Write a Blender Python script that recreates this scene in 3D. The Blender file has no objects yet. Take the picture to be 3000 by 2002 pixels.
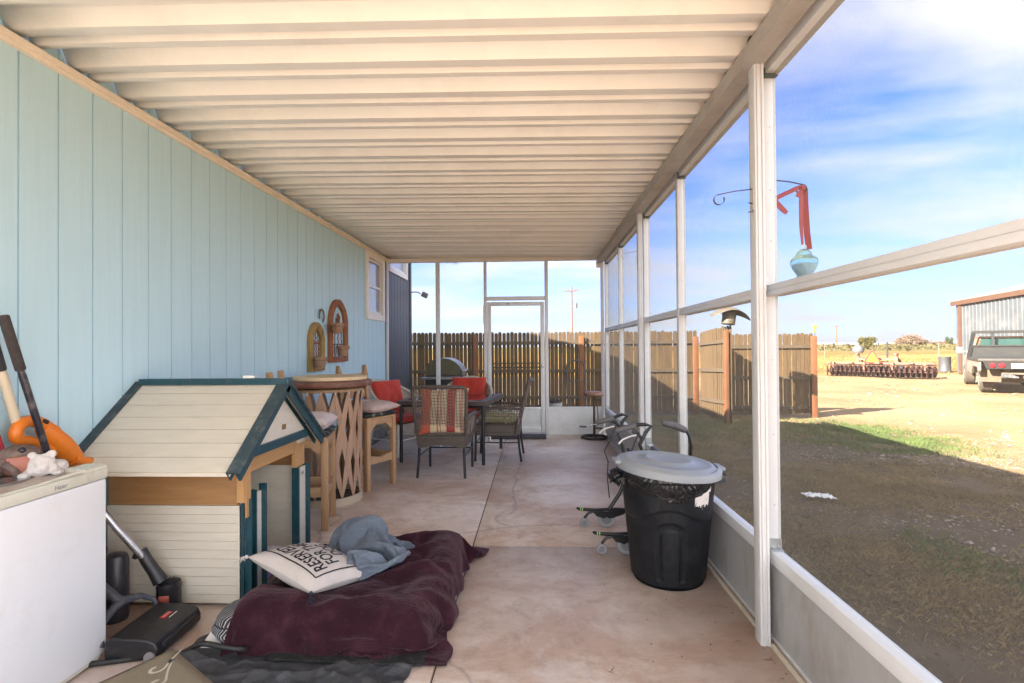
import bpy, bmesh, math, random
from mathutils import Vector, Matrix, Euler, noise
R = math.radians
S = bpy.context.scene
rnd = random.Random(11)
COL = S.collection
# ---------------------------------------------------------------- camera, sky, sun, exposure
cam = bpy.data.objects.new('camera', bpy.data.cameras.new('camera'))
COL.objects.link(cam)
cam.data.sensor_width = 36.0
cam.data.lens = 36.0 * 1551.0 / 3000.0
cam.data.clip_start = 0.05
cam.data.clip_end = 6000.0
CAM = (0.0, 0.0, 1.37)
cam.matrix_world = (Matrix.Translation(CAM) @ Matrix.Rotation(R(2.40), 4, 'Z')
                    @ Matrix.Rotation(R(90.59), 4, 'X') @ Matrix.Rotation(R(-0.45), 4, 'Z'))
S.camera = cam
SUN_DIR = Vector((1.53, 0.88, -1.0)).normalized()      # the way the light travels
sun = bpy.data.objects.new('sun', bpy.data.lights.new('sun', 'SUN'))
COL.objects.link(sun)
sun.data.energy = 4.0
sun.data.angle = R(0.53)
sun.data.color = (1.0, 0.93, 0.82)
sun.rotation_euler = SUN_DIR.to_track_quat('-Z', 'Y').to_euler()
sun.location = (-30, -20, 40)
S.view_settings.view_transform = 'Standard'
S.view_settings.look = 'None'
S.view_settings.gamma = 1.0
S.view_settings.exposure = 3.52
S.cycles.max_bounces = 10
S.cycles.diffuse_bounces = 6
S.cycles.transparent_max_bounces = 24
S.cycles.use_denoising = True
S.cycles.sample_clamp_indirect = 8.0
world = bpy.data.worlds.new('World')
S.world = world
world.use_nodes = True
def build_world():
    nt = world.node_tree
    N, L = nt.nodes, nt.links
    N.clear()
    out = N.new('ShaderNodeOutputWorld')
    bg = N.new('ShaderNodeBackground')
    bg.inputs['Strength'].default_value = 0.05
    sky = N.new('ShaderNodeTexSky')
    sky.sky_type = 'NISHITA'
    sky.sun_disc = False
    to_sun = -SUN_DIR
    sky.sun_elevation = math.asin(to_sun.z)
    sky.sun_rotation = math.atan2(to_sun.x, to_sun.y)
    sky.altitude = 1200.0
    sky.air_density = 1.0
    sky.dust_density = 0.6
    sky.ozone_density = 1.6
    # clouds: noise over the direction projected on a flat layer overhead
    geo = N.new('ShaderNodeNewGeometry')
    sep = N.new('ShaderNodeSeparateXYZ')
    vec = N.new('ShaderNodeVectorMath'); vec.operation = 'SCALE'; vec.inputs['Scale'].default_value = -1.0
    L.new(geo.outputs['Incoming'], vec.inputs[0])
    L.new(vec.outputs[0], sep.inputs[0])
    mz = N.new('ShaderNodeMath'); mz.operation = 'MAXIMUM'; mz.inputs[1].default_value = 0.0
    L.new(sep.outputs['Z'], mz.inputs[0])
    az = N.new('ShaderNodeMath'); az.operation = 'ADD'; az.inputs[1].default_value = 0.16
    L.new(mz.outputs[0], az.inputs[0])
    dx = N.new('ShaderNodeMath'); dx.operation = 'DIVIDE'
    dy = N.new('ShaderNodeMath'); dy.operation = 'DIVIDE'
    L.new(sep.outputs['X'], dx.inputs[0]); L.new(az.outputs[0], dx.inputs[1])
    L.new(sep.outputs['Y'], dy.inputs[0]); L.new(az.outputs[0], dy.inputs[1])
    cmb = N.new('ShaderNodeCombineXYZ')
    L.new(dx.outputs[0], cmb.inputs['X']); L.new(dy.outputs[0], cmb.inputs['Y'])
    mp = N.new('ShaderNodeMapping')
    mp.inputs['Location'].default_value = CLOUD_OFF
    mp.inputs['Rotation'].default_value = (0, 0, R(20))
    mp.inputs['Scale'].default_value = (0.75, 1.35, 1.0)
    L.new(cmb.outputs[0], mp.inputs['Vector'])
    n1 = N.new('ShaderNodeTexNoise'); n1.inputs['Scale'].default_value = 1.05
    n1.inputs['Detail'].default_value = 9.0; n1.inputs['Roughness'].default_value = 0.52
    n1.inputs['Distortion'].default_value = 0.25
    L.new(mp.outputs[0], n1.inputs['Vector'])
    cr = N.new('ShaderNodeValToRGB')
    cr.color_ramp.elements[0].position = CLOUD_LO; cr.color_ramp.elements[0].color = (0, 0, 0, 1)
    cr.color_ramp.elements[1].position = CLOUD_HI; cr.color_ramp.elements[1].color = (1, 1, 1, 1)
    L.new(n1.outputs['Fac'], cr.inputs['Fac'])
    # a thin veil low over the horizon
    hz = N.new('ShaderNodeMapRange'); hz.inputs['From Min'].default_value = 0.0; hz.inputs['From Max'].default_value = 0.30
    hz.inputs['To Min'].default_value = 0.80; hz.inputs['To Max'].default_value = 0.0
    L.new(mz.outputs[0], hz.inputs['Value'])
    mix = N.new('ShaderNodeMix'); mix.data_type = 'RGBA'
    L.new(cr.outputs['Color'], mix.inputs['Factor'])
    tint = N.new('ShaderNodeMix'); tint.data_type = 'RGBA'; tint.blend_type = 'MULTIPLY'
    tint.inputs['Factor'].default_value = 1.0
    tint.inputs[7].default_value = SKY_TINT
    L.new(sky.outputs[0], tint.inputs[6])
    L.new(tint.outputs[2], mix.inputs[6])
    mix.inputs[7].default_value = CLOUD_COL
    veil = N.new('ShaderNodeMix'); veil.data_type = 'RGBA'
    L.new(hz.outputs[0], veil.inputs['Factor']); L.new(mix.outputs[2], veil.inputs[6]); veil.inputs[7].default_value = VEIL_COL
    # bright bank added to the unseen sky behind the camera, to light the porch
    sb = N.new('ShaderNodeMapRange'); sb.interpolation_type = 'SMOOTHSTEP'
    sb.inputs['From Min'].default_value = 0.10; sb.inputs['From Max'].default_value = -0.35
    sb.inputs['To Min'].default_value = 0.0; sb.inputs['To Max'].default_value = 0.92
    L.new(sep.outputs['Y'], sb.inputs['Value'])
    mix2 = N.new('ShaderNodeMix'); mix2.data_type = 'RGBA'
    L.new(sb.outputs[0], mix2.inputs['Factor']); L.new(veil.outputs[2], mix2.inputs[6]); mix2.inputs[7].default_value = FILL_COL
    L.new(mix2.outputs[2], bg.inputs['Color'])
    L.new(bg.outputs[0], out.inputs['Surface'])
CLOUD_OFF = (-0.458, 2.835, 3.332)
CLOUD_LO, CLOUD_HI = 0.40, 0.66
CLOUD_COL = (2.5, 2.55, 2.65, 1)
VEIL_COL = (1.9, 1.98, 2.25, 1)
SKY_TINT = (0.29, 0.425, 0.78, 1)
FILL_COL = (6.6, 6.9, 7.4, 1)
build_world()

# ---------------------------------------------------------------- materials
MATS = {}
def srgb(r, g, b):
    f = lambda c: (c / 12.92 if c <= 0.04045 else ((c + 0.055) / 1.055) ** 2.4)
    return (f(r / 255), f(g / 255), f(b / 255))
def newmat(name):
    m = bpy.data.materials.new(name)
    m.use_nodes = True
    nt = m.node_tree
    b = nt.nodes['Principled BSDF']
    return m, nt, b
def coords(nt, scale=(1, 1, 1), rot=(0, 0, 0)):
    tc = nt.nodes.new('ShaderNodeTexCoord')
    mp = nt.nodes.new('ShaderNodeMapping')
    mp.inputs['Scale'].default_value = scale
    mp.inputs['Rotation'].default_value = rot
    nt.links.new(tc.outputs['Object'], mp.inputs['Vector'])
    return mp.outputs[0]
def tex(nt, vec, scale, detail=4, rough=0.55, dist=0.0):
    n = nt.nodes.new('ShaderNodeTexNoise')
    n.inputs['Scale'].default_value = scale
    n.inputs['Detail'].default_value = detail
    n.inputs['Roughness'].default_value = rough
    n.inputs['Distortion'].default_value = dist
    nt.links.new(vec, n.inputs['Vector'])
    return n.outputs['Fac']
def ramp(nt, fac, stops):
    r = nt.nodes.new('ShaderNodeValToRGB')
    e = r.color_ramp.elements
    while len(e) < len(stops):
        e.new(0.5)
    for k, (p, c) in enumerate(stops):
        e[k].position = p
        e[k].color = tuple(c) + (1,) if len(c) == 3 else c
    nt.links.new(fac, r.inputs['Fac'])
    return r.outputs['Color']
def mixc(nt, fac, a, b, blend='MIX'):
    m = nt.nodes.new('ShaderNodeMix'); m.data_type = 'RGBA'; m.blend_type = blend
    for s, x in ((m.inputs['Factor'], fac), (m.inputs[6], a), (m.inputs[7], b)):
        if isinstance(x, (int, float)):
            s.default_value = x
        elif isinstance(x, (tuple, list)):
            s.default_value = tuple(x) + (1,) if len(x) == 3 else x
        else:
            nt.links.new(x, s)
    return m.outputs[2]
def mth(nt, op, a, b=None, c=None):
    m = nt.nodes.new('ShaderNodeMath'); m.operation = op
    for i, x in enumerate((a, b, c)):
        if x is None: continue
        if isinstance(x, (int, float)): m.inputs[i].default_value = x
        else: nt.links.new(x, m.inputs[i])
    return m.outputs[0]
def bumpn(nt, b, h, strength, dist=0.01):
    bp = nt.nodes.new('ShaderNodeBump')
    bp.inputs['Strength'].default_value = strength
    bp.inputs['Distance'].default_value = dist
    nt.links.new(h, bp.inputs['Height'])
    nt.links.new(bp.outputs[0], b.inputs['Normal'])
def sc(c, k): return tuple(min(1.0, x * k) for x in c)
def M(name, base, rough=0.6, var=0.12, scale=9.0, stretch=(1, 1, 1), bump=0.0, bscale=60.0, bdist=0.004, metal=0.0,
      dirt=None, damt=0.0, dscale=5.0, spec=0.5, sheen=0.0, trans=0.0, coat=0.0):
    if name in MATS: return MATS[name]
    m, nt, b = newmat(name)
    v = coords(nt, stretch)
    f = tex(nt, v, scale, 6, 0.6)
    col = ramp(nt, f, [(0.28, sc(base, 1 - var)), (0.72, sc(base, 1 + var))])
    if dirt is not None:
        g = tex(nt, v, dscale, 8, 0.65, 0.4)
        dm = ramp(nt, g, [(0.5, (0, 0, 0)), (0.72, (damt,) * 3)])
        col = mixc(nt, dm, col, dirt)
    nt.links.new(col, b.inputs['Base Color'])
    b.inputs['Roughness'].default_value = rough
    b.inputs['Metallic'].default_value = metal
    b.inputs['Specular IOR Level'].default_value = spec
    if sheen:
        b.inputs['Sheen Weight'].default_value = sheen
        b.inputs['Sheen Roughness'].default_value = 0.5
    if trans: b.inputs['Transmission Weight'].default_value = trans
    if coat: b.inputs['Coat Weight'].default_value = coat
    if bump:
        h = tex(nt, v, bscale, 5, 0.6)
        bumpn(nt, b, h, bump, bdist)
    MATS[name] = m
    return m
def wood(name, light, dark, axis='Z', scale=1.0, rough=0.65, knots=True, streak=1.0):
    if name in MATS: return MATS[name]
    m, nt, b = newmat(name)
    st = {'X': (1.2, 14, 14), 'Y': (14, 1.2, 14), 'Z': (14, 14, 1.2)}[axis]
    v = coords(nt, tuple(s * scale for s in st))
    f = tex(nt, v, 1.0, 8, 0.62, 1.2)
    col = ramp(nt, f, [(0.30, dark), (0.52, light), (0.75, sc(light, 1.12))])
    fine = tex(nt, coords(nt, tuple(s * scale * 4 for s in st)), 1.5, 4, 0.7)
    col = mixc(nt, 0.35 * streak, col, ramp(nt, fine, [(0.35, sc(dark, 0.8)), (0.65, light)]))
    if knots:
        kv = coords(nt, tuple(3.2 * scale if s > 2 else 1.3 * scale for s in st))
        vo = nt.nodes.new('ShaderNodeTexVoronoi'); vo.inputs['Scale'].default_value = 2.0
        nt.links.new(kv, vo.inputs['Vector'])
        km = ramp(nt, vo.outputs['Distance'], [(0.05, (1, 1, 1)), (0.13, (0, 0, 0))])
        col = mixc(nt, mth(nt, 'MULTIPLY', km, 0.6), col, sc(dark, 0.5))
    nt.links.new(col, b.inputs['Base Color'])
    b.inputs['Roughness'].default_value = rough
    bumpn(nt, b, f, 0.25, 0.004)
    MATS[name] = m
    return m

# ---------------------------------------------------------------- mesh builder
def _basis(d):
    d = Vector(d).normalized()
    u = Vector((0, 0, 1)) if abs(d.z) < 0.95 else Vector((0, 1, 0))
    a = u.cross(d).normalized()
    return a, d.cross(a).normalized()
class MB:
    def __init__(self): self.v, self.f, self.m = [], [], []
    def add(self, vs, fs, mat=0, X=None):
        o = len(self.v)
        self.v += [tuple(X @ Vector(p)) if X is not None else tuple(p) for p in vs]
        self.f += [tuple(i + o for i in f) for f in fs]
        self.m += [mat] * len(fs)
        return self
    def box(self, c, s, rot=None, mat=0, bev=0.0, X=None):
        T = Matrix.Translation(c)
        if rot is not None: T = T @ Euler(rot).to_matrix().to_4x4()
        if X is not None: T = X @ T
        if bev <= 0:
            hx, hy, hz = s[0] / 2, s[1] / 2, s[2] / 2
            vs = [(x, y, z) for x in (-hx, hx) for y in (-hy, hy) for z in (-hz, hz)]
            fs = [(0, 1, 3, 2), (4, 6, 7, 5), (0, 4, 5, 1), (2, 3, 7, 6), (0, 2, 6, 4), (1, 5, 7, 3)]
        else:
            bm = bmesh.new()
            bmesh.ops.create_cube(bm, size=1.0, matrix=Matrix.Diagonal((s[0], s[1], s[2], 1)))
            bmesh.ops.bevel(bm, geom=bm.edges[:], offset=min(bev, min(s) * 0.45), segments=2, profile=0.5, affect='EDGES', clamp_overlap=True)
            bm.verts.index_update()
            vs = [tuple(p.co) for p in bm.verts]; fs = [tuple(p.index for p in q.verts) for q in bm.faces]
            bm.free()
        return self.add(vs, fs, mat, T)
    def span(self, a, b, mat=0, bev=0.0):
        c = [(a[i] + b[i]) / 2 for i in range(3)]; s = [abs(b[i] - a[i]) for i in range(3)]
        return self.box(c, s, None, mat, bev)
    def bar(self, p, q, w, h, up=(0, 0, 1), mat=0, bev=0.0, X=None):
        p, q = Vector(p), Vector(q)
        d = (q - p); ln = d.length; d.normalize()
        u = Vector(up)
        a = d.cross(u)
        if a.length < 1e-4: a = d.cross(Vector((0, 1, 0)))
        a.normalize(); b = a.cross(d).normalized()
        T = Matrix((( a.x, d.x, b.x, 0), (a.y, d.y, b.y, 0), (a.z, d.z, b.z, 0), (0, 0, 0, 1)))
        T = Matrix.Translation((p + q) / 2) @ T
        if X is not None: T = X @ T
        return self.box((0, 0, 0), (w, ln, h), None, mat, bev, T)
    def tube(self, pts, r, seg=8, mat=0, closed=False, X=None, caps=True, flat=None):
        P = [Vector(p) for p in pts]; n = len(P)
        rs = [r] * n if isinstance(r, (int, float)) else list(r)
        T = []
        for i in range(n):
            if closed: t = P[(i + 1) % n] - P[i - 1]
            else: t = P[min(i + 1, n - 1)] - P[max(i - 1, 0)]
            T.append(t.normalized())
        a, _ = _basis(T[0]); vs, fs = [], []
        if flat is not None:
            a = Vector(flat[0]).normalized()
        for i in range(n):
            a = (a - T[i] * a.dot(T[i])).normalized(); b = T[i].cross(a)
            for k in range(seg):
                t = 2 * math.pi * k / seg
                ka, kb = (1, 1) if flat is None else (flat[1], flat[2])
                vs.append(P[i] + (a * math.cos(t) * ka + b * math.sin(t) * kb) * rs[i])
        for i in range(n if closed else n - 1):
            j = (i + 1) % n
            for k in range(seg):
                l = (k + 1) % seg
                fs.append((i * seg + k, i * seg + l, j * seg + l, j * seg + k))
        if caps and not closed:
            fs.append(tuple(range(seg))[::-1]); fs.append(tuple((n - 1) * seg + k for k in range(seg)))
        return self.add(vs, fs, mat, X)
    def lathe(self, prof, c=(0, 0, 0), seg=24, mat=0, X=None, cap=True, sx=1.0, sy=1.0):
        vs, fs = [], []
        for (r, z) in prof:
            for k in range(seg):
                t = 2 * math.pi * k / seg
                vs.append((c[0] + r * math.cos(t) * sx, c[1] + r * math.sin(t) * sy, c[2] + z))
        n = len(prof)
        for i in range(n - 1):
            for k in range(seg):
                l = (k + 1) % seg
                fs.append((i * seg + k, i * seg + l, (i + 1) * seg + l, (i + 1) * seg + k))
        if cap:
            if prof[0][0] > 1e-5: fs.append(tuple(range(seg))[::-1])
            if prof[-1][0] > 1e-5: fs.append(tuple((n - 1) * seg + k for k in range(seg)))
        return self.add(vs, fs, mat, X)
    def prism(self, poly, vec, mat=0, X=None):
        n = len(poly); vec = Vector(vec)
        vs = [Vector(p) for p in poly] + [Vector(p) + vec for p in poly]
        fs = [tuple(range(n))[::-1], tuple(range(n, 2 * n))]
        fs += [(i, (i + 1) % n, n + (i + 1) % n, n + i) for i in range(n)]
        return self.add(vs, fs, mat, X)
    def grid(self, nu, nv, fn, mat=0, cu=False, X=None):
        vs = [fn(i / (nu if cu else nu - 1), j / (nv - 1)) for i in range(nu) for j in range(nv)]
        fs = []
        for i in range(nu if cu else nu - 1):
            k = (i + 1) % nu
            for j in range(nv - 1):
                fs.append((i * nv + j, k * nv + j, k * nv + j + 1, i * nv + j + 1))
        return self.add(vs, fs, mat, X)
    def build(self, name, mats, parent=None, world=False, ang=35, smooth=True, origin=None, label=None, solid=0.0, sub=0):
        me = bpy.data.meshes.new(name)
        if origin is not None:
            ox, oy, oz = origin
            self.v = [(x - ox, y - oy, z - oz) for x, y, z in self.v]
        me.from_pydata(self.v, [], self.f)
        if not isinstance(mats, (list, tuple)): mats = [mats]
        for m in mats: me.materials.append(m)
        if len(mats) > 1: me.polygons.foreach_set('material_index', self.m)
        bm = bmesh.new(); bm.from_mesh(me); bmesh.ops.recalc_face_normals(bm, faces=bm.faces[:]); bm.to_mesh(me); bm.free()
        if smooth:
            me.polygons.foreach_set('use_smooth', [True] * len(me.polygons))
            me.set_sharp_from_angle(angle=R(ang))
        me.update()
        o = bpy.data.objects.new(name, me); COL.objects.link(o)
        if origin is not None: o.location = origin
        if parent is not None:
            o.parent = parent
            if world: o.matrix_parent_inverse = base_matrix(parent).inverted()
        if label: o['label'] = label
        if sub:
            s = o.modifiers.new('subsurf', 'SUBSURF'); s.levels = sub; s.render_levels = sub
        if solid:
            s = o.modifiers.new('solid', 'SOLIDIFY'); s.thickness = solid; s.offset = 0
        return o
def base_matrix(o):
    m = Matrix.Translation(o.location) @ o.rotation_euler.to_matrix().to_4x4()
    return (base_matrix(o.parent) @ o.matrix_parent_inverse @ m) if o.parent else m
def tag(o, label, cat, group=None, kind=None):
    if kind: o['kind'] = kind
    if label: o['label'] = label
    if cat: o['category'] = cat
    if group: o['group'] = group
    return o
def thing(name, label, cat, loc=(0, 0, 0), rz=0.0, group=None):
    o = bpy.data.objects.new(name, None); COL.objects.link(o)
    o.empty_display_size = 0.1
    o.location = loc; o.rotation_euler = (0, 0, rz)
    return tag(o, label, cat, group)
def copy_tree(o, parent=None):
    c = o.copy(); COL.objects.link(c)
    if parent is not None:
        c.parent = parent; c.matrix_parent_inverse = o.matrix_parent_inverse.copy()
    for ch in o.children: copy_tree(ch, c)
    return c
def struct(o, label=None):
    o['kind'] = 'structure'
    if label: o['label'] = label
    return o
# ---------------------------------------------------------------- shared materials
ZG = -0.25
WHITE = M('white_alu', (0.70, 0.70, 0.70), 0.35, 0.03, 3, dirt=(0.45, 0.38, 0.30), damt=0.25, dscale=3)
def siding_mat(name, base):
    m, nt, b = newmat(name)
    v = coords(nt, (1, 40, 2.0))
    f = tex(nt, v, 1.0, 6, 0.65)
    col = ramp(nt, f, [(0.3, sc(base, 0.965)), (0.7, sc(base, 1.03))])
    g = tex(nt, coords(nt, (1, 1, 1)), 1.4, 6, 0.6)
    col = mixc(nt, ramp(nt, g, [(0.5, (0, 0, 0)), (0.8, (0.25,) * 3)]), col, sc(base, 0.85))
    nt.links.new(col, b.inputs['Base Color'])
    b.inputs['Roughness'].default_value = 0.55
    bumpn(nt, b, f, 0.12, 0.002)
    return m
SIDING = siding_mat('blue_siding', (0.50, 0.72, 0.82))
CREAM = M('cream_trim', (0.84, 0.79, 0.72), 0.5, 0.05, 5)
def n3(nt, v):
    n = nt.nodes.new('ShaderNodeTexNoise'); n.inputs['Scale'].default_value = 2.2; n.inputs['Detail'].default_value = 8
    nt.links.new(v, n.inputs['Vector']); return n.outputs['Color']
def concrete_mat():
    m, nt, b = newmat('concrete_slab')
    v = coords(nt, (1, 1, 1))
    f = tex(nt, v, 0.9, 9, 0.6, 0.6)
    col = ramp(nt, f, [(0.30, (0.52, 0.41, 0.35)), (0.5, (0.64, 0.535, 0.475)), (0.72, (0.72, 0.635, 0.585))])
    g = tex(nt, coords(nt, (1.0, 1.25, 1), (0, 0, R(28))), 1.25, 12, 0.70, 0.5)
    col = mixc(nt, ramp(nt, g, [(0.45, (0, 0, 0)), (0.56, (0.6,) * 3), (0.72, (0.8,) * 3)]), col, (0.43, 0.27, 0.185))
    g3 = tex(nt, coords(nt, (1.15, 1.0, 1), (0, 0, R(-20))), 1.6, 12, 0.70, 0.5)
    col = mixc(nt, ramp(nt, g3, [(0.55, (0, 0, 0)), (0.68, (0.6,) * 3)]), col, (0.64, 0.60, 0.58))
    g5 = tex(nt, v, 7, 12, 0.78, 0.3)
    col = mixc(nt, 0.75, col, ramp(nt, g5, [(0.36, (0.70, 0.66, 0.63)), (0.50, (0.95, 0.94, 0.93)), (0.66, (1.0, 1.0, 1.0))]), 'MULTIPLY')
    cv = nt.nodes.new('ShaderNodeTexVoronoi'); cv.feature = 'DISTANCE_TO_EDGE'; cv.inputs['Scale'].default_value = 0.55
    nt.links.new(mixc(nt, 0.25, v, n3(nt, v)), cv.inputs['Vector'])
    col = mixc(nt, ramp(nt, cv.outputs['Distance'], [(0.0, (0.5,) * 3), (0.006, (0, 0, 0))]), col, (0.2, 0.14, 0.11))
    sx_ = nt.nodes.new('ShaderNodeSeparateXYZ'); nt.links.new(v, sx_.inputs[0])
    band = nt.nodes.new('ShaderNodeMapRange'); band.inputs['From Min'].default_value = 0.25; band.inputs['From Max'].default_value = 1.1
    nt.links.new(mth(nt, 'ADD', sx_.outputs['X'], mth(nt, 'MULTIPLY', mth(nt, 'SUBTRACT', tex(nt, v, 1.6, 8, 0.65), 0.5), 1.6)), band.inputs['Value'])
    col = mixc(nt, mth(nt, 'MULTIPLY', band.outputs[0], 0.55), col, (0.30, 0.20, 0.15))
    sp = tex(nt, v, 60, 4, 0.7)
    col = mixc(nt, ramp(nt, sp, [(0.60, (0, 0, 0)), (0.75, (0.35,) * 3)]), col, (0.16, 0.11, 0.08))
    nt.links.new(col, b.inputs['Base Color'])
    b.inputs['Roughness'].default_value = 0.40
    bumpn(nt, b, tex(nt, v, 45, 6, 0.65), 0.15, 0.003)
    return m
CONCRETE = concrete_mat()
def ground_mat():
    m, nt, b = newmat('dirt_ground')
    tc = nt.nodes.new('ShaderNodeTexCoord')
    v = tc.outputs['Object']
    f = tex(nt, v, 0.35, 9, 0.6, 0.4)
    dirt = ramp(nt, f, [(0.30, (0.16, 0.10, 0.048)), (0.5, (0.24, 0.158, 0.078)), (0.72, (0.30, 0.21, 0.115))])
    g = tex(nt, v, 9, 8, 0.7)
    dirt = mixc(nt, ramp(nt, g, [(0.45, (0, 0, 0)), (0.7, (0.6,) * 3)]), dirt, (0.21, 0.15, 0.095))
    pv = nt.nodes.new('ShaderNodeTexVoronoi'); pv.inputs['Scale'].default_value = 26
    nt.links.new(v, pv.inputs['Vector'])
    peb = ramp(nt, pv.outputs['Distance'], [(0.10, (1, 1, 1)), (0.22, (0, 0, 0))])
    sel = ramp(nt, tex(nt, v, 3.2, 4, 0.6), [(0.48, (0, 0, 0)), (0.6, (0.8,) * 3)])
    dirt = mixc(nt, mth(nt, 'MULTIPLY', peb, sel), dirt, (0.40, 0.33, 0.26))
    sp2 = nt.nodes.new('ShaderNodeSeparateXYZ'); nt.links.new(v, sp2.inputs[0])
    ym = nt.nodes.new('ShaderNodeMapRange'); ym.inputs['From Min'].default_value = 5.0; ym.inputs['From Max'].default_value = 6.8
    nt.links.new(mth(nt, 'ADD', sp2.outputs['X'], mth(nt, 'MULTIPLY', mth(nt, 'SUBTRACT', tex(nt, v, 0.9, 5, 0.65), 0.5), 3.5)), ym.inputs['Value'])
    yb = nt.nodes.new('ShaderNodeMapRange'); yb.inputs['From Min'].default_value = 0.2; yb.inputs['From Max'].default_value = -1.0  # left pale behind the camera to bounce sunlight into the porch
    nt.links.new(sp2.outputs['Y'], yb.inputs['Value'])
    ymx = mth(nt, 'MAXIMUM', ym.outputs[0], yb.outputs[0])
    soil = mixc(nt, ramp(nt, tex(nt, v, 5, 8, 0.7), [(0.4, (0, 0, 0)), (0.65, (0.8,) * 3)]), (0.076, 0.052, 0.033), (0.108, 0.080, 0.056))  # brown yard soil and pebbles, darkened further to stand in for roof shade
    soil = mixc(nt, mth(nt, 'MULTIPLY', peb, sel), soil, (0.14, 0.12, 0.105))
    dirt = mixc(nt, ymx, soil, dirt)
    # the dry field beyond the yard: straw-coloured grass
    sep = nt.nodes.new('ShaderNodeSeparateXYZ'); nt.links.new(v, sep.inputs[0])
    wob = mth(nt, 'MULTIPLY', mth(nt, 'SUBTRACT', tex(nt, v, 0.12, 4, 0.6), 0.5), 14.0)
    yy = mth(nt, 'ADD', sep.outputs['Y'], wob)
    fm = nt.nodes.new('ShaderNodeMapRange'); fm.inputs['From Min'].default_value = 27; fm.inputs['From Max'].default_value = 31
    nt.links.new(yy, fm.inputs['Value'])
    fld = tex(nt, v, 0.25, 10, 0.72)
    straw = ramp(nt, fld, [(0.35, (0.11, 0.062, 0.02)), (0.55, (0.20, 0.118, 0.037)), (0.7, (0.26, 0.165, 0.06))])
    col = mixc(nt, fm.outputs[0], dirt, straw)
    # scrub far off
    fm2 = nt.nodes.new('ShaderNodeMapRange'); fm2.inputs['From Min'].default_value = 105; fm2.inputs['From Max'].default_value = 130
    nt.links.new(mth(nt, 'ADD', sep.outputs['Y'], mth(nt, 'MULTIPLY', wob, 2.0)), fm2.inputs['Value'])
    scr = ramp(nt, tex(nt, v, 0.08, 8, 0.7), [(0.4, (0.09, 0.085, 0.03)), (0.6, (0.20, 0.15, 0.06))])
    col = mixc(nt, fm2.outputs[0], col, scr)
    nt.links.new(col, b.inputs['Base Color'])
    b.inputs['Roughness'].default_value = 0.95
    b.inputs['Specular IOR Level'].default_value = 0.1
    hh = mth(nt, 'ADD', mth(nt, 'MULTIPLY', g, 0.6), mth(nt, 'MULTIPLY', peb, 0.4))
    bumpn(nt, b, hh, 0.8, 0.03)
    return m
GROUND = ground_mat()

# ---------------------------------------------------------------- ground, slab
mb = MB()
def gfn(u, v):
    # finer near the porch, out to the horizon
    x = math.copysign(abs(2 * u - 1) ** 3, 2 * u - 1) * 3000
    y = math.copysign(abs(2 * v - 1) ** 3, 2 * v - 1) * 3000
    d = math.hypot(x, y)
    z = ZG
    if 1.3 < x < 80 and -20 < y < 80:
        z += 0.05 * noise.noise((x * 0.5, y * 0.5, 0)) + 0.03 * noise.noise((x * 1.7, y * 1.7, 3)) - 0.02
    return (x, y, z)
mb.grid(241, 241, gfn)
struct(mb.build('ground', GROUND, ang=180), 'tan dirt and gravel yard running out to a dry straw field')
# the slab: poured sections with open control joints
mb = MB()
JX, JY = -0.50, (3.72, 6.60)
G = 0.007
xs = [(-2.30, JX), (JX, 1.20)]
ys = [(-4.0, -0.4), (-0.4, JY[0]), (JY[0], JY[1]), (JY[1], 8.42)]
JX, JY = -0.435, (3.66, 6.80)
xs = [(-2.30, JX), (JX, 1.20)]
ys = [(-4.6, 0.72 - G), (0.72, JY[0]), (JY[0], JY[1]), (JY[1], 8.42)]  # first run, unseen behind the camera, extended to bounce sunlight inside
for (x0, x1) in xs:
    for (y0, y1) in ys:
        mb.box(((x0 + x1) / 2, (y0 + y1) / 2, -0.20), (x1 - x0 - G, y1 - y0 - G, 0.40), None, 0, 0.006)
mb.span((-2.28, -4.5, -0.40), (1.18, 8.40, -0.012), 1)
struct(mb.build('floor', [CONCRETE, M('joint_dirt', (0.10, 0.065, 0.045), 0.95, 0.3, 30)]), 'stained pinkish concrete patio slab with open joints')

# ---------------------------------------------------------------- the house
XW = -2.34
house = thing('house', 'light blue house wall of vertical grooved siding under the patio cover', 'house', (XW, 4.0, ZG))
def siding(y0, y1, z0, z1, holes=()):
    # grooved boards, cut round the openings
    mb = MB()
    pitch, gw, gd = 0.2032, 0.009, 0.006
    k0 = math.floor((y0 - 2.51) / pitch)
    y = 2.51 + k0 * pitch
    while y < y1:
        a, b = max(y + gw / 2, y0), min(y + pitch - gw / 2, y1)
        if b > a + 0.002:
            cuts = [(a, b, z0, z1)]
            for (hy0, hy1, hz0, hz1) in holes:
                nxt = []
                for (p, q, r, s) in cuts:
                    if q <= hy0 or p >= hy1: nxt.append((p, q, r, s)); continue
                    if p < hy0: nxt.append((p, hy0, r, s))
                    if q > hy1: nxt.append((hy1, q, r, s))
                    m0, m1 = max(p, hy0), min(q, hy1)
                    if r < hz0: nxt.append((m0, m1, r, hz0))
                    if s > hz1: nxt.append((m0, m1, hz1, s))
                cuts = nxt
            for (p, q, r, s) in cuts:
                mb.span((XW - 0.012, p, r), (XW, q, s))
        y += pitch
    return mb
WIN1 = (7.36, 8.05, 1.87, 2.66)
WIN2 = (8.49, 9.55, 2.70, 3.25)
HY0 = -0.85
ms = siding(HY0, 8.24, 0.30, 3.36, (WIN1,))
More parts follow.
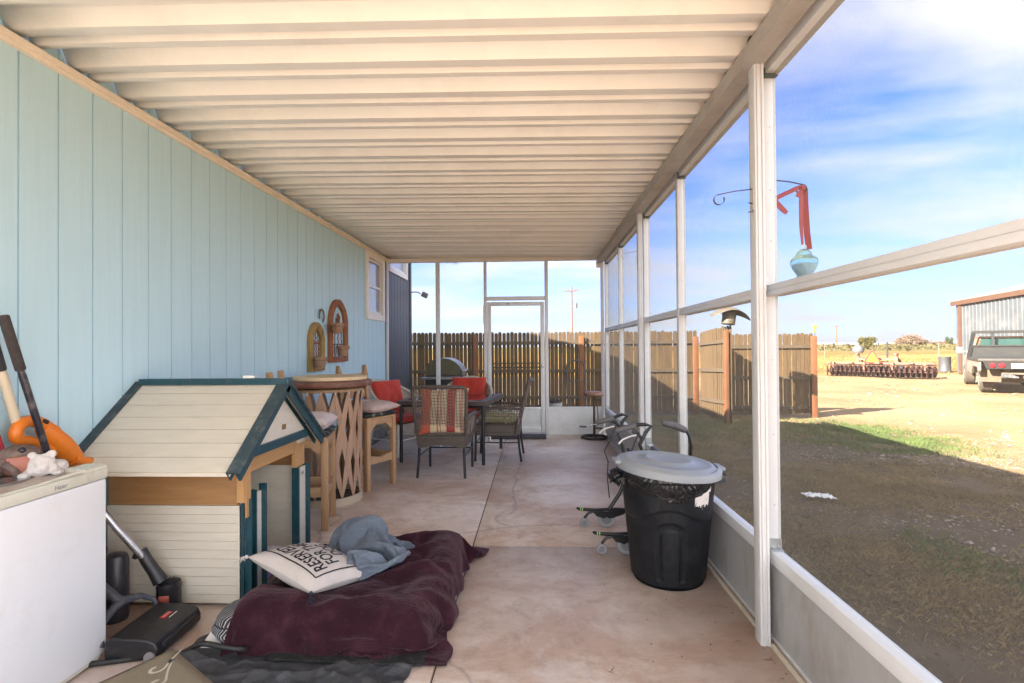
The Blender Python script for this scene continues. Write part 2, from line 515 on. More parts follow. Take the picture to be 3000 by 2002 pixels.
for k in range(46):
    yk = 2.51 + 0.2032 * (k - 13)
    if not (HY0 + .05 < yk < 8.2): continue
    for zk in (0.38, 0.78, 1.18, 1.58, 1.98, 2.38, 2.70):
        if WIN1[0] - .1 < yk < WIN1[1] + .1 and WIN1[2] - .1 < zk: continue
        if rnd.random() < 0.75: ms.box((XW + 0.0004, yk + 0.016, zk + rnd.uniform(-.012, .012)), (0.002, 0.006, 0.006))
# sheathing behind the grooves, with the same openings
def sheath(mb, y0, y1, z0, z1, holes):
    ed = sorted(holes)
    y = y0
    for (a, b, c, d) in ed:
        mb.span((XW - 0.14, y, z0), (XW - 0.0125, a, z1))
        mb.span((XW - 0.14, a, z0), (XW - 0.0125, b, c)); mb.span((XW - 0.14, a, d), (XW - 0.0125, b, z1))
        y = b
    mb.span((XW - 0.14, y, z0), (XW - 0.0125, y1, z1))
sheath(ms, HY0, 9.868, 0.302, 3.35, (WIN1, WIN2))
ms.span((-11.0, 9.72, 0.302), (XW - 0.1405, 9.867, 3.35)); ms.span((-11.0, HY0, 0.302), (XW - 0.1405, HY0 + 0.14, 3.35)); ms.span((-11.1, HY0, 0.302), (-11.0, 9.867, 3.35))
for (yy, sgn) in ((9.80, 1), (HY0 + 0.07, -1)):
    ms.prism([(XW - 0.13, yy, 3.345), (-11.0, yy, 3.345), ((XW - 11.0) / 2, yy, 4.72)], (0, 0.06, 0))
ms.build('siding', SIDING, house, True)
SHADED = siding_mat('shaded_siding', (0.075, 0.08, 0.085))  # same siding, with the shade past the screen put into its colour
siding(8.2405, 9.87, 0.30, 3.36, (WIN2,)).build('siding', SHADED, house, True, label='siding past the end screen, coloured dark for its shade')
mb = MB()
for r in range(2):
    y = HY0 + 0.2 * r
    while y < 9.8:
        mb.box((XW - 0.045, min(y + 0.20, 9.75), 0.20 * r + 0.02 - 0.02 * r), (0.06, 0.39, 0.19), None, 0, 0.006)
        y += 0.40
mb.span((XW - 0.30, HY0 + .02, ZG - 0.1), (XW - 0.058, 9.80, 0.299))
mb.build('foundation', M('grey_block', (0.28, 0.27, 0.27), 0.9, 0.15, 12, bump=0.5, bscale=80), house, True)
# roof with a small overhang above the patio cover
mb = MB()
xr, zr = (XW - 11.0) / 2, 4.80
for (xe) in (-1.66, -11.7):
    ze = 3.42
    n = 1 if xe > xr else -1
    mb.prism([(xr, HY0 - .4, zr), (xe, HY0 - .4, ze), (xe, HY0 - .4, ze + 0.14), (xr, HY0 - .4, zr + 0.14)], (0, 10.9 - HY0, 0))
mb.build('roof', M('house_roof', (0.20, 0.18, 0.17), 0.9, 0.2, 14), house, True)
def house_window(win, tw, low_frost=False):
    y0, y1, z0, z1 = win
    fr = MB()
    P = XW + 0.028
    fr.span((XW + 0.001, y0 - tw, z0 - tw), (P, y0, z1 + tw)); fr.span((XW + 0.001, y1, z0 - tw), (P, y1 + tw, z1 + tw))
    fr.span((XW + 0.001, y0, z0 - tw), (P - 0.002, y1, z0)); fr.span((XW + 0.001, y0, z1), (P - 0.002, y1, z1 + tw))
    f = fr.build('window_trim', CREAM, house, True)
    w = MB(); V = 0.035
    for (a, b) in (((y0 + .002, z0 + .002), (y0 + V, z1 - .002)), ((y1 - V, z0 + .002), (y1 - .002, z1 - .002)), ((y0 + V, z0 + .002), (y1 - V, z0 + V)), ((y0 + V, z1 - V), (y1 - V, z1 - .002))):
        w.span((XW - 0.06, a[0], a[1]), (XW - 0.005, b[0], b[1]))
    zm = (z0 + z1) / 2
    w.span((XW - 0.055, y0 + V, zm - 0.018), (XW - 0.012, y1 - V, zm + 0.018))
    w.build('window_frame', M('vinyl_white', (0.78, 0.78, 0.76), 0.4, 0.03), house, True)
    g = MB(); g.span((XW - 0.034, y0 + V, z0 + V), (XW - 0.030, y1 - V, zm - 0.019)); g.span((XW - 0.034, y0 + V, zm + 0.019), (XW - 0.030, y1 - V, z1 - V))
    gm = bpy.data.materials.get('window_glass')
    if gm is None:
        gm, nt, b = newmat('window_glass')
        b.inputs['Base Color'].default_value = (0.30, 0.33, 0.45, 1)
        b.inputs['Roughness'].default_value = 0.06
        b.inputs['Specular IOR Level'].default_value = 1.0
    g.build('window_pane', gm, house, True)
    b2 = MB(); b2.span((XW - 0.135, y0, z0), (XW - 0.128, y1, z1)); b2.build('window_blind', M('blind', (0.55, 0.55, 0.60), 0.8), house, True)
house_window(WIN1, 0.09)
house_window(WIN2, 0.09)
# cream trim strips along the top of the wall, in overlapping lengths
mb = MB()
y = HY0; k = 0
while y < 8.25:
    ln = (1.15, 0.8, 1.4, 1.05)[k % 4]; y2 = min(y + ln, 8.255)
    mb.span((XW + 0.001, y, 2.738), (XW + 0.024, y2 - 0.003, 2.758))
    y = y2; k += 1
y = HY0; k = 0
while y < 8.25:
    ln = (0.42, 0.30, 0.55)[k % 3]; y2 = min(y + ln, 8.255)
    mb.span((XW + 0.001, y, 2.7585), (XW + 0.036 + 0.003 * (k % 2), y2 - 0.003, 2.786))
    y = y2; k += 1
mb.build('wall_trim', M('peach_trim', (0.84, 0.74, 0.62), 0.5, 0.06, 6), house, True)
mb = MB(); mb.span((XW - 0.001, 9.86, 0.3), (XW + 0.022, 9.955, 3.36)); mb.span((XW - 0.1, 9.87, 0.3), (XW - 0.0015, 9.895, 3.36))
mb.build('corner_trim', SHADED, house, True)

# ---------------------------------------------------------------- patio cover
cover = thing('patio_cover', 'white corrugated metal patio cover with side beam over the slab', 'patio cover', (0, 4.0, 2.75))
PER = 0.32
prof = [(0.0, 0), (0.042, 0), (0.052, .032), (0.086, .032), (0.098, 0), (0.140, 0), (0.158, .066), (0.262, .066), (0.300, 0)]
mb = MB()
line = []
y = 2.37 - 0.11 - 0.32 * 10
while y < 8.42:
    for (a, z) in prof: line.append((y + a, z))
    y += PER
line = [(a, z) for a, z in line if a < 8.43]
vs, fs = [], []
XL_, XR_ = XW + 0.004, 1.22
nx = 9
for (a, z) in line:
    for i in range(nx):
        t = i / (nx - 1); x = XL_ + (XR_ - XL_) * t
        vs.append((x, a, 2.800 - 0.047 * t + z))
for i in range(len(line) - 1):
    for j in range(nx - 1):
        fs.append((i * nx + j, (i + 1) * nx + j, (i + 1) * nx + j + 1, i * nx + j + 1))
mb.add(vs, fs)
ROOFM = M('roof_pan', (0.93, 0.875, 0.79), 0.38, 0.03, 3, dirt=(0.45, 0.38, 0.32), damt=0.18, dscale=2.0)
o = mb.build('roof_panel', ROOFM, cover, True, ang=20)
sm = o.modifiers.new('solid', 'SOLIDIFY'); sm.thickness = 0.0012; sm.offset = 1
mb = MB()
BEAM = M('beam_alu', (0.44, 0.40, 0.36), 0.45, 0.08, 4, dirt=(0.28, 0.21, 0.15), damt=0.55, dscale=6)
mb.span((0.985, -0.95, 2.672), (1.062, 8.41, 2.7505))
mb.span((0.979, -0.95, 2.664), (1.068, 8.41, 2.6715)); 
mb.build('beam', BEAM, cover, True)
mb = MB(); mb.span((1.221, -0.95, 2.765), (1.246, 8.45, 2.865)); mb.span((XW + 0.01, 8.431, 2.765), (1.22, 8.45, 2.865))
mb.build('fascia', WHITE, cover, True)
y = line[0][0]
FOAMC = M('old_foam', (0.10, 0.075, 0.05), 0.95, 0.4, 30)
while y < 8.1:
    if rnd.random() < 0.75:
        mb = MB()
        mb.box((1.03 + rnd.uniform(-.012, .01), y + 0.21, 2.785), (0.03, 0.10, 0.056), (0, rnd.uniform(-.3, .3), rnd.uniform(-.15, .15)), 0, 0.008)
        mb.build('foam_closure', FOAMC, cover, True)
    y += PER

# ---------------------------------------------------------------- screened side wall (right)
SCREEN = M('screen_wire', (0.13, 0.12, 0.105), 0.7, 0.1)
def wires(mb, axis, a0, a1, z0, z1, pl, pitch=0.004, w=0.00032):
    # woven insect screen: individual wires, across and up
    n = int((a1 - a0) / pitch)
    for i in range(1, n):
        t = a0 + i * pitch
        if axis == 'y': mb.span((pl - w / 2, t - w / 2, z0), (pl + w / 2, t + w / 2, z1))
        else: mb.span((t - w / 2, pl - w / 2, z0), (t + w / 2, pl + w / 2, z1))
    n = int((z1 - z0) / pitch)
    for i in range(1, n):
        t = z0 + i * pitch
        if axis == 'y': mb.span((pl - w / 2, a0, t - w / 2), (pl + w / 2, a1, t + w / 2))
        else: mb.span((a0, pl - w / 2, t - w / 2), (a1, pl + w / 2, t + w / 2))
X0, X1 = 1.093, 1.148
side = thing('screen_wall', 'white framed insect screen wall along the yard side of the patio', 'screen wall', (1.12, 4.0, 0))
PY = [-0.92, 0.95, 2.54, 4.04, 5.28, 6.83, 8.17]
for y in PY:
    mb = MB(); mb.span((X0 - 0.003, y, 0.412), (X1 + 0.001, y + 0.055, 2.715), 0, 0.003)
    p = mb.build('post', WHITE, side, True)
    mb = MB()
    for z in (0.62, 0.95, 1.30, 1.86, 2.1, 2.4): mb.lathe([(0.0, -0.0015), (0.004, -0.0015), (0.005, 0.0), (0.0, 0.001)], (0, 0, 0), 8, 0, Matrix.Translation((X0 + 0.027, y - 0.0005, z)) @ Matrix.Rotation(R(90), 4, 'X'))
    mb.build('screw', M('screw', (0.55, 0.55, 0.55), 0.35, metal=0.8), p, True)
    for (z, mt) in ((0.413, 'galv'), (2.63, 'galv_shaded')):  # upper bracket's darker metal carries the shade under the beam
        mb = MB(); mb.span((X0 - 0.004, y - 0.004, z), (X1 + 0.002, y - 0.0005, z + 0.05)); mb.span((X0 - 0.004, y - 0.03, z), (X1 + 0.002, y - 0.0045, z + 0.004))
        for dx in (0.014, 0.042): mb.box((X0 + dx, y - 0.006, z + 0.012), (0.011, 0.006, 0.011), None, 0, 0.002)
        mb.build('bracket', M('galv', (0.42, 0.44, 0.45), 0.4, 0.1, metal=0.7) if mt == 'galv' else M('galv_shaded', (0.10, 0.12, 0.12), 0.5, metal=0.4), side, True)
PA, PB = PY[0], PY[-1] + 0.055
mb = MB(); mb.span((X0, PA, 0.352), (X1, PB, 0.411), 0, 0.003); mb.build('sill_rail', WHITE, side, True)
mb = MB()
for a, b in zip(PY[:-1], PY[1:]):
    mb.span((X0, a + 0.0555, 1.598), (X1 + 0.02, b - 0.0005, 1.623), 0, 0.002); mb.span((X0 + 0.003, a + 0.0555, 1.6235), (X1 + 0.02, b - 0.0005, 1.651), 0, 0.002)
    mb.span((X0 - 0.006, b - 0.012, 1.652), (X0 + 0.02, b - 0.001, 1.69))
mb.build('mid_rail', WHITE, side, True)
mb = MB(); mb.span((X0 + 0.007, PA, 2.653), (1.168, PB, 2.729)); mb.build('header_rail', WHITE, side, True)
mb = MB(); mb.span((X0 + 0.010, PA, 0.012), (X0 + 0.022, PB, 0.351)); 
mb.build('kick_panel', M('kick_panel', (0.43, 0.425, 0.42), 0.45, 0.06, 3, (1, 1, 0.4), dirt=(0.24, 0.18, 0.13), damt=0.55, dscale=6), side, True)
mb = MB(); mb.span((X0 + 0.0, PA, -0.01), (X0 + 0.05, PB, 0.0118)); mb.build('base_rail', WHITE, side, True)
for y in (2.465, 5.205, -0.9):
    # fluted column under the beam
    mb = MB()
    yb = y + 0.072
    for (xa, xb, da) in ((1.021, 1.031, 0.005), (1.0315, 1.041, 0.0), (1.0415, 1.052, 0.005), (1.0525, 1.063, 0.0)):
        mb.span((xa, y + da, -0.002), (xb, yb, 2.672), 0, 0.002)
    mb.build('column', WHITE, side, True)
    mb = MB(); mb.span((1.074, yb + 0.003, 0.03), (1.0915, yb + 0.028, 0.33), 0, 0.001); mb.span((1.084, yb + 0.028, 0.03), (1.0905, yb + 0.032, 0.325))
    mb.build('column_bracket', M('bracket_grey', (0.45, 0.43, 0.43), 0.45, 0.08, metal=0.3), side, True)
for i, (a, b) in enumerate(zip(PY[:-1], PY[1:])):
    mb = MB()
    kw = dict(pitch=0.0028, w=0.00024) if b < 2.6 else {}
    wires(mb, 'y', a + 0.055, b, 0.411, 1.598, 1.135, **kw); wires(mb, 'y', a + 0.055, b, 1.651, 2.653, 1.135, **kw)
    mb.build('screen_mesh', SCREEN, side, True, smooth=False)
# loose batten lying along the wall
mb = MB()
for a, b in ((-0.8, 2.46), (2.545, 5.2), (5.29, 8.2)): mb.bar((1.063, a, 0.008), (1.066, b, 0.008), 0.014, 0.014)
tag(mb.build('floor_batten', M('batten', (0.62, 0.55, 0.45), 0.6, 0.1), origin=None), 'thin cream batten lying on the slab along the foot of the screen wall', 'batten')

# ---------------------------------------------------------------- screened end wall with its door
YB = 8.27
back = thing('screen_wall', 'white framed insect screen end wall with a screen door facing the fence', 'screen wall', (-0.6, YB, 0))
BX = [(-2.338, -2.305), (-1.545, -1.482), (-0.786, -0.740), (0.168, 0.222), (1.040, 1.0905)]
for (a, b) in BX:
    mb = MB(); mb.span((a, YB, 0), (b, YB + 0.05, 2.712), 0, 0.003); mb.build('post', WHITE, back, True)
mb = MB(); mb.span((XW + 0.005, YB - 0.012, 2.7125), (0.978, YB + 0.05, 2.775)); mb.span((0.9785, YB - 0.001, 2.60), (1.0915, YB + 0.05, 2.663))
mb.build('header_rail', M('header_cream', (0.80, 0.73, 0.64), 0.4, 0.03), back, True)
mb = MB(); mb.span((-0.7395, YB + 0.002, 2.10), (0.1675, YB + 0.05, 2.160)); mb.build('door_lintel', WHITE, back, True)
mb = MB(); kp = MB()
for (a, b) in ((-2.3045, -1.5455), (-1.4815, -0.7865), (0.2225, 1.0395)):
    mb.span((a, YB + 0.003, 0.395), (b, YB + 0.05, 0.43)); mb.span((a, YB + 0.003, 0.0), (b, YB + 0.05, 0.022))
    kp.span((a, YB + 0.012, 0.0225), (b, YB + 0.022, 0.3945)); kp.span((a, YB + 0.008, 0.0225), (a + 0.018, YB + 0.0118, 0.3945))
mb.build('sill_rail', WHITE, back, True)
kp.build('kick_panel', M('kick_white', (0.72, 0.72, 0.71), 0.4, 0.04, 3, dirt=(0.45, 0.38, 0.3), damt=0.3, dscale=7), back, True)
mb = MB()
wires(mb, 'x', -2.3045, -1.5455, 0.43, 2.712, YB + 0.03); wires(mb, 'x', -1.4815, -0.7865, 0.43, 2.712, YB + 0.03)
wires(mb, 'x', -0.7395, 0.1675, 2.16, 2.712, YB + 0.03); wires(mb, 'x', 0.2225, 1.0395, 0.43, 2.6, YB + 0.03)
mb.build('screen_mesh', SCREEN, back, True, smooth=False)
# door
mb = MB()
D0, D1, DT = -0.733, 0.161, 2.075
for (a, b) in (((D0, 0.03), (D0 + 0.062, DT)), ((D1 - 0.062, 0.03), (D1, DT)), ((D0 + 0.0625, DT - 0.06), (D1 - 0.0625, DT)), ((D0 + 0.0625, 0.03), (D1 - 0.0625, 0.125)), ((D0 + 0.0625, 0.395), (D1 - 0.0625, 0.43))):
    mb.span((a[0], YB - 0.008, a[1]), (b[0], YB + 0.022, b[1]), 0, 0.003)
door = mb.build('screen_door', WHITE, back, True)
mb = MB(); mb.span((D0 + 0.063, YB + 0.004, 0.1255), (D1 - 0.063, YB + 0.012, 0.3945)); mb.build('door_panel', M('kick_white', (0.7,) * 3), door, True)
mb = MB(); wires(mb, 'x', D0 + 0.062, D1 - 0.062, 0.43, DT - 0.06, YB + 0.010); mb.build('screen_mesh', SCREEN, door, True, smooth=False)
mb = MB()
GX0, GX1 = D0 + 0.0625, D1 - 0.0625
DARKM = M('dark_iron', (0.07, 0.06, 0.05), 0.55, 0.2, metal=0.3)
for z in (1.112, 1.050): mb.bar((GX0, YB + 0.028, z), (GX1, YB + 0.028, z), 0.012, 0.022)
mb.bar((GX0, YB + 0.028, 0.44), (GX1, YB + 0.028, 0.44), 0.012, 0.014)
dz = 1.04 - 0.445
x = GX0 - dz
while x < GX1:
    for s in (1, -1):
        xa, za, xb, zb = (x, 0.445, x + dz * 0.86, 1.04) if s > 0 else (x + dz * 0.86, 0.445, x, 1.04)
        # clip to the door opening
        def cl(xq): return za + (zb - za) * (xq - xa) / (xb - xa)
        pa, pb = [xa, za], [xb, zb]
        lo, hi = (pa, pb) if xa < xb else (pb, pa)
        if hi[0] <= GX0 or lo[0] >= GX1: continue
        if lo[0] < GX0: lo[1] = cl(GX0); lo[0] = GX0
        if hi[0] > GX1: hi[1] = cl(GX1); hi[0] = GX1
        mb.bar((pa[0], YB + 0.027 + 0.003 * s, pa[1]), (pb[0], YB + 0.027 + 0.003 * s, pb[1]), 0.0035, 0.0035, (0, 1, 0))
    x += 0.062
mb.build('door_guard', DARKM, door, True)
mb = MB(); mb.box((D1 - 0.03, YB - 0.016, 1.075), (0.03, 0.014, 0.055), None, 0, 0.004); mb.tube([(D1 - 0.03, YB - 0.02, 1.085), (D1 - 0.03, YB - 0.05, 1.085), (D1 - 0.075, YB - 0.055, 1.085)], 0.007, 8)
mb.build('door_handle', M('chrome', (0.6, 0.6, 0.62), 0.25, 0.05, metal=0.9), door, True)
mb = MB(); mb.box((D0 + 0.33, YB - 0.010, DT - 0.03), (0.05, 0.004, 0.022), None, 0, 0.002); mb.build('door_badge', M('badge', (0.35, 0.36, 0.36), 0.4), door, True)
mb = MB(); mb.span((-0.795, YB - 0.02, 1.73), (-0.765, YB - 0.001, 2.02)); mb.build('door_closer', WHITE, back, True)
mb = MB(); mb.box((-0.26, 8.04, 0.012), (0.86, 0.36, 0.02), None, 0, 0.006)
tag(mb.build('doormat', M('grey_mat', (0.055, 0.05, 0.055), 0.95, 0.3, 30, bump=0.5, bscale=200)), 'plain dark grey mat at the foot of the screen door', 'doormat')

# ---------------------------------------------------------------- the fences
FW = wood('fence_wood', (0.085, 0.048, 0.016), (0.034, 0.019, 0.008), 'Z', 1.0, 0.9)
FR = wood('fence_rail_wood', (0.075, 0.05, 0.026), (0.038, 0.026, 0.014), 'X', 1.0, 0.9)
POSTM = M('rust_post', (0.125, 0.042, 0.010), 0.8, 0.25, 6, bump=0.3)
def picket(mb, p, d, w, z0, z1, th, X=None):
    # dog-eared board standing at p, its width along d
    n = Vector((-d.y, d.x, 0)) * th
    h = w / 2
    pr = [(-h, z0), (h, z0), (h, z1 - 0.045), (h * 0.86, z1 - 0.018), (h * 0.45, z1), (-h * 0.45, z1), (-h * 0.86, z1 - 0.018), (-h, z1 - 0.045)]
    mb.prism([(p.x + d.x * a, p.y + d.y * a, b) for a, b in pr], n)
def fence(name, label, cat, a, b, z0, z1, rails, posts, w=0.089, skip=None, bow=0.0, zt=None):
    a, b = Vector((a[0], a[1], 0)), Vector((b[0], b[1], 0))
    L = (b - a).length; d = (b - a).normalized(); n = Vector((-d.y, d.x, 0))
    if n.y > 0: n = -n
    t = thing(name, label, cat, (a.x, a.y, ZG))
    mb = MB(); s = w / 2
    while s < L:
        if not (skip and skip(s)):
            k = s / L
            off = n * (bow * math.sin(math.pi * k)) + n * rnd.uniform(-.004, .004)
            zz = z1 + rnd.uniform(-.018, .018) + (zt(k) if zt else 0)
            picket(mb, a + d * s + off, d, w * rnd.uniform(0.93, 1.0), z0 + rnd.uniform(-.02, .03), zz, 0.018 if n.dot(Vector((-d.y, d.x, 0))) < 0 else -0.018)
        s += w + rnd.choice((0.001, 0.002, 0.004, 0.007, 0.012))
    mb.build('picket', FW, t, True)
    for z in rails:
        mb = MB(); N = 6
        for i in range(N):
            p, q = [a + d * (L * f) + n * (0.022 + bow * math.sin(math.pi * f)) for f in (i / N, (i + 1) / N)]
            mb.bar((p.x, p.y, z + (zt(i / N) * 0.5 if zt else 0)), (q.x, q.y, z + (zt((i + 1) / N) * 0.5 if zt else 0)), 0.038, 0.075)
        mb.build('rail', FR, t, True)
    for (s, zp) in posts:
        p = a + d * s + n * 0.075
        mb = MB(); mb.box((p.x, p.y, (ZG - 0.1 + zp) / 2), (0.115, 0.07, zp - ZG + 0.1), (0, 0, math.atan2(d.y, d.x)), 0, 0.006)
        mb.build('post', POSTM, t, True)
    return t
fence('fence', 'long weathered dog-eared picket fence across the back behind the screen door', 'fence', (-7.0, 12.62), (3.88, 12.72), -0.2, 1.72, (1.46, 0.79, 0.16),
      [(0.6, 1.62), (3.08, 1.62), (5.6, 1.66), (8.12, 1.62), (10.80, 1.58)])
fence('fence', 'short run of picket fence reaching towards the patio under the metal cap', 'fence', (3.90, 12.62), (3.98, 10.95), -0.2, 1.66, (1.40, 0.80, 0.14), [(1.66, 1.66)], bow=0.07, zt=lambda k: 0.12 * k)
fence('fence', 'picket fence with two missing boards ending at a rusty post by the drive', 'fence', (3.98, 12.50), (6.34, 12.27), -0.2, 1.62, (1.33, 0.62, -0.06), [(2.33, 1.56)], skip=lambda s: 1.33 < s < 1.55)
# ================================================================ left front: freezer, tools, sweeper, dog house
def text_mesh(body, size, fn, name, mat, parent=None, world=False, sx=1.0, depth=0.0, bold=0.0, align='CENTER'):
    # letters as real faces, laid on a surface by fn(x, y) -> point
    cu = bpy.data.curves.new('lettering', 'FONT')
    cu.body = body; cu.size = size; cu.align_x = align; cu.align_y = 'CENTER'; cu.resolution_u = 3
    cu.offset = bold
    to = bpy.data.objects.new('lettering', cu); COL.objects.link(to)
    dg = bpy.context.evaluated_depsgraph_get()
    me = bpy.data.meshes.new_from_object(to.evaluated_get(dg))
    bm = bmesh.new(); bm.from_mesh(me)
    bmesh.ops.subdivide_edges(bm, edges=bm.edges[:], cuts=1)
    bmesh.ops.triangulate(bm, faces=bm.faces[:])
    vs = [fn(v.co.x * sx, v.co.y) for v in bm.verts]
    bm.verts.index_update()
    fs = [tuple(v.index for v in f.verts) for f in bm.faces]
    bm.free()
    bpy.data.objects.remove(to); bpy.data.meshes.remove(me); bpy.data.curves.remove(cu)
    mb = MB(); mb.add(vs, fs)
    return mb.build(name, mat, parent, world, smooth=False)
BLACKP = M('black_plastic', (0.012, 0.012, 0.015), 0.42, 0.3, 14, dirt=(0.09, 0.075, 0.068), damt=0.35, dscale=9)
CHROME = M('chrome', (0.6, 0.6, 0.62), 0.25, 0.05, metal=0.9)
# ---- freezer
fz = thing('freezer', 'small white chest freezer with cream lid at the left edge', 'freezer', (-2.07, 1.85, 0))
FX0, FX1, FY0, FY1 = -2.225, -1.915, 1.30, 2.295
mb = MB(); mb.span((FX0, FY0, 0.03), (FX1, FY1, 0.798), 0, 0.008)
mb.build('body', M('fridge_white', (0.80, 0.81, 0.83), 0.28, 0.015, 2, dirt=(0.55, 0.47, 0.40), damt=0.22, dscale=4), fz, True)
mb = MB(); mb.span((FX0, FY0, 0.80), (FX1 + 0.004, FY1 + 0.004, 0.845), 0, 0.006)
lid = mb.build('lid', M('lid_cream', (0.66, 0.65, 0.55), 0.4, 0.04, 5, dirt=(0.40, 0.33, 0.24), damt=0.4, dscale=7), fz, True)
mb = MB(); mb.span((FX0 + 0.012, FY0 + 0.01, 0.8455), (FX1 - 0.035, FY1 - 0.012, 0.850), 0, 0.002)
mb.build('lid_top', M('lid_dirty', (0.50, 0.42, 0.36), 0.6, 0.15, 10, dirt=(0.33, 0.22, 0.16), damt=0.7, dscale=8), lid, True)
mb = MB()
mb.prism([(FX1 - 0.002, FY1 + 0.003, 0.8452), (FX1 - 0.10, FY1 + 0.003, 0.8452), (FX1 - 0.10, FY1 + 0.003, 0.862), (FX1 - 0.03, FY1 + 0.003, 0.864), (FX1 - 0.002, FY1 + 0.003, 0.856)], (0, -0.115, 0))
mb.tube([(FX1 - 0.016, FY1 - 0.11, 0.853), (FX1 - 0.016, FY1 - 0.20, 0.851), (FX1 - 0.014, FY1 - 0.32, 0.848), (FX1 - 0.014, FY0 + 0.02, 0.847)], [0.008, 0.006, 0.004, 0.004], 8)
mb.build('lid_handle', MATS['lid_cream'], lid, True)
for y in (FY0 + .08, FY1 - .08):
    for x in (FX0 + .05, FX1 - .05):
        mb = MB(); mb.lathe([(0.02, 0), (0.02, 0.03)], (x, y, 0), 10); mb.build('foot', BLACKP, fz, True)
mb = MB(); mb.span((FX0 + .02, FY0 + .02, 0.01), (FX1 - .012, FY1 - .02, 0.03)); mb.build('base_trim', MATS['lid_cream'], fz, True)
text_mesh('Haier', 0.026, lambda x, y: (FX1 + 0.0055, 2.062 + x, 0.820 + y), 'lettering', M('logo_grey', (0.18, 0.19, 0.20), 0.5), lid, True)
mb = MB(); mb.lathe([(0.0, 0.0), (0.055, 0.0), (0.062, 0.008), (0.058, 0.009), (0.05, 0.004), (0.0, 0.004)], (0, 0, 0), 24, 0, Matrix.Translation((-2.085, 1.99, 0.8505)) @ Matrix.Diagonal((1, 1.6, 1, 1)))
tag(mb.build('dish', CHROME, origin=(-2.085, 1.99, 0.8505)), 'small shiny metal dish lying on the dirty freezer lid', 'dish')
# ---- figurines
def blob(pts, sub=2, parent=None, name='figure', mat=None, world=True, **kw):
    # a smooth body grown round a skeleton of (point, radius) chains
    me = bpy.data.meshes.new(name)
    V, E, RR = [], [], []
    for ch in pts:
        start = len(V)
        for k, (p, r) in enumerate(ch):
            hit = next((i for i, q in enumerate(V) if (Vector(q) - Vector(p)).length < 1e-5), None)
            if hit is None:
                V.append(p); RR.append(r); hit = len(V) - 1
            if k: E.append((prev, hit))
            prev = hit
    me.from_pydata(V, E, [])
    o = bpy.data.objects.new(name, me); COL.objects.link(o)
    sk = o.modifiers.new('skin', 'SKIN'); sk.use_smooth_shade = True
    for i, r in enumerate(RR):
        d = me.skin_vertices[0].data[i]
        rr = r if isinstance(r, tuple) else (r, r)
        d.radius = rr
        d.use_root = (i == 0)
    ss = o.modifiers.new('sub', 'SUBSURF'); ss.levels = sub; ss.render_levels = sub
    dg = bpy.context.evaluated_depsgraph_get()
    m2 = bpy.data.meshes.new_from_object(o.evaluated_get(dg))
    bpy.data.objects.remove(o)
    m2.name = name
    m2.materials.clear(); m2.materials.append(mat)
    m2.polygons.foreach_set('use_smooth', [True] * len(m2.polygons))
    o = bpy.data.objects.new(name, m2); COL.objects.link(o)
    if parent is not None:
        o.parent = parent
        if world: o.matrix_parent_inverse = base_matrix(parent).inverted()
    return o
def ell(mb, c, r, seg=20, rings=12, X=None, wob=0.0, seed=0.0, mat=0):
    vs = []
    def fn(u, v):
        a, b = 2 * math.pi * u, math.pi * (v - 0.5)
        p = Vector((math.cos(a) * math.cos(b), math.sin(a) * math.cos(b), math.sin(b)))
        k = 1 + wob * noise.noise(p * 2.2 + Vector((seed, 0, 0)))
        return (c[0] + p.x * r[0] * k, c[1] + p.y * r[1] * k, c[2] + p.z * r[2] * k)
    return mb.grid(seg, rings, fn, mat, True, X)
TZ = 0.850
def fuse(o, vox=0.004, it=6):
    # melt the overlapping lumps into one carved surface
    r = o.modifiers.new('fuse', 'REMESH'); r.mode = 'VOXEL'; r.voxel_size = vox; r.use_smooth_shade = True
    m = o.modifiers.new('soften', 'SMOOTH'); m.factor = 0.5; m.iterations = it
toad = thing('toad_figurine', 'brown toad figurine with pink throat on the freezer lid', 'figurine', (-2.165, 2.07, TZ))
TOADM = M('toad_skin', (0.12, 0.075, 0.065), 0.5, 0.35, 25, dirt=(0.30, 0.22, 0.10), damt=0.6, dscale=22, bump=0.5, bscale=60)
mb = MB()
XT = Matrix.Translation((-2.185, 2.075, TZ)) @ Matrix.Rotation(R(-50), 4, 'Z') @ Matrix.Scale(1.12, 4)
ell(mb, (0, -0.02, 0.052), (0.055, 0.075, 0.052), 22, 14, XT, 0.12)
ell(mb, (0.005, 0.055, 0.085), (0.045, 0.062, 0.032), 20, 12, XT, 0.08)
ell(mb, (0.04, -0.05, 0.03), (0.03, 0.05, 0.034), 14, 9, XT, 0.1); ell(mb, (-0.045, -0.05, 0.03), (0.03, 0.05, 0.034), 14, 9, XT, 0.1)
for sx in (0.042, -0.04): mb.tube([(sx, 0.02, 0.055), (sx * 1.3, 0.045, 0.03), (sx * 1.1, 0.06, 0.006), (sx * 1.15, 0.095, 0.004)], [0.018, 0.015, 0.011, 0.009], 10, 0, False, XT)
fuse(mb.build('body', TOADM, toad, True, ang=80), 0.004, 4)
mb = MB(); ell(mb, (0.012, 0.055, 0.050), (0.046, 0.062, 0.046), 20, 12, XT, 0.05); mb.build('throat', M('toad_pink', (0.38, 0.14, 0.10), 0.5, 0.15, 20), toad, True, ang=80)
for sx in (0.036, -0.03):
    mb = MB(); ell(mb, (sx + 0.004, 0.065, 0.100), (0.011, 0.013, 0.012), 12, 8, XT); mb.build('eye', M('eye_dark', (0.01, 0.01, 0.02), 0.1), toad, True, ang=80)
frog = None
mb = MB()
XF = Matrix.Translation((-2.07, 2.145, TZ)) @ Matrix.Rotation(R(-140), 4, 'Z') @ Matrix.Diagonal((1.05, 0.85, 0.92, 1))
ell(mb, (0, 0, 0.035), (0.052, 0.075, 0.045), 30, 18, XF, 0.25, 2)
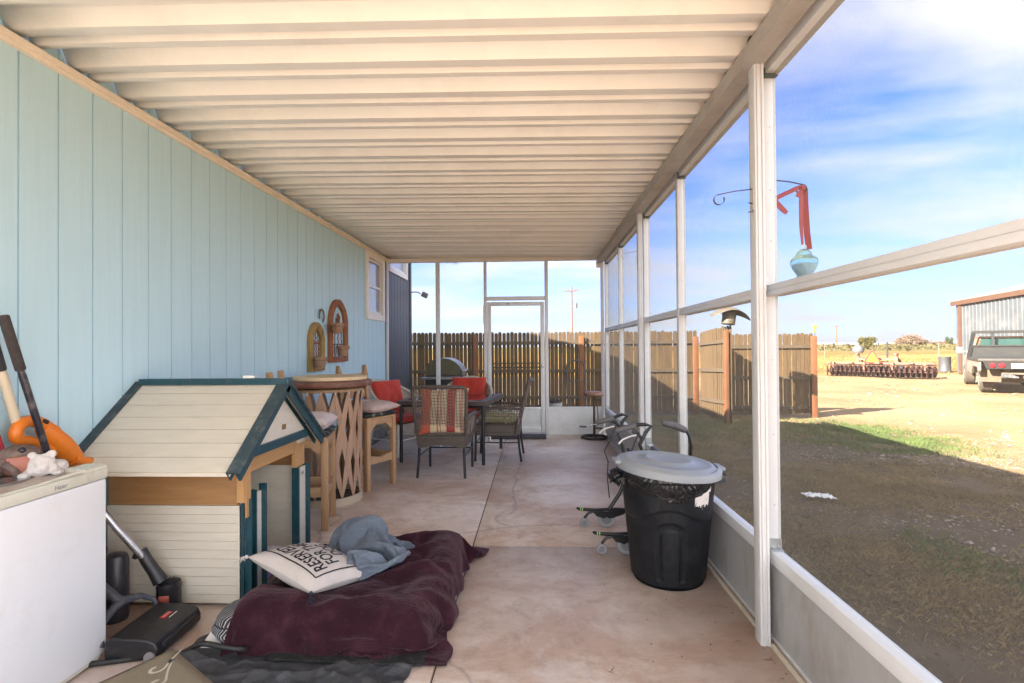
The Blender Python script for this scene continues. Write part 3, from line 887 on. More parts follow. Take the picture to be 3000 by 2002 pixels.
ell(mb, (0.0, 0.025, 0.058), (0.042, 0.048, 0.040), 24, 14, XF, 0.22, 4)
for sx in (0.030, -0.030): ell(mb, (sx, 0.025, 0.094), (0.017, 0.018, 0.018), 12, 8, XF, 0.15, 6)
for sx in (0.055, -0.055):
    ell(mb, (sx, -0.025, 0.026), (0.026, 0.050, 0.032), 18, 12, XF, 0.22, 8 + sx); ell(mb, (sx * 0.9, 0.06, 0.012), (0.022, 0.032, 0.014), 12, 8, XF, 0.2, 9 + sx)
ell(mb, (0, -0.01, 0.022), (0.068, 0.082, 0.024), 22, 10, XF, 0.2, 3)   # the block it sits on
frog = mb.build('frog_figurine', M('white_stone', (0.62, 0.58, 0.56), 0.85, 0.08, 14, dirt=(0.42, 0.33, 0.28), damt=0.4, dscale=16, bump=0.5, bscale=70), ang=80, origin=(-2.07, 2.145, TZ))
fuse(frog)
tag(frog, 'chalky white stone frog figurine crouching on the freezer lid', 'figurine')
# ---- long handled tools against the wall
def pole(name, label, p, q, segs, mats):
    # segs: (from, to, radius, part) fractions from the foot p to the top q
    p, q = Vector(p), Vector(q)
    t = thing(name, label, 'tool', p)
    for (a, b, r, part), m in zip(segs, mats):
        mb = MB(); A, B = p.lerp(q, a), p.lerp(q, b)
        mb.tube([A, A.lerp(B, 0.02), A.lerp(B, 0.98), B], [r * 0.88, r, r, r * 0.85], 14)
        mb.build(part, m, t, True)
    return t
FOAM = M('grip_foam', (0.05, 0.04, 0.038), 0.9, 0.2, 40, bump=0.3, bscale=200)
NAVY = M('black_shaft', (0.018, 0.018, 0.028), 0.28, 0.3, 10, dirt=(0.36, 0.31, 0.27), damt=0.5, dscale=11)
def along(p, q, z):
    t = (z - p[2]) / (q[2] - p[2]); return tuple(p[i] + (q[i] - p[i]) * t for i in range(3))
BT, BM_ = (-2.20, 2.105, 1.517), (-2.2, 2.307, 0.90)
foot = along(BM_, BT, 0.02); pole('pole_handle', 'black pole with thick brown foam grip leaning on the blue wall', foot, BT,
     [(0, 0.845, 0.0145, 'shaft'), (0.846, 1.0, 0.0195, 'grip')], [NAVY, FOAM])
CT, CM = (-2.28, 2.14, 1.40), (-2.28, 2.275, 0.93)
CTT = along(CM, CT, 1.62)
foot = along(CM, CT, 0.02); pole('rake_handle', 'cream fibreglass tool handle with black rubber grip against the wall', foot, CTT,
     [(0, 0.79, 0.0185, 'shaft'), (0.791, 1.0, 0.0205, 'grip')], [M('fibreglass_cream', (0.62, 0.54, 0.40), 0.45, 0.06), M('grip_black', (0.03, 0.03, 0.035), 0.6, 0.2, 30, bump=0.4, bscale=150)])
RT, RM_ = (-2.28, 2.10, 1.15), (-2.28, 2.175, 0.93)
foot = along(RM_, RT, 0.02); pole('broom_handle', 'shiny red broom handle between the green and cream handles', foot, along(RM_, RT, 1.28), [(0, 1, 0.0165, 'shaft')], [M('red_paint', (0.45, 0.03, 0.06), 0.25, 0.1)])
GT, GM_ = (-2.28, 2.05, 1.05), (-2.28, 2.115, 0.90)
foot = along(GM_, GT, 0.02); pole('broom_handle', 'shiny green broom handle nearest the left edge of the photo', foot, along(GM_, GT, 1.2), [(0, 1, 0.0155, 'shaft')], [M('green_paint', (0.02, 0.22, 0.12), 0.25, 0.1)])
# ---- orange leaf blower
ORANGE = M('orange_plastic', (0.75, 0.20, 0.015), 0.35, 0.08, 8, dirt=(0.35, 0.12, 0.03), damt=0.3, dscale=8)
bl = thing('leaf_blower', 'orange plastic leaf blower propped behind the freezer', 'leaf blower', (-2.24, 2.60, 0))
mb = MB()
def spline(pts, rs, n=6):
    P, Q = [], []
    for k in range(len(pts) - 1):
        a, b_, c_, d_ = [Vector(pts[max(0, min(len(pts) - 1, k + o_))]) for o_ in (-1, 0, 1, 2)]
        for i in range(n):
            q = i / n
            P.append(0.5 * (2 * b_ + (c_ - a) * q + (2 * a - 5 * b_ + 4 * c_ - d_) * q * q + (3 * b_ - a - 3 * c_ + d_) * q ** 3)); Q.append(rs[k] + (rs[k + 1] - rs[k]) * q)
    P.append(Vector(pts[-1])); Q.append(rs[-1]); return P, Q
mb.tube(*spline([(-2.265, 2.345, 1.015), (-2.262, 2.385, 0.975), (-2.258, 2.43, 0.925), (-2.255, 2.475, 0.870), (-2.25, 2.515, 0.825), (-2.262, 2.58, 0.70), (-2.285, 2.66, 0.30), (-2.285, 2.68, 0.02)], [0.030, 0.043, 0.050, 0.050, 0.036, 0.030, 0.028, 0.03]), 18)
mb.tube(*spline([(-2.26, 2.40, 0.985), (-2.265, 2.34, 1.035), (-2.268, 2.29, 1.055), (-2.268, 2.245, 1.045), (-2.268, 2.225, 1.01), (-2.268, 2.235, 0.98), (-2.266, 2.29, 0.965), (-2.262, 2.36, 0.925), (-2.258, 2.44, 0.885)], [0.032, 0.028, 0.025, 0.025, 0.026, 0.024, 0.020, 0.022, 0.03]), 14)
mb.tube(*spline([(-2.25, 2.47, 0.845), (-2.245, 2.53, 0.822), (-2.235, 2.60, 0.808), (-2.225, 2.655, 0.806)], [0.040, 0.036, 0.026, 0.020]), 14, flat=((1, 0, 0), 1.2, 0.7))
mb.build('housing', ORANGE, bl, True, ang=70)
mb = MB(); mb.box((-2.238, 2.335, 1.045), (0.02, 0.025, 0.016), (R(-35), 0, 0), 0, 0.004); mb.build('switch', BLACKP, bl, True)
# ---- floor sweeper
sw = thing('floor_sweeper', 'dusty black floor sweeper with red label beside the freezer', 'floor sweeper', (-1.79, 2.43, 0))
XS = Matrix.Translation((-1.785, 2.425, 0)) @ Matrix.Rotation(R(3), 4, 'Z')
pr = [(-0.115, 0.012), (0.112, 0.012), (0.118, 0.05), (0.105, 0.082), (0.075, 0.096), (0.0, 0.104), (-0.09, 0.108), (-0.112, 0.095), (-0.118, 0.05)]
mb = MB(); mb.prism([(a, -0.168, b) for a, b in pr], (0, 0.335, 0), 0, XS)
o = mb.build('body', BLACKP, sw, True, ang=25)
bv = o.modifiers.new('bevel', 'BEVEL'); bv.width = 0.008; bv.segments = 3; bv.limit_method = 'ANGLE'
mb = MB(); mb.box((0.113, 0.0, 0.045), (0.016, 0.26, 0.05), (0, R(10), 0), 0, 0.006, XS)
for k in range(5): mb.lathe([(0, 0), (0.006, 0), (0.006, 0.003), (0, 0.003)], (0, 0, 0), 8, 0, XS @ Matrix.Translation((0.121, -0.12 + 0.02 * k, 0.05 - 0.006 * (k % 2))) @ Matrix.Rotation(R(90), 4, 'Y'))
mb.build('bumper', M('rubber_black', (0.015, 0.015, 0.018), 0.6, 0.3, 20), sw, True)
mb = MB(); mb.box((0.02, 0.045, 0.1035), (0.024, 0.062, 0.0015), (0, R(4.5), 0), 0, 0.0, XS); lb = mb.build('label', M('label_red', (0.50, 0.03, 0.03), 0.4), sw, True)
def lab(x, y):
    p = XS @ Vector((0.02 - y, 0.045 + x, 0.1052 + y * 0.08)); return tuple(p)
text_mesh('Rubbermaid', 0.011, lab, 'lettering', M('white_ink', (0.8, 0.8, 0.8), 0.5), lb, True)
mb = MB(); mb.box((0.046, 0.055, 0.1010), (0.003, 0.058, 0.0015), (0, R(4.5), 0), 0, 0, XS); mb.build('label_stripe', MATS['white_ink'], sw, True)
mb = MB()
mb.tube([(-1.90, 2.60, 0.06), (-1.925, 2.60, 0.115), (-1.96, 2.56, 0.150), (-1.985, 2.48, 0.165), (-1.985, 2.42, 0.16), (-1.955, 2.31, 0.13), (-1.915, 2.265, 0.06)], [0.012, 0.013, 0.014, 0.022, 0.020, 0.013, 0.012], 10)
mb.tube([(-1.985, 2.46, 0.165), (-2.04, 2.455, 0.215), (-2.12, 2.44, 0.30)], [0.024, 0.022, 0.019], 12)
mb.build('yoke', M('dark_grey_plastic', (0.055, 0.06, 0.075), 0.35, 0.2, 14, dirt=(0.2, 0.18, 0.16), damt=0.3, dscale=10), sw, True)
mb = MB(); mb.tube([(-2.12, 2.44, 0.30), (-2.28, 2.40, 0.50)], 0.012, 10); mb.build('pole', CHROME, sw, True)
for sy in (-0.17, 0.17):
    mb = MB(); mb.lathe([(0, -0.006), (0.024, -0.006), (0.024, 0.006), (0, 0.006)], (0, 0, 0), 16, 0, XS @ Matrix.Translation((0.085, sy, 0.024)) @ Matrix.Rotation(R(90), 4, 'X')); mb.build('wheel', M('wheel_grey', (0.25, 0.24, 0.25), 0.5), sw, True)
# ---- vacuum cleaner
va = thing('vacuum_cleaner', 'black vacuum head with chrome wand leaning by the dog house wall', 'vacuum cleaner', (-1.98, 2.68, 0))
mb = MB(); mb.tube([(-2.005, 2.63, 0.315), (-2.08, 2.55, 0.49), (-2.20, 2.43, 0.78)], 0.0165, 12)
mb.build('wand', CHROME, va, True)
mb = MB()
mb.tube([(-2.02, 2.64, 0.345), (-1.995, 2.645, 0.29), (-1.965, 2.655, 0.235), (-1.935, 2.665, 0.175)], [0.026, 0.029, 0.030, 0.036], 14)
mb.lathe([(0.052, 0.02), (0.056, 0.06), (0.056, 0.135), (0.058, 0.14), (0.058, 0.15), (0.054, 0.152), (0.054, 0.165), (0.0, 0.170)], (-1.905, 2.685, 0.0), 22)
mb.lathe([(0.085, 0.0), (0.088, 0.015), (0.07, 0.028), (0.05, 0.032)], (-1.905, 2.685, 0.0), 24)
for k in range(5): mb.box((-1.905 + (k - 2) * 0.018, 2.685, 0.171), (0.005, 0.085 - abs(k - 2) * 0.012, 0.006), None, 0, 0.001)
mb.box((-2.028, 2.62, 0.33), (0.022, 0.03, 0.04), (0, 0.4, 0), 0, 0.004)
mb.build('floor_head', BLACKP, va, True)
mb = MB(); mb.box((-1.893, 2.6285, 0.095), (0.048, 0.004, 0.042), (0, 0, R(12)), 0, 0.001); mb.build('label', M('label_rust', (0.28, 0.06, 0.04), 0.5, 0.2, 60), va, True)
mb = MB(); mb.lathe([(0.0, 0.0), (0.055, 0.0), (0.06, 0.02), (0.058, 0.30), (0.05, 0.325), (0.03, 0.335), (0.0, 0.337)], (-2.14, 2.62, 0.0), 20)
mb.build('canister', M('canister_black', (0.03, 0.028, 0.035), 0.35, 0.2, 12, dirt=(0.15, 0.12, 0.1), damt=0.3), va, True)

# ---------------------------------------------------------------- the dog house
DX = -1.56                     # plane of the front
TEAL = M('teal_trim', (0.010, 0.055, 0.075), 0.35, 0.12, 8, dirt=(0.10, 0.13, 0.14), damt=0.35, dscale=14)
TEALD = M('teal_dusty', (0.034, 0.058, 0.072), 0.6, 0.15, 8, dirt=(0.18, 0.18, 0.17), damt=0.6, dscale=16)
def lap_mat(name, base, pitch, off, line, wear=0.0):
    m, nt, b = newmat(name)
    tc = nt.nodes.new('ShaderNodeTexCoord')
    v = coords(nt, (2, 2, 12))
    f = tex(nt, v, 4, 6, 0.6)
    col = ramp(nt, f, [(0.3, sc(base, 0.95)), (0.7, sc(base, 1.05))])
    if wear:
        sepn = tex(nt, coords(nt, (3.0, 30, 30)), 1.2, 6, 0.65, 0.5)
        col = mixc(nt, ramp(nt, sepn, [(0.64, (0, 0, 0)), (0.70, (wear,) * 3)]), col, line)
    nt.links.new(col, b.inputs['Base Color'])
    b.inputs['Roughness'].default_value = 0.45
    bumpn(nt, b, f, 0.1, 0.002)
    return m
DCREAM = lap_mat('dog_cream', (0.63, 0.58, 0.49), 0, 0, (0.4, 0.3, 0.2))
DROOF = lap_mat('dog_roof_cream', (0.62, 0.565, 0.475), 0, 0, (0.42, 0.26, 0.17), 0.35)
PLY = wood('plywood', (0.52, 0.29, 0.115), (0.36, 0.17, 0.055), 'Y', 0.45, 0.45, knots=True)
PLYX = wood('plywood_side', (0.40, 0.215, 0.085), (0.25, 0.115, 0.04), 'X', 0.4, 0.5)
PLYZ = wood('plywood_post', (0.55, 0.31, 0.13), (0.38, 0.19, 0.07), 'Z', 0.6, 0.45)
dh = thing('dog_house', 'cream plank dog house with dark teal trim and pitched roof against the wall', 'dog house', (-1.95, 3.05, 0))
RG = 3.02; RZ = 1.175
E0, E1, EZ = 2.505, 3.535, 0.775
GX = -1.43                     # gable plane
XB = -2.325
def roof_side(ye, sgn):
    # six lapped planks
    mb = MB(); n = 7
    for k in range(n):
        a0, a1 = k / n, (k + 1) / n
        y0, z0 = RG + (ye - RG) * a0, RZ + (EZ - RZ) * a0
        y1, z1 = RG + (ye - RG) * a1, RZ + (EZ - RZ) * a1
        dy, dz = (y1 - y0), (z1 - z0); L = math.hypot(dy, dz)
        ny, nz = (dz / L * (1 if dy < 0 else -1), abs(dy) / L)
        g = 0.0018 / L
        pts = [(y0 + dy * g, z0 + dz * g), (y1 - dy * g, z1 - dz * g)]
        poly = [(XB + 0.03, pts[0][0], pts[0][1]), (XB + 0.03, pts[1][0], pts[1][1]), (XB + 0.03, pts[1][0] - ny * 0.016, pts[1][1] - nz * 0.016), (XB + 0.03, pts[0][0] - ny * 0.016, pts[0][1] - nz * 0.016)]
        mb.prism(poly, (GX - 0.045 - XB - 0.03, 0, 0))
    L = math.hypot(ye - RG, EZ - RZ)
    mb.prism([(XB + 0.032, RG, RZ - 0.010), (XB + 0.032, ye - (ye - RG) * 0.004, EZ - 0.008), (XB + 0.032, ye - (ye - RG) * 0.004, EZ - 0.022), (XB + 0.032, RG, RZ - 0.024)], (GX - 0.048 - XB - 0.03, 0, 0))
    return mb.build('roof_panel', DROOF, dh, True)
roof_side(E0, 1); roof_side(E1, -1)
for xe in (GX, XB + 0.02):
    for ye in (E0, E1):
        mb = MB()
        d = Vector((0, ye - RG, EZ - RZ)).normalized(); nrm = Vector((0, -d.z, d.y)) if ye < RG else Vector((0, d.z, -d.y))
        if nrm.z < 0: nrm = -nrm
        a = Vector((xe - 0.02, RG, RZ)) + nrm * 0.006; b = Vector((xe - 0.02, ye, EZ)) + d * 0.012 + nrm * 0.006
        mb.bar(a, b, 0.072, 0.010, nrm)
        mb.build('roof_trim', TEALD, dh, True)
        if xe == GX:
            mb = MB(); mb.bar(a - nrm * 0.030 + Vector((0.014, 0, 0)), b - nrm * 0.030 + Vector((0.014, 0, 0)), 0.012, 0.052, nrm); mb.bar(a - nrm * 0.03 - Vector((0.034, 0, 0)), b - nrm * 0.03 - Vector((0.034, 0, 0)), 0.006, 0.05, nrm)
            mb.build('barge_trim', TEAL, dh, True)
mb = MB(); mb.bar((XB + 0.02, RG, RZ + 0.016), (GX + 0.012, RG, RZ + 0.016), 0.05, 0.016); mb.bar((XB + 0.02, RG - 0.024, RZ + 0.002), (GX + 0.010, RG - 0.024, RZ + 0.002), 0.006, 0.028); mb.bar((XB + 0.02, RG + 0.024, RZ + 0.002), (GX + 0.010, RG + 0.024, RZ + 0.002), 0.006, 0.028)
mb.box((GX + 0.004, RG, RZ + 0.004), (0.022, 0.058, 0.05), None, 0, 0.003)
mb.build('ridge_cap', TEAL, dh, True)
# gable panel
GP = GX - 0.052
mb = MB(); mb.prism([(GP, E0 + 0.10, EZ + 0.065), (GP, RG, RZ - 0.035), (GP, E1 - 0.10, EZ + 0.065)], (-0.014, 0, 0))
for (yy, zz) in ((RG + 0.01, 1.075), (RG + 0.33, 0.885)): mb.lathe([(0, 0), (0.011, 0), (0.009, 0.006), (0, 0.007)], (0, 0, 0), 10, 1, Matrix.Translation((GP, yy, zz)) @ Matrix.Rotation(R(90), 4, 'Y'))
mb.build('gable_panel', [DCREAM, TEAL], dh, True)
mb = MB(); mb.span((GP + 0.0005, RG + 0.03, 0.895), (GP + 0.003, RG + 0.075, 0.925)); mb.build('tag', M('tag_bronze', (0.20, 0.13, 0.06), 0.4, 0.3, 60), dh, True)
mb = MB(); mb.span((GP - 0.005, 2.70, 0.805), (GP + 0.016, 3.365, 0.852)); mb.build('gable_trim', TEAL, dh, True)
# front header, posts, side bands
mb = MB(); mb.span((DX - 0.012, 2.80, 0.700), (DX + 0.010, 3.36, 0.815)); mb.build('front_header', PLY, dh, True)
mb = MB(); mb.span((DX - 0.03, 2.765, 0.55), (DX + 0.013, 2.80, 0.80)); mb.span((DX + 0.0135, 2.768, 0.47), (DX + 0.022, 2.812, 0.78)); mb.build('corner_post', PLYZ, dh, True)
mb = MB(); mb.span((DX - 0.012, 3.365, 0.60), (DX + 0.012, 3.50, 0.80)); mb.build('corner_post', PLYZ, dh, True)
mb = MB(); mb.prism([(DX + 0.0125, 3.385, 0.87), (DX + 0.0125, 3.385, 0.755), (DX + 0.0125, 3.49, 0.755), (DX + 0.0125, 3.49, 0.80), (DX + 0.0125, 3.52, 0.80), (DX + 0.0125, 3.52, 0.83), (DX + 0.0125, 3.46, 0.87)], (0.012, 0, 0))
mb.build('corner_plate', DCREAM, dh, True)
mb = MB(); mb.span((XB + 0.02, 2.775, 0.536), (DX - 0.031, 2.793, 0.80)); mb.build('side_band', PLYX, dh, True)
mb = MB(); mb.span((XB + 0.02, 3.43, 0.605), (DX - 0.013, 3.448, 0.80)); mb.build('side_band', PLYX, dh, True)
def lap_wall(name, axis, a0, a1, pos, z0, z1, n, mat=DCREAM):
    mb = MB(); h = (z1 - z0) / n
    for k in range(n):
        if axis == 'x': mb.span((a0, pos, z0 + h * k + 0.0012), (a1, pos + 0.014, z0 + h * (k + 1) - 0.0012))
        else: mb.span((pos, a0, z0 + h * k + 0.0012), (pos + 0.014, a1, z0 + h * (k + 1) - 0.0012))
    if axis == 'x': mb.span((a0, pos + 0.004, z0 + .001), (a1, pos + 0.018, z1 - .002))
    else: mb.span((pos - 0.004, a0, z0 + .001), (pos + 0.010, a1, z1 - .002))
    return mb.build(name, mat, dh, True)
lap_wall('side_wall', 'x', XB + 0.02, DX - 0.018, 2.768, 0.015, 0.535, 11)
lap_wall('side_wall', 'x', XB + 0.02, DX - 0.015, 3.43, 0.015, 0.604, 4)
lap_wall('back_wall', 'y', 2.79, 3.425, XB + 0.03, 0.015, 0.80, 12)
mb = MB(); mb.span((XB + 0.05, 2.79, 0.016), (DX - 0.02, 3.425, 0.03)); mb.build('floor_board', PLYX, dh, True)
# front panels either side of the opening
mb = MB(); mb.span((DX - 0.014, 2.775, 0.01), (DX + 0.002, 2.785, 0.56)); mb.prism([(DX + 0.0025, 2.790, 0.01), (DX + 0.0025, 2.790, 0.57), (DX + 0.0025, 2.86, 0.60), (DX + 0.0025, 2.86, 0.01)], (0.008, 0, 0)); mb.span((DX + 0.0105, 2.792, 0.01), (DX + 0.035, 2.800, 0.565)); mb.span((DX + 0.0107, 2.850, 0.01), (DX + 0.03, 2.860, 0.597))
for z in (0.53,): mb.lathe([(0, 0), (0.006, 0), (0.004, 0.004), (0, 0.004)], (0, 0, 0), 8, 1, Matrix.Translation((DX + 0.0107, 2.812, z)) @ Matrix.Rotation(R(90), 4, 'Y'))
mb.build('corner_channel', [TEAL, MATS['white_ink']], dh, True)
lap_wall('front_panel', 'y', 2.862, 2.955, DX - 0.010, 0.01, 0.57, 10)
mb = MB(); mb.span((DX - 0.012, 2.957, 0.01), (DX + 0.028, 2.972, 0.605)); mb.build('door_trim', TEAL, dh, True)
mb = MB(); mb.span((DX - 0.012, 3.365, 0.01), (DX + 0.034, 3.380, 0.60)); mb.build('door_trim', TEAL, dh, True)
lap_wall('front_panel', 'y', 3.382, 3.50, DX + 0.004, 0.01, 0.59, 10)
mb = MB(); mb.span((DX - 0.004, 3.502, 0.01), (DX + 0.045, 3.516, 0.60)); mb.build('corner_channel', TEAL, dh, True)
mb = MB(); mb.box((DX + 0.032, 3.43, 0.555), (0.008, 0.02, 0.02), None, 0, 0.003); mb.build('clip', M('clip_grey', (0.3, 0.3, 0.3), 0.5), dh, True)
# fluffy mat inside the dog house
mb = MB()
def pm(u, v):
    x = XB + 0.06 + u * 0.70; y = 2.985 + v * 0.375
    e = min(u, 1 - u, v, 1 - v)
    z = 0.032 + 0.085 * min(1, e * 9) ** 0.5 + 0.012 * noise.noise((x * 14, y * 14, 1)) + 0.006 * noise.noise((x * 60, y * 60, 1))
    return (x, y, z)
mb.grid(60, 40, pm)
pb = mb.build('pet_mat', M('fleece_white', (0.55, 0.52, 0.54), 0.95, 0.2, 20, bump=0.8, bscale=180, sheen=0.4, dirt=(0.3, 0.26, 0.25), damt=0.4), ang=180, origin=(-1.9, 3.2, 0.031))
tag(pb, 'fluffy off-white pet mat with lavender edge inside the dog house', 'pet mat')
mb = MB()
def lv(u, v):
    y = 2.99 + u * 0.365; z = 0.033 + v * 0.095
    return (XB + 0.762 + 0.012 * v * (1 - v) * 4 + 0.004 * math.sin(u * 120) + 0.02 * noise.noise((u * 5, v, 0)), y, z - 0.03 * u * v)
mb.grid(160, 6, lv)
mb.build('edging', M('lavender', (0.33, 0.26, 0.50), 0.9, 0.1, 30), pb, True, ang=180, solid=0.004)
# ================================================================ middle: bar table, stools, wicker set, wall decor
PINE = wood('pine', (0.44, 0.27, 0.145), (0.30, 0.16, 0.075), 'Z', 0.8, 0.6)
PINEX = wood('pine_rail', (0.44, 0.27, 0.145), (0.30, 0.16, 0.075), 'X', 0.8, 0.6)
SLAT = wood('cedar_slat', (0.46, 0.29, 0.195), (0.31, 0.175, 0.105), 'Z', 1.2, 0.7)
def pillow(name, size, mat, X, label, cat, group=None, tuft=(), wr=0.006, seed=0.0, p=0.42, pinch=0.10, n=34, sag=0.0):
    w, d, h = size
    t = Vector(X.translation)
    mb = MB()
    def surf(sgn):
        def fn(a, b):
            u, v = 2 * a - 1, 2 * b - 1
            e = max(0.0, (1 - u * u) * (1 - v * v)) ** p
            x = w / 2 * u * (1 - pinch * (1 - v * v) * abs(u) ** 2); y = d / 2 * v * (1 - pinch * (1 - u * u) * abs(v) ** 2)
            z = sgn * h / 2 * e
            if sgn > 0:
                for (tu, tv, dep) in tuft:
                    r2 = ((u - tu) ** 2 + (v - tv) ** 2)
                    z -= dep * math.exp(-r2 / 0.05)
            z += wr * noise.noise((x * 9 + seed, y * 9, sgn)) * min(1, e * 2)
            z -= sag * (u * u + v * v)
            return tuple(X @ Vector((x, y, z)))
        return fn
    mb.grid(n, n, surf(1)); mb.grid(n, n, surf(-1))
    o = mb.build(name, mat, ang=80, origin=tuple(t))
    return tag(o, label, cat, group)
# ---- bar table
BX0, BY0 = -1.875, 4.75
bt = thing('bar_table', 'round bar table of crossed pointed slats with brown leather top', 'bar table', (BX0, BY0, 0))
mb = MB(); mb.lathe([(0.0, 1.03), (0.36, 1.028), (0.384, 1.035), (0.39, 1.055), (0.384, 1.078), (0.36, 1.085), (0.0, 1.086)], (BX0, BY0, 0), 48)
mb.build('top', M('leather_brown', (0.17, 0.065, 0.04), 0.5, 0.25, 10, dirt=(0.30, 0.19, 0.14), damt=0.6, dscale=7, bump=0.3, bscale=40), bt, True)
mb = MB(); mb.lathe([(0.295, 0.0), (0.295, 0.065), (0.283, 0.068), (0.278, 0.065), (0.278, 0.0)], (BX0, BY0, 0), 48, cap=False)
mb.build('base_hoop', M('hoop_wood', (0.52, 0.42, 0.31), 0.7, 0.12, 12, (3, 3, 30), bump=0.2), bt, True)
mb = MB(); mb.lathe([(0.0, 0.012), (0.277, 0.012), (0.277, 0.02), (0.0, 0.02)], (BX0, BY0, 0), 40); mb.build('base_board', M('base_dark', (0.10, 0.075, 0.055), 0.9, 0.3, 12), bt, True)
mb = MB(); mb.lathe([(0.30, 0.985), (0.306, 0.99), (0.306, 1.015), (0.30, 1.02), (0.294, 1.015), (0.294, 0.99)], (BX0, BY0, 0), 48, cap=False); mb.lathe([(0.33, 1.015), (0.0, 1.015), (0.0, 1.0275), (0.33, 1.0275)], (BX0, BY0, 0), 40); mb.build('top_hoop', PINEX, bt, True)
NJ = 16
for k in range(NJ):
    a = 2 * math.pi * (k + 0.43) / NJ
    for s in (1, -1):
        b = a + s * 1.5 * 2 * math.pi / NJ
        rt, rb = 0.300 - 0.006 * (s > 0), 0.290 - 0.005 * (s > 0)
        P = Vector((BX0 + rt * math.cos(a), BY0 + rt * math.sin(a), 0.985)); Q = Vector((BX0 + rb * math.cos(b), BY0 + rb * math.sin(b), 0.075))
        mb = MB(); N = 14; vs = []; fs = []
        for i in range(N + 1):
            t = i / N; c = P.lerp(Q, t)
            rr = Vector((c.x - BX0, c.y - BY0, 0)); cur = rr.length; rr.normalize()
            c = c + rr * (min(rt, 0.295) - cur) * 0.45
            wd = 0.007 + 0.027 * math.sin(math.pi * min(1, max(0, t))) ** 0.75 * (0.94 + 0.06 * math.sin(k * 1.7 + s))
            tang = (Q - P).normalized(); side = tang.cross(rr).normalized()
            for (sd, dr) in ((-1, -.004), (1, -.004), (1, .004), (-1, .004)): vs.append(c + side * wd * sd + rr * dr)
        for i in range(N):
            for j in range(4): fs.append((i * 4 + j, i * 4 + (j + 1) % 4, i * 4 + 4 + (j + 1) % 4, i * 4 + 4 + j))
        fs += [(3, 2, 1, 0), tuple(N * 4 + j for j in range(4))]
        mb.add(vs, fs); mb.build('slat', SLAT, bt, True)
mb = MB()
for k in range(NJ):
    a = 2 * math.pi * (k + 0.43) / NJ; p = Vector((BX0 + 0.306 * math.cos(a), BY0 + 0.306 * math.sin(a), 0.978))
    ell(mb, p, (0.010, 0.010, 0.016), 8, 6)
mb.build('rope_tie', M('sinew', (0.55, 0.45, 0.35), 0.7), bt, True)
mb = MB(); mb.lathe([(0.0, 0), (0.318, 0.0), (0.325, 0.006), (0.325, 0.028), (0.318, 0.034), (0.0, 0.034)], (0, 0, 0), 56, 0, Matrix.Translation((-1.855, 4.745, 1.0865)))
o = mb.build('wooden_disc', wood('yellow_board', (0.74, 0.57, 0.36), (0.64, 0.46, 0.26), 'X', 0.5, 0.5, knots=False), origin=(-1.855, 4.745, 1.0865))
tag(o, 'round yellowish wooden board lying on the leather bar table', 'board')
# ---- bar stools
PAD = None
def plaid_mat():
    m, nt, b = newmat('plaid_pad')
    tc = nt.nodes.new('ShaderNodeTexCoord'); sep = nt.nodes.new('ShaderNodeSeparateXYZ'); nt.links.new(tc.outputs['Object'], sep.inputs[0])
    col = (0.018, 0.028, 0.032)
    fx = mth(nt, 'FRACT', mth(nt, 'MULTIPLY', mth(nt, 'ADD', sep.outputs['X'], 0.33), 5.5)); fy = mth(nt, 'FRACT', mth(nt, 'MULTIPLY', mth(nt, 'ADD', sep.outputs['Y'], 0.37), 5.5))
    l1 = mth(nt, 'LESS_THAN', mth(nt, 'ABSOLUTE', mth(nt, 'SUBTRACT', fx, 0.5)), 0.05); l2 = mth(nt, 'LESS_THAN', mth(nt, 'ABSOLUTE', mth(nt, 'SUBTRACT', fy, 0.5)), 0.05)
    g1 = mth(nt, 'LESS_THAN', mth(nt, 'ABSOLUTE', mth(nt, 'SUBTRACT', fx, 0.5)), 0.25); g2 = mth(nt, 'LESS_THAN', mth(nt, 'ABSOLUTE', mth(nt, 'SUBTRACT', fy, 0.5)), 0.25)
    c = mixc(nt, mth(nt, 'MULTIPLY', mth(nt, 'ADD', g1, g2), 0.4), col, (0.035, 0.075, 0.085))
    c = mixc(nt, mth(nt, 'MAXIMUM', l1, l2), c, (0.30, 0.24, 0.14))
    nt.links.new(c, b.inputs['Base Color']); b.inputs['Roughness'].default_value = 0.9
    bumpn(nt, b, tex(nt, coords(nt), 220, 3), 0.3, 0.002)
    return m
PLAID = plaid_mat()
def stripe_mat(name, base, stripes, axis, freq, rough=0.9):
    # woven stripes: (offset, width, colour)
    m, nt, b = newmat(name)
    tc = nt.nodes.new('ShaderNodeTexCoord'); sep = nt.nodes.new('ShaderNodeSeparateXYZ'); nt.links.new(tc.outputs['Object'], sep.inputs[0])
    f = mth(nt, 'FRACT', mth(nt, 'MULTIPLY', mth(nt, 'ADD', sep.outputs[axis], 2.0), freq))
    c = base
    for (o, w, cc) in stripes:
        c = mixc(nt, mth(nt, 'LESS_THAN', mth(nt, 'ABSOLUTE', mth(nt, 'SUBTRACT', f, o)), w / 2), c, cc)
    n = tex(nt, coords(nt), 30, 5)
    c = mixc(nt, 0.25, c, ramp(nt, n, [(0.3, (0.3, 0.22, 0.2)), (0.7, (0.8, 0.75, 0.7))]), 'MULTIPLY')
    nt.links.new(c, b.inputs['Base Color']); b.inputs['Roughness'].default_value = rough
    bumpn(nt, b, tex(nt, coords(nt), 260, 3), 0.25, 0.002)
    return m
PINKST = stripe_mat('pink_stripe', (0.60, 0.48, 0.44), [(0.2, 0.12, (0.62, 0.52, 0.40)), (0.5, 0.06, (0.56, 0.38, 0.36)), (0.8, 0.10, (0.60, 0.44, 0.42))], 'X', 16)
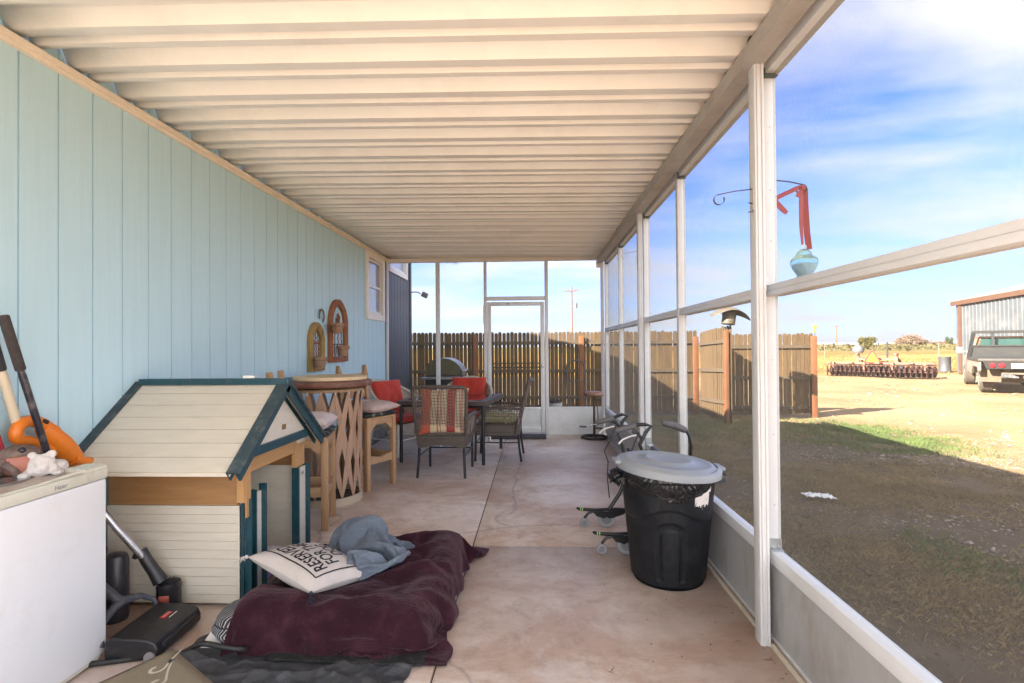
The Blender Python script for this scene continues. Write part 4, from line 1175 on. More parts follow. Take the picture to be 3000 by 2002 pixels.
def make_stool():
    t = thing('bar_stool', 'stool', 'bar stool')
    h = 0.20; SZ = 0.70                   # local: front is +x, back is -x
    for (x, y) in ((h - .025, h - .025), (h - .025, -h + .025)):
        mb = MB(); mb.box((x, y, SZ / 2), (0.052, 0.046, SZ), None, 0, 0.004); mb.build('leg', PINE, t)
    for y in (h - .025, -h + .025):
        mb = MB(); mb.bar((-h + .03, y, 0.0), (-h + .03, y, SZ), 0.05, 0.044, (0, 1, 0), 0, 0.004)
        mb.build('leg', PINE, t)
        mb = MB()
        lean = lambda z: -h + .03 - (z - SZ) * 0.10
        mb.bar((lean(SZ), y, SZ + .0005), (lean(1.10), y, 1.10), 0.044, 0.05, (1, 0, 0), 0, 0.003)
        for k in range(4): mb.box((lean(1.11 + 0.024 * k) , y, 1.112 + 0.024 * k), (0.048 - 0.0, 0.042 - 0.009 * k, 0.024), (0, -0.1, 0), 0, 0.002)
        mb.build('back_post', PINE, t)
    mb = MB(); mb.box((0, 0, SZ - 0.008), (2 * h, 2 * h, 0.016), None, 0, 0.004); mb.build('seat', PINEX, t)
    L = 2 * h - 0.10
    for sy in (1, -1):
        y = sy * (h - .025)
        mb = MB(); mb.box((0, y, SZ - 0.045), (L, 0.028, 0.058), None, 0, 0.002)
        for k in range(4):
            w = 0.075 - 0.018 * k
            for sx in (1, -1): mb.box((sx * (L / 2 - w / 2), y, SZ - 0.081 - 0.0145 * k), (w, 0.027 - 0.0006 * k, 0.0144))
        mb.build('apron', PINEX, t)
        mb = MB(); mb.box((0, y, 0.29), (L, 0.03, 0.075), None, 0, 0.004); mb.build('stretcher', PINEX, t)
    for sx in (1, -1):
        x = sx * (h - .025)
        mb = MB(); mb.box((x, 0, SZ - 0.045), (0.028, L, 0.058), None, 0, 0.002)
        for k in range(4):
            w = 0.075 - 0.018 * k
            for sy in (1, -1): mb.box((x, sy * (L / 2 - w / 2), SZ - 0.081 - 0.0145 * k), (0.027 - 0.0006 * k, w, 0.0144))
        mb.build('apron', PINEX, t)
        mb = MB(); mb.prism([(x - .015, -L / 2, 0.25), (x - .015, L / 2, 0.25), (x - .015, L / 2, 0.33), (x - .015, L * 0.2, 0.315), (x - .015, 0, 0.30), (x - .015, -L * 0.2, 0.315), (x - .015, -L / 2, 0.33)], (0.03, 0, 0)); mb.build('stretcher', PINEX, t)
    for (z, hh) in ((1.065, 0.09), (0.90, 0.065)):
        mb = MB(); mb.box((-h + .03 - (z - SZ) * 0.10, 0, z), (0.024, L + 0.0, hh), (0, -0.1, 0), 0, 0.003); mb.build('back_rail', PINEX, t)
    return t
st = make_stool()
def sc_place(o, x, y, d): o.location = (x, y, 0); o.rotation_euler = (0, 0, math.atan2(d[1], d[0]))
st2 = copy_tree(st)
A = Vector((-1.605, 4.992)); B = Vector((-1.434, 5.32)); e = (B - A).normalized(); nrm = Vector((e.y, -e.x))
c1 = (A + B) / 2 - nrm * 0.175
sc_place(st, c1.x, c1.y, nrm)
st['label'] = 'pine bar stool with pink pillow right of the bar table'
A2 = Vector((-1.582, 3.93)); B2 = Vector((-1.665, 4.29)); e2 = (B2 - A2).normalized(); n2 = Vector((e2.y, -e2.x))
c2 = (A2 + B2) / 2 - n2 * 0.175
sc_place(st2, c2.x, c2.y, n2)
st2['label'] = 'pine bar stool half hidden behind the dog house gable'
for o in (st, st2): o['group'] = 'bar stools round the slat table'
for (c, d, s, lab1, lab2) in ((c1, nrm, 0, 'dark plaid pad on the bar stool right of the table', 'flat pink striped pillow on the stool right of the bar table'),
                      (c2, n2, 5, 'dark plaid pad on the stool behind the dog house', 'tufted pale pink pillow on the stool behind the dog house')):
    az = math.atan2(d[1], d[0])
    X = Matrix.Translation((c.x, c.y, 0.722)) @ Matrix.Rotation(az, 4, 'Z')
    o = pillow('seat_pad', (0.42, 0.42, 0.046), PLAID, X, lab1, 'seat pad', 'plaid pads on the bar stools', p=0.18, pinch=0.02, wr=0.003, n=26)
    if s == 0:
        X = Matrix.Translation((c.x + 0.01, c.y - 0.0, 0.792)) @ Matrix.Rotation(az + R(8), 4, 'Z') @ Matrix.Rotation(R(3), 4, 'Y')
        pillow('cushion', (0.46, 0.47, 0.12), PINKST, X, lab2, 'cushion', 'pink cushions on the bar stools', tuft=((0, 0, .045),), p=0.40, pinch=0.05, seed=s)
    else:
        X = Matrix.Translation((c.x + 0.02, c.y - 0.03, 0.805)) @ Matrix.Rotation(az - R(5), 4, 'Z')
        pillow('cushion', (0.40, 0.40, 0.15), M('pale_pink', (0.58, 0.50, 0.49), 0.9, 0.08, 12, bump=0.2, bscale=220), X, lab2, 'cushion', 'pink cushions on the bar stools', tuft=((0, 0, .07),), p=0.33, pinch=0.06, seed=s, wr=0.012)
mb = MB(); mb.box((-1.66, 3.025, RZ + 0.033), (0.065, 0.04, 0.016), (0, 0, 0.1), 0, 0.002)
tag(mb.build('paper_box', M('box_white', (0.75, 0.74, 0.72), 0.6), origin=(-1.66, 3.025, RZ + 0.025)), 'small white box lying on the ridge of the dog house', 'box')

# ---- wicker
def wicker_mat(name, base, dark, scale, rough=0.55):
    m, nt, b = newmat(name)
    tc = nt.nodes.new('ShaderNodeTexCoord')
    br = nt.nodes.new('ShaderNodeTexBrick')
    br.inputs['Scale'].default_value = scale; br.inputs['Mortar Size'].default_value = 0.06; br.inputs['Brick Width'].default_value = 0.9; br.inputs['Row Height'].default_value = 0.35
    mp = nt.nodes.new('ShaderNodeMapping'); mp.inputs['Rotation'].default_value = (R(90), 0, R(35))
    nt.links.new(tc.outputs['Object'], mp.inputs[0]); nt.links.new(mp.outputs[0], br.inputs['Vector'])
    br.inputs['Color1'].default_value = tuple(base) + (1,); br.inputs['Color2'].default_value = tuple(sc(base, 0.72)) + (1,); br.inputs['Mortar'].default_value = tuple(dark) + (1,)
    n = tex(nt, tc.outputs['Object'], 30, 5)
    c = mixc(nt, 0.4, br.outputs['Color'], ramp(nt, n, [(0.3, (0.5,) * 3), (0.7, (1, 1, 1))]), 'MULTIPLY')
    nt.links.new(c, b.inputs['Base Color']); b.inputs['Roughness'].default_value = rough
    bumpn(nt, b, mth(nt, 'SUBTRACT', 1.0, br.outputs['Fac']), 0.9, 0.004)
    return m
BROWNW = wicker_mat('brown_wicker', (0.19, 0.15, 0.125), (0.06, 0.045, 0.037), 42)
STRAND = M('wicker_strand', (0.20, 0.155, 0.13), 0.6, 0.3, 40, bump=0.3, bscale=200)
WHITEW = wicker_mat('white_wicker', (0.86, 0.81, 0.71), (0.50, 0.44, 0.36), 38)
BLKLEG = M('black_leg', (0.016, 0.019, 0.026), 0.32, 0.15, 10, dirt=(0.12, 0.10, 0.09), damt=0.3)
def make_brown_chair():
    # local: faces +y, back at -y, 0.52 wide
    t = thing('wicker_armchair', 'chair', 'armchair')
    w = 0.255
    for sx in (-1, 1):
        mb = MB(); mb.tube([(sx * (w - .002), -0.27, 0.0), (sx * (w - .012), -0.245, 0.17), (sx * (w - .018), -0.235, 0.33)], 0.0145, 10); mb.build('leg', BLKLEG, t)
        mb = MB(); mb.tube([(sx * (w - .01), 0.285, 0.0), (sx * (w - .01), 0.275, 0.36)], 0.0145, 10); mb.build('leg', BLKLEG, t)
    mb = MB()
    for z, y in ((0.30, None),):
        mb.tube([(-w + .02, 0.275, 0.22), (w - .02, 0.275, 0.22)], 0.008, 8)
    for sx in (-1, 1): mb.tube([(sx * (w - .012), -0.24, 0.225), (sx * (w - .012), 0.275, 0.225)], 0.008, 8)
    mb.build('stretcher', BLKLEG, t)
    def back_pt(x, z):
        k = (z - 0.42) / 0.54
        return (x * (1 + 0.13 * k), -0.225 - 0.135 * k - 0.035 * (1 - (x / w) ** 2) * k, z)
    # seat box with woven skirt
    mb = MB()
    def skirt(u, v):
        # round the seat: rounded square
        a = 2 * math.pi * u; cx, sy_ = math.cos(a), math.sin(a); m_ = max(abs(cx), abs(sy_)); q = 0.86 + 0.14 * (1 / (abs(cx) ** 4 + abs(sy_) ** 4) ** 0.25) * m_
        x, y = cx / m_ * w * q, sy_ / m_ * 0.265 * q
        zz = 0.33 + v * 0.11
        if v < 0.5: zz += 0.018 * math.cos(math.pi * (x / w)) * (1 - v)
        return (x, y + 0.01, zz)
    mb.grid(56, 5, skirt, 0, True)
    mb.add([(-w, -.25, .44), (w, -.25, .44), (w, .275, .44), (-w, .275, .44)], [(0, 1, 2, 3)])
    mb.build('seat', BROWNW, t)
    # back: wrapped frame, lower solid band, open grid of strands
    mb = MB()
    fr = [back_pt(-w, 0.33), back_pt(-w, 0.45), back_pt(-w, 0.65), back_pt(-w, 0.87), back_pt(-w * .985, 0.93), back_pt(-w * .90, 0.958), back_pt(0, 0.968), back_pt(w * .90, 0.958), back_pt(w * .985, 0.93), back_pt(w, 0.87), back_pt(w, 0.65), back_pt(w, 0.45), back_pt(w, 0.33)]
    mb.tube(fr, 0.019, 12); mb.build('back_frame', BROWNW, t)
    mb = MB(); mb.grid(20, 6, lambda u, v: back_pt(-w + 2 * w * u, 0.335 + v * 0.135)); mb.build('back_panel', BROWNW, t, solid=0.008)
    mb = MB()
    nv, nh = 17, 15
    for i in range(1, nv):
        x = -w + 2 * w * i / nv
        pts = [back_pt(x, 0.46 + 0.50 * j / 8) for j in range(9)]
        pts = [(p[0], p[1] + 0.002 * (i % 2 * 2 - 1), p[2]) for p in pts]
        mb.tube(pts, 0.0042, 5, flat=((1, 0, 0), 1.0, 0.5))
    for j in range(nh):
        z = 0.475 + (0.945 - 0.475) * j / (nh - 1)
        mb.tube([back_pt(-w + 2 * w * i / 12, z + 0.003 * math.sin(i * 2.1 + j)) for i in range(13)], 0.0036, 5, flat=((0, 0, 1), 1.0, 0.55))
    mb.build('back_weave', STRAND, t)
    for sx in (-1, 1):
        a0 = back_pt(sx * w, 0.63)
        mb = MB()
        mb.tube([a0, (sx * (w + .035), -0.10, 0.645), (sx * (w + .045), 0.10, 0.64), (sx * (w + .035), 0.23, 0.63), (sx * (w + .015), 0.282, 0.59), (sx * (w + .0), 0.285, 0.48), (sx * (w - .01), 0.28, 0.35)], [0.018, 0.022, 0.023, 0.022, 0.021, 0.018, 0.017], 12, flat=((1, 0, 0), 1.25, 0.8))
        mb.build('arm', BROWNW, t)
        mb = MB()
        for j in range(5):
            z = 0.475 + 0.033 * j
            mb.tube([(sx * (w + .0), -0.235, z), (sx * (w + .022), 0.0, z), (sx * (w + .003), 0.27, z)], 0.0034, 5)
        for i in range(16):
            y = -0.22 + 0.031 * i
            k = 1 - ((y - 0.02) / 0.27) ** 2
            mb.tube([(sx * (w + .0), y, 0.435), (sx * (w + .012 + 0.012 * k), y, 0.53), (sx * (w + .028 + .014 * k), y, 0.635)], 0.0034, 5)
        mb.tube([(sx * (w + .03), -0.20 + 0.085 * math.cos(q * math.pi / 9) + 0.04, 0.50 + 0.075 * math.sin(q * math.pi / 9)) for q in range(-2, 12)], 0.009, 8)
        mb.build('arm_weave', STRAND, t)
    return t
ch = make_brown_chair()
ch2 = copy_tree(ch)
ch.location = (-0.975, 5.79, 0); ch.rotation_euler = (0, 0, R(-2)); ch['label'] = 'brown wicker armchair seen from behind with a striped pillow'
ch2.location = (-0.425, 6.585, 0); ch2.rotation_euler = (0, 0, R(88)); ch2['label'] = 'brown wicker armchair side-on by the screen door, facing the table'
for o in (ch, ch2): o['group'] = 'brown wicker armchairs at the glass table'
STRIPE = stripe_mat('red_cream_stripe', (0.62, 0.53, 0.36), [(0.43, 0.25, (0.50, 0.12, 0.07)), (0.70, 0.03, (0.50, 0.16, 0.11)), (0.76, 0.02, (0.52, 0.18, 0.13)), (0.94, 0.12, (0.36, 0.06, 0.05)), (0.02, 0.06, (0.36, 0.06, 0.05)), (0.17, 0.03, (0.55, 0.2, 0.15))], 'X', 1.9)
X = Matrix.Translation((-0.97, 5.615, 0.69)) @ Matrix.Rotation(R(-14), 4, 'X') @ Matrix.Rotation(R(90), 4, 'X')
pillow('striped_pillow', (0.53, 0.50, 0.14), STRIPE, X, 'red and cream striped pillow behind the wicker chair back', 'pillow', p=0.4)
X = Matrix.Translation((-0.45, 6.58, 0.50)) @ Matrix.Rotation(R(4), 4, 'Y')
GREENC = stripe_mat('green_cushion', (0.40, 0.42, 0.22), [(0.3, 0.2, (0.56, 0.50, 0.34)), (0.62, 0.05, (0.20, 0.22, 0.10)), (0.75, 0.12, (0.55, 0.36, 0.24))], 'Y', 7)
pillow('seat_cushion', (0.47, 0.46, 0.14), GREENC, X, 'pale green patterned cushion in the side-on wicker armchair', 'cushion', p=0.30, tuft=((0, 0, .02),), wr=.01)
# ---- glass table
tt = thing('patio_table', 'square glass patio table with woven rim and black legs', 'table', (-1.03, 6.72, 0), R(-8))
H = 0.54
for sx in (-1, 1):
    for sy in (-1, 1):
        mb = MB(); mb.tube([(sx * (H - .035), sy * (H - .035), 0.0), (sx * (H - .035), sy * (H - .035), 0.70)], 0.021, 14); mb.build('leg', BLKLEG, tt)
mb = MB()
for (a, b) in (((-H, -H), (H, -H)), ((H, -H), (H, H)), ((H, H), (-H, H)), ((-H, H), (-H, -H))):
    d = Vector((b[0] - a[0], b[1] - a[1], 0)).normalized(); n = Vector((-d.y, d.x, 0))
    p0 = Vector((a[0], a[1], 0)); p1 = Vector((b[0], b[1], 0)); wdt = 0.085
    mb.add([p0 + Vector((0, 0, .738)), p1 + Vector((0, 0, .738)), p1 - d * wdt + n * wdt + Vector((0, 0, .742)), p0 + d * wdt + n * wdt + Vector((0, 0, .742)),
            p0 + Vector((0, 0, .690)), p1 + Vector((0, 0, .690)), p1 - d * wdt + n * wdt + Vector((0, 0, .705)), p0 + d * wdt + n * wdt + Vector((0, 0, .705))],
           [(0, 1, 2, 3), (4, 7, 6, 5), (0, 4, 5, 1), (3, 2, 6, 7)])
mb.build('rim', BROWNW, tt)
mb = MB()
for k in range(4): mb.tube([((H - .035) * (1, -1, -1, 1)[k], (H - .035) * (1, 1, -1, -1)[k], 0.675), ((H - .035) * (-1, -1, 1, 1)[k], (H - .035) * (1, -1, -1, 1)[k], 0.675)], 0.012, 8)
mb.build('apron', BLKLEG, tt)
gm, nt, b = newmat('table_glass')
b.inputs['Base Color'].default_value = (0.62, 0.55, 0.66, 1); b.inputs['Roughness'].default_value = 0.04; b.inputs['Transmission Weight'].default_value = 1.0; b.inputs['IOR'].default_value = 1.45
mb = MB(); mb.span((-H + .0855, -H + .0855, 0.738), (H - .0855, H - .0855, 0.743)); mb.build('glass_top', gm, tt)
# ---- white wicker chairs
def make_white_chair():
    # local: faces -y
    t = thing('wicker_chair', 'chair', 'chair')
    w = 0.31
    for sx in (-1, 1):
        for (yy, s2) in ((-0.26, 1), (0.22, 1.15)):
            mb = MB(); mb.tube([(sx * (w - .05), yy * .9, 0.40), (sx * (w - .03) * 1.0, yy * .98, 0.20), (sx * (w - .01), yy * s2, 0.035), (sx * (w - .01), yy * s2, 0.02)], [0.024, 0.017, 0.014, 0.014], 10)
            ell(mb, (sx * (w - .01), yy * s2, 0.018), (0.02, 0.02, 0.018), 10, 7); mb.build('leg', M('white_leg', (0.82, 0.77, 0.68), 0.5, 0.08, 10), t)
    mb = MB()
    for sx in (-1, 1): mb.tube([(sx * (w - .03), -0.25, 0.20), (sx * (w - .03), 0.22, 0.20)], 0.009, 8)
    mb.tube([(-w + .03, -0.25, 0.20), (w - .03, -0.25, 0.20)], 0.009, 8)
    mb.build('stretcher', MATS['white_leg'], t)
    mb = MB()
    def seat(u, v):
        a = 2 * math.pi * u; cx, sy_ = math.cos(a), math.sin(a); q = 1 / (abs(cx) ** 5 + abs(sy_) ** 5) ** 0.2
        return (cx * q * (w - .02), sy_ * q * 0.265, 0.30 + v * 0.10 + (0.03 * math.cos(a * 2) if v < .3 else 0))
    mb.grid(40, 4, seat, 0, True); mb.add([(-w + .02, -.26, .40), (w - .02, -.26, .40), (w - .02, .26, .40), (-w + .02, .26, .40)], [(0, 1, 2, 3)])
    mb.build('seat', WHITEW, t)
    # back and arms: one wrapping shell whose rim sweeps down to the arm fronts
    mb = MB()
    def shell(u, v):
        a = -math.pi * 0.5 + (u - 0.5) * math.pi * 1.15 + math.pi   # from right arm front round the back to left arm front
        th = (u - 0.5) * 2
        ang = th * R(118)
        x = math.sin(ang) * (w + .02); y = math.cos(ang) * 0.30 - 0.02
        top = 0.64 + 0.285 * max(0.0, math.cos(th * math.pi * 0.5 * 1.12)) ** 1.3
        if abs(th) > 0.85: top -= (abs(th) - 0.85) * 0.9
        z = 0.36 + v * (top - 0.36)
        lean = (z - 0.4) * 0.20 * max(0, math.cos(ang))
        return (x * (1 + 0.10 * v), y + lean, z)
    mb.grid(48, 10, shell); mb.build('back_shell', WHITEW, t, ang=80, solid=0.018)
    mb = MB(); mb.tube([shell(i / 47, 1.0) for i in range(48)], 0.024, 10); mb.build('rim', WHITEW, t, ang=80)
    for sx in (0, 1):
        p = shell(sx, 1.0); q = shell(sx, 0.0)
        mb = MB(); mb.tube([p, (p[0], p[1] - .03, p[2] - .04), (p[0] * .98, p[1] - .035, 0.45), (q[0] * .95, q[1] - .03, 0.32)], [0.034, 0.036, 0.032, 0.026], 12); mb.build('arm_front', WHITEW, t, ang=80)
    return t
wc = make_white_chair(); wc2 = copy_tree(wc)
wc.location = (-1.80, 6.93, 0); wc.rotation_euler = (0, 0, R(62)); wc['label'] = 'white wicker chair with red cushions beside the blue wall'
wc2.location = (-0.965, 7.44, 0); wc2.rotation_euler = (0, 0, R(-4)); wc2['label'] = 'white wicker chair with red cushions behind the glass table'
for o in (wc, wc2): o['group'] = 'white wicker chairs'
REDC = M('red_cushion', (0.50, 0.042, 0.026), 0.85, 0.12, 8, bump=0.2, bscale=200, dirt=(0.35, 0.09, 0.05), damt=0.4, sheen=0.2)
for (o, a, b_) in ((wc, 'tufted red back cushion in the chair beside the wall', 'red seat cushion in the chair beside the wall'), (wc2, 'tufted red back cushion behind the glass table', 'red seat cushion behind the glass table')):
    BMX = base_matrix(o)
    X = BMX @ Matrix.Translation((0, 0.185, 0.69)) @ Matrix.Rotation(R(-12), 4, 'X') @ Matrix.Rotation(R(90), 4, 'X')
    pillow('back_cushion', (0.50, 0.50, 0.15), REDC, X, a, 'cushion', 'red chair cushions', p=0.16, pinch=0.02, tuft=((0, 0.0, .03), (-.5, 0, .025), (.5, 0, .025), (0, .5, .02), (0, -.5, .02)), wr=.008)
    X = BMX @ Matrix.Translation((0, -0.03, 0.45))
    pillow('seat_cushion', (0.50, 0.48, 0.10), REDC, X, b_, 'cushion', 'red chair cushions', p=0.18, pinch=0.02)

# ---- wall decor
RUSTW = wood('rust_wood', (0.33, 0.135, 0.065), (0.17, 0.06, 0.03), 'Z', 0.9, 0.8)
OCHRE = wood('ochre_wood', (0.36, 0.235, 0.085), (0.14, 0.085, 0.04), 'Z', 0.9, 0.8)
IRON = M('rusty_iron', (0.22, 0.085, 0.045), 0.75, 0.4, 40)
TERRA = M('terracotta', (0.34, 0.20, 0.125), 0.85, 0.15, 18, dirt=(0.42, 0.34, 0.26), damt=0.5, dscale=20)
def arch_decor(y0, y1, z0, z1, mat, name, label, pots, hand):
    t = thing(name, label, 'wall decor', (XW + 0.03, (y0 + y1) / 2, z0))
    yc, hw = (y0 + y1) / 2, (y1 - y0) / 2; zs = z1 - hw * 1.12
    path = [(y0, z0)] + [(y0, z0 + (zs - z0) * k / 5) for k in range(1, 6)] + [(yc - hw * math.cos(math.pi * k / 16), zs + hw * 1.12 * math.sin(math.pi * k / 16)) for k in range(1, 16)] + [(y1, z0 + (zs - z0) * k / 5) for k in range(5, 0, -1)] + [(y1, z0)]
    fw = 0.075
    def ins(pt, d):
        y, z = pt; k = d / hw
        return (yc + (y - yc) * (1 - k), z if z <= zs else zs + (z - zs) * (1 - k))
    mb = MB(); vs, fs = [], []
    for i, p in enumerate(path):
        a, c = ins(p, 0.0), ins(p, fw); m_ = ins(p, fw * 0.45)
        j = 0.003 * noise.noise((i * 0.9, y0, 0))
        for (q, x) in ((a, 0.002), (a, 0.036 + j), (m_, 0.054 + j), (ins(p, fw * .8), 0.046), (c, 0.030), (c, 0.002)): vs.append((XW + x, q[0], q[1]))
    n = 6
    for i in range(len(path) - 1):
        for k in range(n): fs.append((i * n + k, i * n + (k + 1) % n, (i + 1) * n + (k + 1) % n, (i + 1) * n + k))
    fs += [tuple(range(n)), tuple((len(path) - 1) * n + k for k in range(n))[::-1]]
    mb.add(vs, fs)
    mb.span((XW + 0.0025, y0 + fw, z0), (XW + 0.05, y1 - fw, z0 + 0.06), 0, 0.004)
    mb.build('frame', mat, t, True)
    mb = MB()
    for k in range(1, 4):
        y = y0 + fw + (2 * hw - 2 * fw) * k / 4
        mb.tube([(XW + 0.018 + 0.004 * math.sin(i * 2.2), y, z0 + 0.06 + (zs - z0 - 0.06 + 0.02) * i / 14) for i in range(15)], 0.006, 6)
    zb = z0 + (zs - z0) * 0.97
    mb.bar((XW + 0.018, y0 + fw, zb), (XW + 0.018, y1 - fw, zb), 0.006, 0.014); mb.bar((XW + 0.018, y0 + fw, (z0 + zb) / 2), (XW + 0.018, y1 - fw, (z0 + zb) / 2), 0.006, 0.012)
    if hand:
        for k, a in enumerate((-34, -14, 0, 13, 27)): mb.tube([(XW + 0.02, yc + 0.01 * (k - 2), zb + 0.01), (XW + 0.02, yc + 0.012 * (k - 2) + 0.02 * math.sin(R(a)), zb + 0.07), (XW + 0.02, yc + 0.014 * (k - 2) + 0.075 * math.sin(R(a)), zb + (0.10, .15, .17, .155, .13)[k])], [0.011, 0.008, 0.005], 8)
    else:
        for k in range(3): mb.tube([(XW + 0.02, yc + 0.05 * (k - 1) + 0.026 * math.cos(q * math.pi / 6), zb + 0.06 + 0.035 * math.sin(q * math.pi / 6) + 0.025 * (k == 1)) for q in range(12)], 0.0035, 5, closed=True)
    mb.build('ironwork', IRON, t, True)
    for (yy, zz, s) in pots:
        mb = MB(); mb.lathe([(0.0, 0.0), (0.045 * s, 0.0), (0.062 * s, 0.085 * s), (0.072 * s, 0.085 * s), (0.076 * s, 0.118 * s), (0.066 * s, 0.118 * s), (0.055 * s, 0.03 * s), (0.0, 0.03 * s)], (XW + 0.055 + 0.078 * s, yy, zz), 20)
        pt = mb.build('flower_pot', TERRA, t, True)
        mb = MB(); mb.tube([(XW + 0.055 + 0.078 * s + 0.069 * s * math.cos(q * math.pi / 10), yy + 0.069 * s * math.sin(q * math.pi / 10), zz + 0.082 * s) for q in range(20)], 0.004, 6, closed=True); mb.tube([(XW + 0.055, yy, zz + 0.082 * s), (XW + 0.052, yy, zz + 0.01)], 0.004, 6)
        mb.build('pot_ring', IRON, pt, True)
    return t
arch_decor(5.36, 5.74, 1.13, 1.65, OCHRE, 'wall_planter', 'small ochre arched wooden wall planter holding one pot', ((5.40, 1.17, 0.95),), False)
arch_decor(5.90, 6.46, 1.21, 1.95, RUSTW, 'wall_planter', 'tall rust brown arched wooden wall planter with iron hand and two pots', ((5.87, 1.535, 1.0), (6.03, 1.28, 1.0)), True)
mb = MB(); mb.tube([(XW + 0.02, 5.70 + 0.062 * math.cos(R(a)), 1.725 + 0.07 * math.sin(R(a))) for a in range(-60, 215, 18)], [0.008] + [0.0105] * 14 + [0.008], 8, flat=((1, 0, 0), 0.6, 1.2))
tag(mb.build('horseshoe', M('old_iron', (0.12, 0.08, 0.06), 0.7, 0.3, 40), origin=(XW + 0.02, 5.70, 1.725)), 'rusty horseshoe nailed to the blue wall between the planters', 'horseshoe')
# ================================================================ right: bin, rollator, pedal stool, hooks
# ---- rubbish bin
CX, CY = 0.785, 3.20
bin_ = thing('trash_can', 'black plastic trash can with grey lid and liner by the screen wall', 'trash can', (CX, CY, 0))
fa = math.atan2(-CY, -CX) + R(4)
BINM = M('bin_plastic', (0.009, 0.010, 0.013), 0.55, 0.25, 8, dirt=(0.05, 0.05, 0.052), damt=0.4, dscale=7, spec=0.3, bump=0.15, bscale=120)
def smooth(a, b, x):
    t = max(0, min(1, (x - a) / (b - a))); return t * t * (3 - 2 * t)
def binr(a, z):
    t = z / 0.66
    r = 0.213 + 0.062 * t
    if t > 0.93: r += 0.008
    d = (a - fa + math.pi) % (2 * math.pi) - math.pi
    for off in (0, math.pi):
        e = (d - off + math.pi) % (2 * math.pi) - math.pi
        s = e * 0.25
        # arched panel pressed into the front
        top = 0.385
        def inside(hw, zt):
            if abs(s) > hw: return 0
            zz = zt - hw * 0.8 + math.sqrt(max(0, hw * hw - s * s)) * 0.8
            return smooth(0, 0.006, zz - z) * smooth(0, 0.006, hw - abs(s))
        o1 = inside(0.095, top); o2 = inside(0.060, top - 0.036)
        if z > 0.05: r += -0.010 * o1 + 0.012 * o2
        # brow line above it
        zb = 0.425 + 0.035 * math.cos(min(1, abs(e) / 0.95) * math.pi) if abs(e) < 0.95 else 0.39
        r += -0.009 * smooth(0.0, 0.008, zb - z) * (1 if abs(e) < 1.2 else max(0, 1 - (abs(e) - 1.2) * 3))
    if z < 0.02: r -= (0.02 - z) * 0.8
    return r
mb = MB()
def bfn(u, v):
    a = 2 * math.pi * u; z = 0.66 * v
    r = binr(a, z); return (CX + r * math.cos(a), CY + r * math.sin(a), z + 0.001)
mb.grid(220, 100, bfn, 0, True)
mb.lathe([(0.0, 0.004), (0.19, 0.004), (0.2, 0.001)], (CX, CY, 0), 40, cap=False)
mb.build('body', BINM, bin_, True, ang=70)
LT = Matrix.Translation((CX + 0.005, CY, 0.666)) @ Matrix.Rotation(R(4.5), 4, 'Y') @ Matrix.Rotation(R(1.0), 4, 'X')
mb = MB(); mb.lathe([(0.295, -0.035), (0.304, -0.033), (0.304, 0.0), (0.296, 0.010), (0.265, 0.014), (0.258, 0.022), (0.235, 0.026), (0.225, 0.020), (0.150, 0.024), (0.140, 0.033), (0.122, 0.036), (0.113, 0.032), (0.0, 0.036)], (0, 0, 0), 72, 0, LT)
for s in (0, math.pi):
    X = LT @ Matrix.Rotation(s + R(4), 4, 'Z')
    mb.box((0.305, 0, 0.0), (0.045, 0.11, 0.022), None, 0, 0.006, X)
mb.build('lid', M('lid_grey', (0.30, 0.32, 0.35), 0.42, 0.05, 6, dirt=(0.42, 0.40, 0.38), damt=0.3, dscale=5), bin_, True, ang=45)
for s in (0, math.pi):
    X = Matrix.Translation((CX, CY, 0.60)) @ Matrix.Rotation(s + R(4), 4, 'Z')
    mb = MB(); mb.box((0.292, 0, 0.0), (0.05, 0.13, 0.014), None, 0, 0.005, X); mb.box((0.318, 0, -0.015), (0.014, 0.13, 0.045), None, 0, 0.005, X); mb.box((0.295, 0.06, -0.018), (0.05, 0.008, 0.035), None, 0, 0.002, X); mb.box((0.295, -0.06, -0.018), (0.05, 0.008, 0.035), None, 0, 0.002, X)
    mb.build('handle', M('bin_handle', (0.05, 0.055, 0.06), 0.45, 0.15, 10), bin_, True)
mb = MB()
def bag(u, v):
    a = 2 * math.pi * u
    d = (a - fa + math.pi) % (2 * math.pi) - math.pi
    hang = 0.085 + 0.055 * math.exp(-(d / 0.5) ** 2) + 0.030 * noise.noise((math.cos(a) * 3, math.sin(a) * 3, 0.5)) - 0.02 * math.exp(-((abs(d) - 1.3) / 0.3) ** 2)
    z = 0.652 - v * hang
    r = binr(a, max(0.3, z)) + 0.006 + 0.012 * math.sin(math.pi * min(1, v * 1.15))
    k = a * 26 + 9 * v + 6 * noise.noise((a * 2, v * 2, 4))
    r += 0.0030 * math.sin(k * 2.3) * (0.3 + v * (1 - v) * 3) + 0.004 * noise.noise((a * 14, v * 5 + a * 3, 1))
    return (CX + r * math.cos(a), CY + r * math.sin(a), z + 0.006 * noise.noise((a * 9, v * 6, 7)))
mb.grid(360, 26, bag, 0, True)
for s in (0, math.pi):
    X = Matrix.Translation((CX, CY, 0.615)) @ Matrix.Rotation(s + R(4), 4, 'Z')
    ell(mb, (0.318, 0.03, -0.012), (0.038, 0.06, 0.038), 16, 10, X, 0.9, s)
mb.build('liner_bag', M('bin_liner', (0.012, 0.012, 0.014), 0.22, 0.3, 20, spec=0.6), bin_, True, ang=180, solid=0.001)
mb = MB()
nu, nv = 46, 40
vs, fs = [], []
a0, a1, z0, z1 = fa + 0.52, fa + 1.0, 0.462, 0.585
for i in range(nu + 1):
    for j in range(nv + 1):
        a = a0 + (a1 - a0) * i / nu; z = z0 + (z1 - z0) * j / nv; r = binr(a, z) + 0.0015
        vs.append((CX + r * math.cos(a), CY + r * math.sin(a), z))
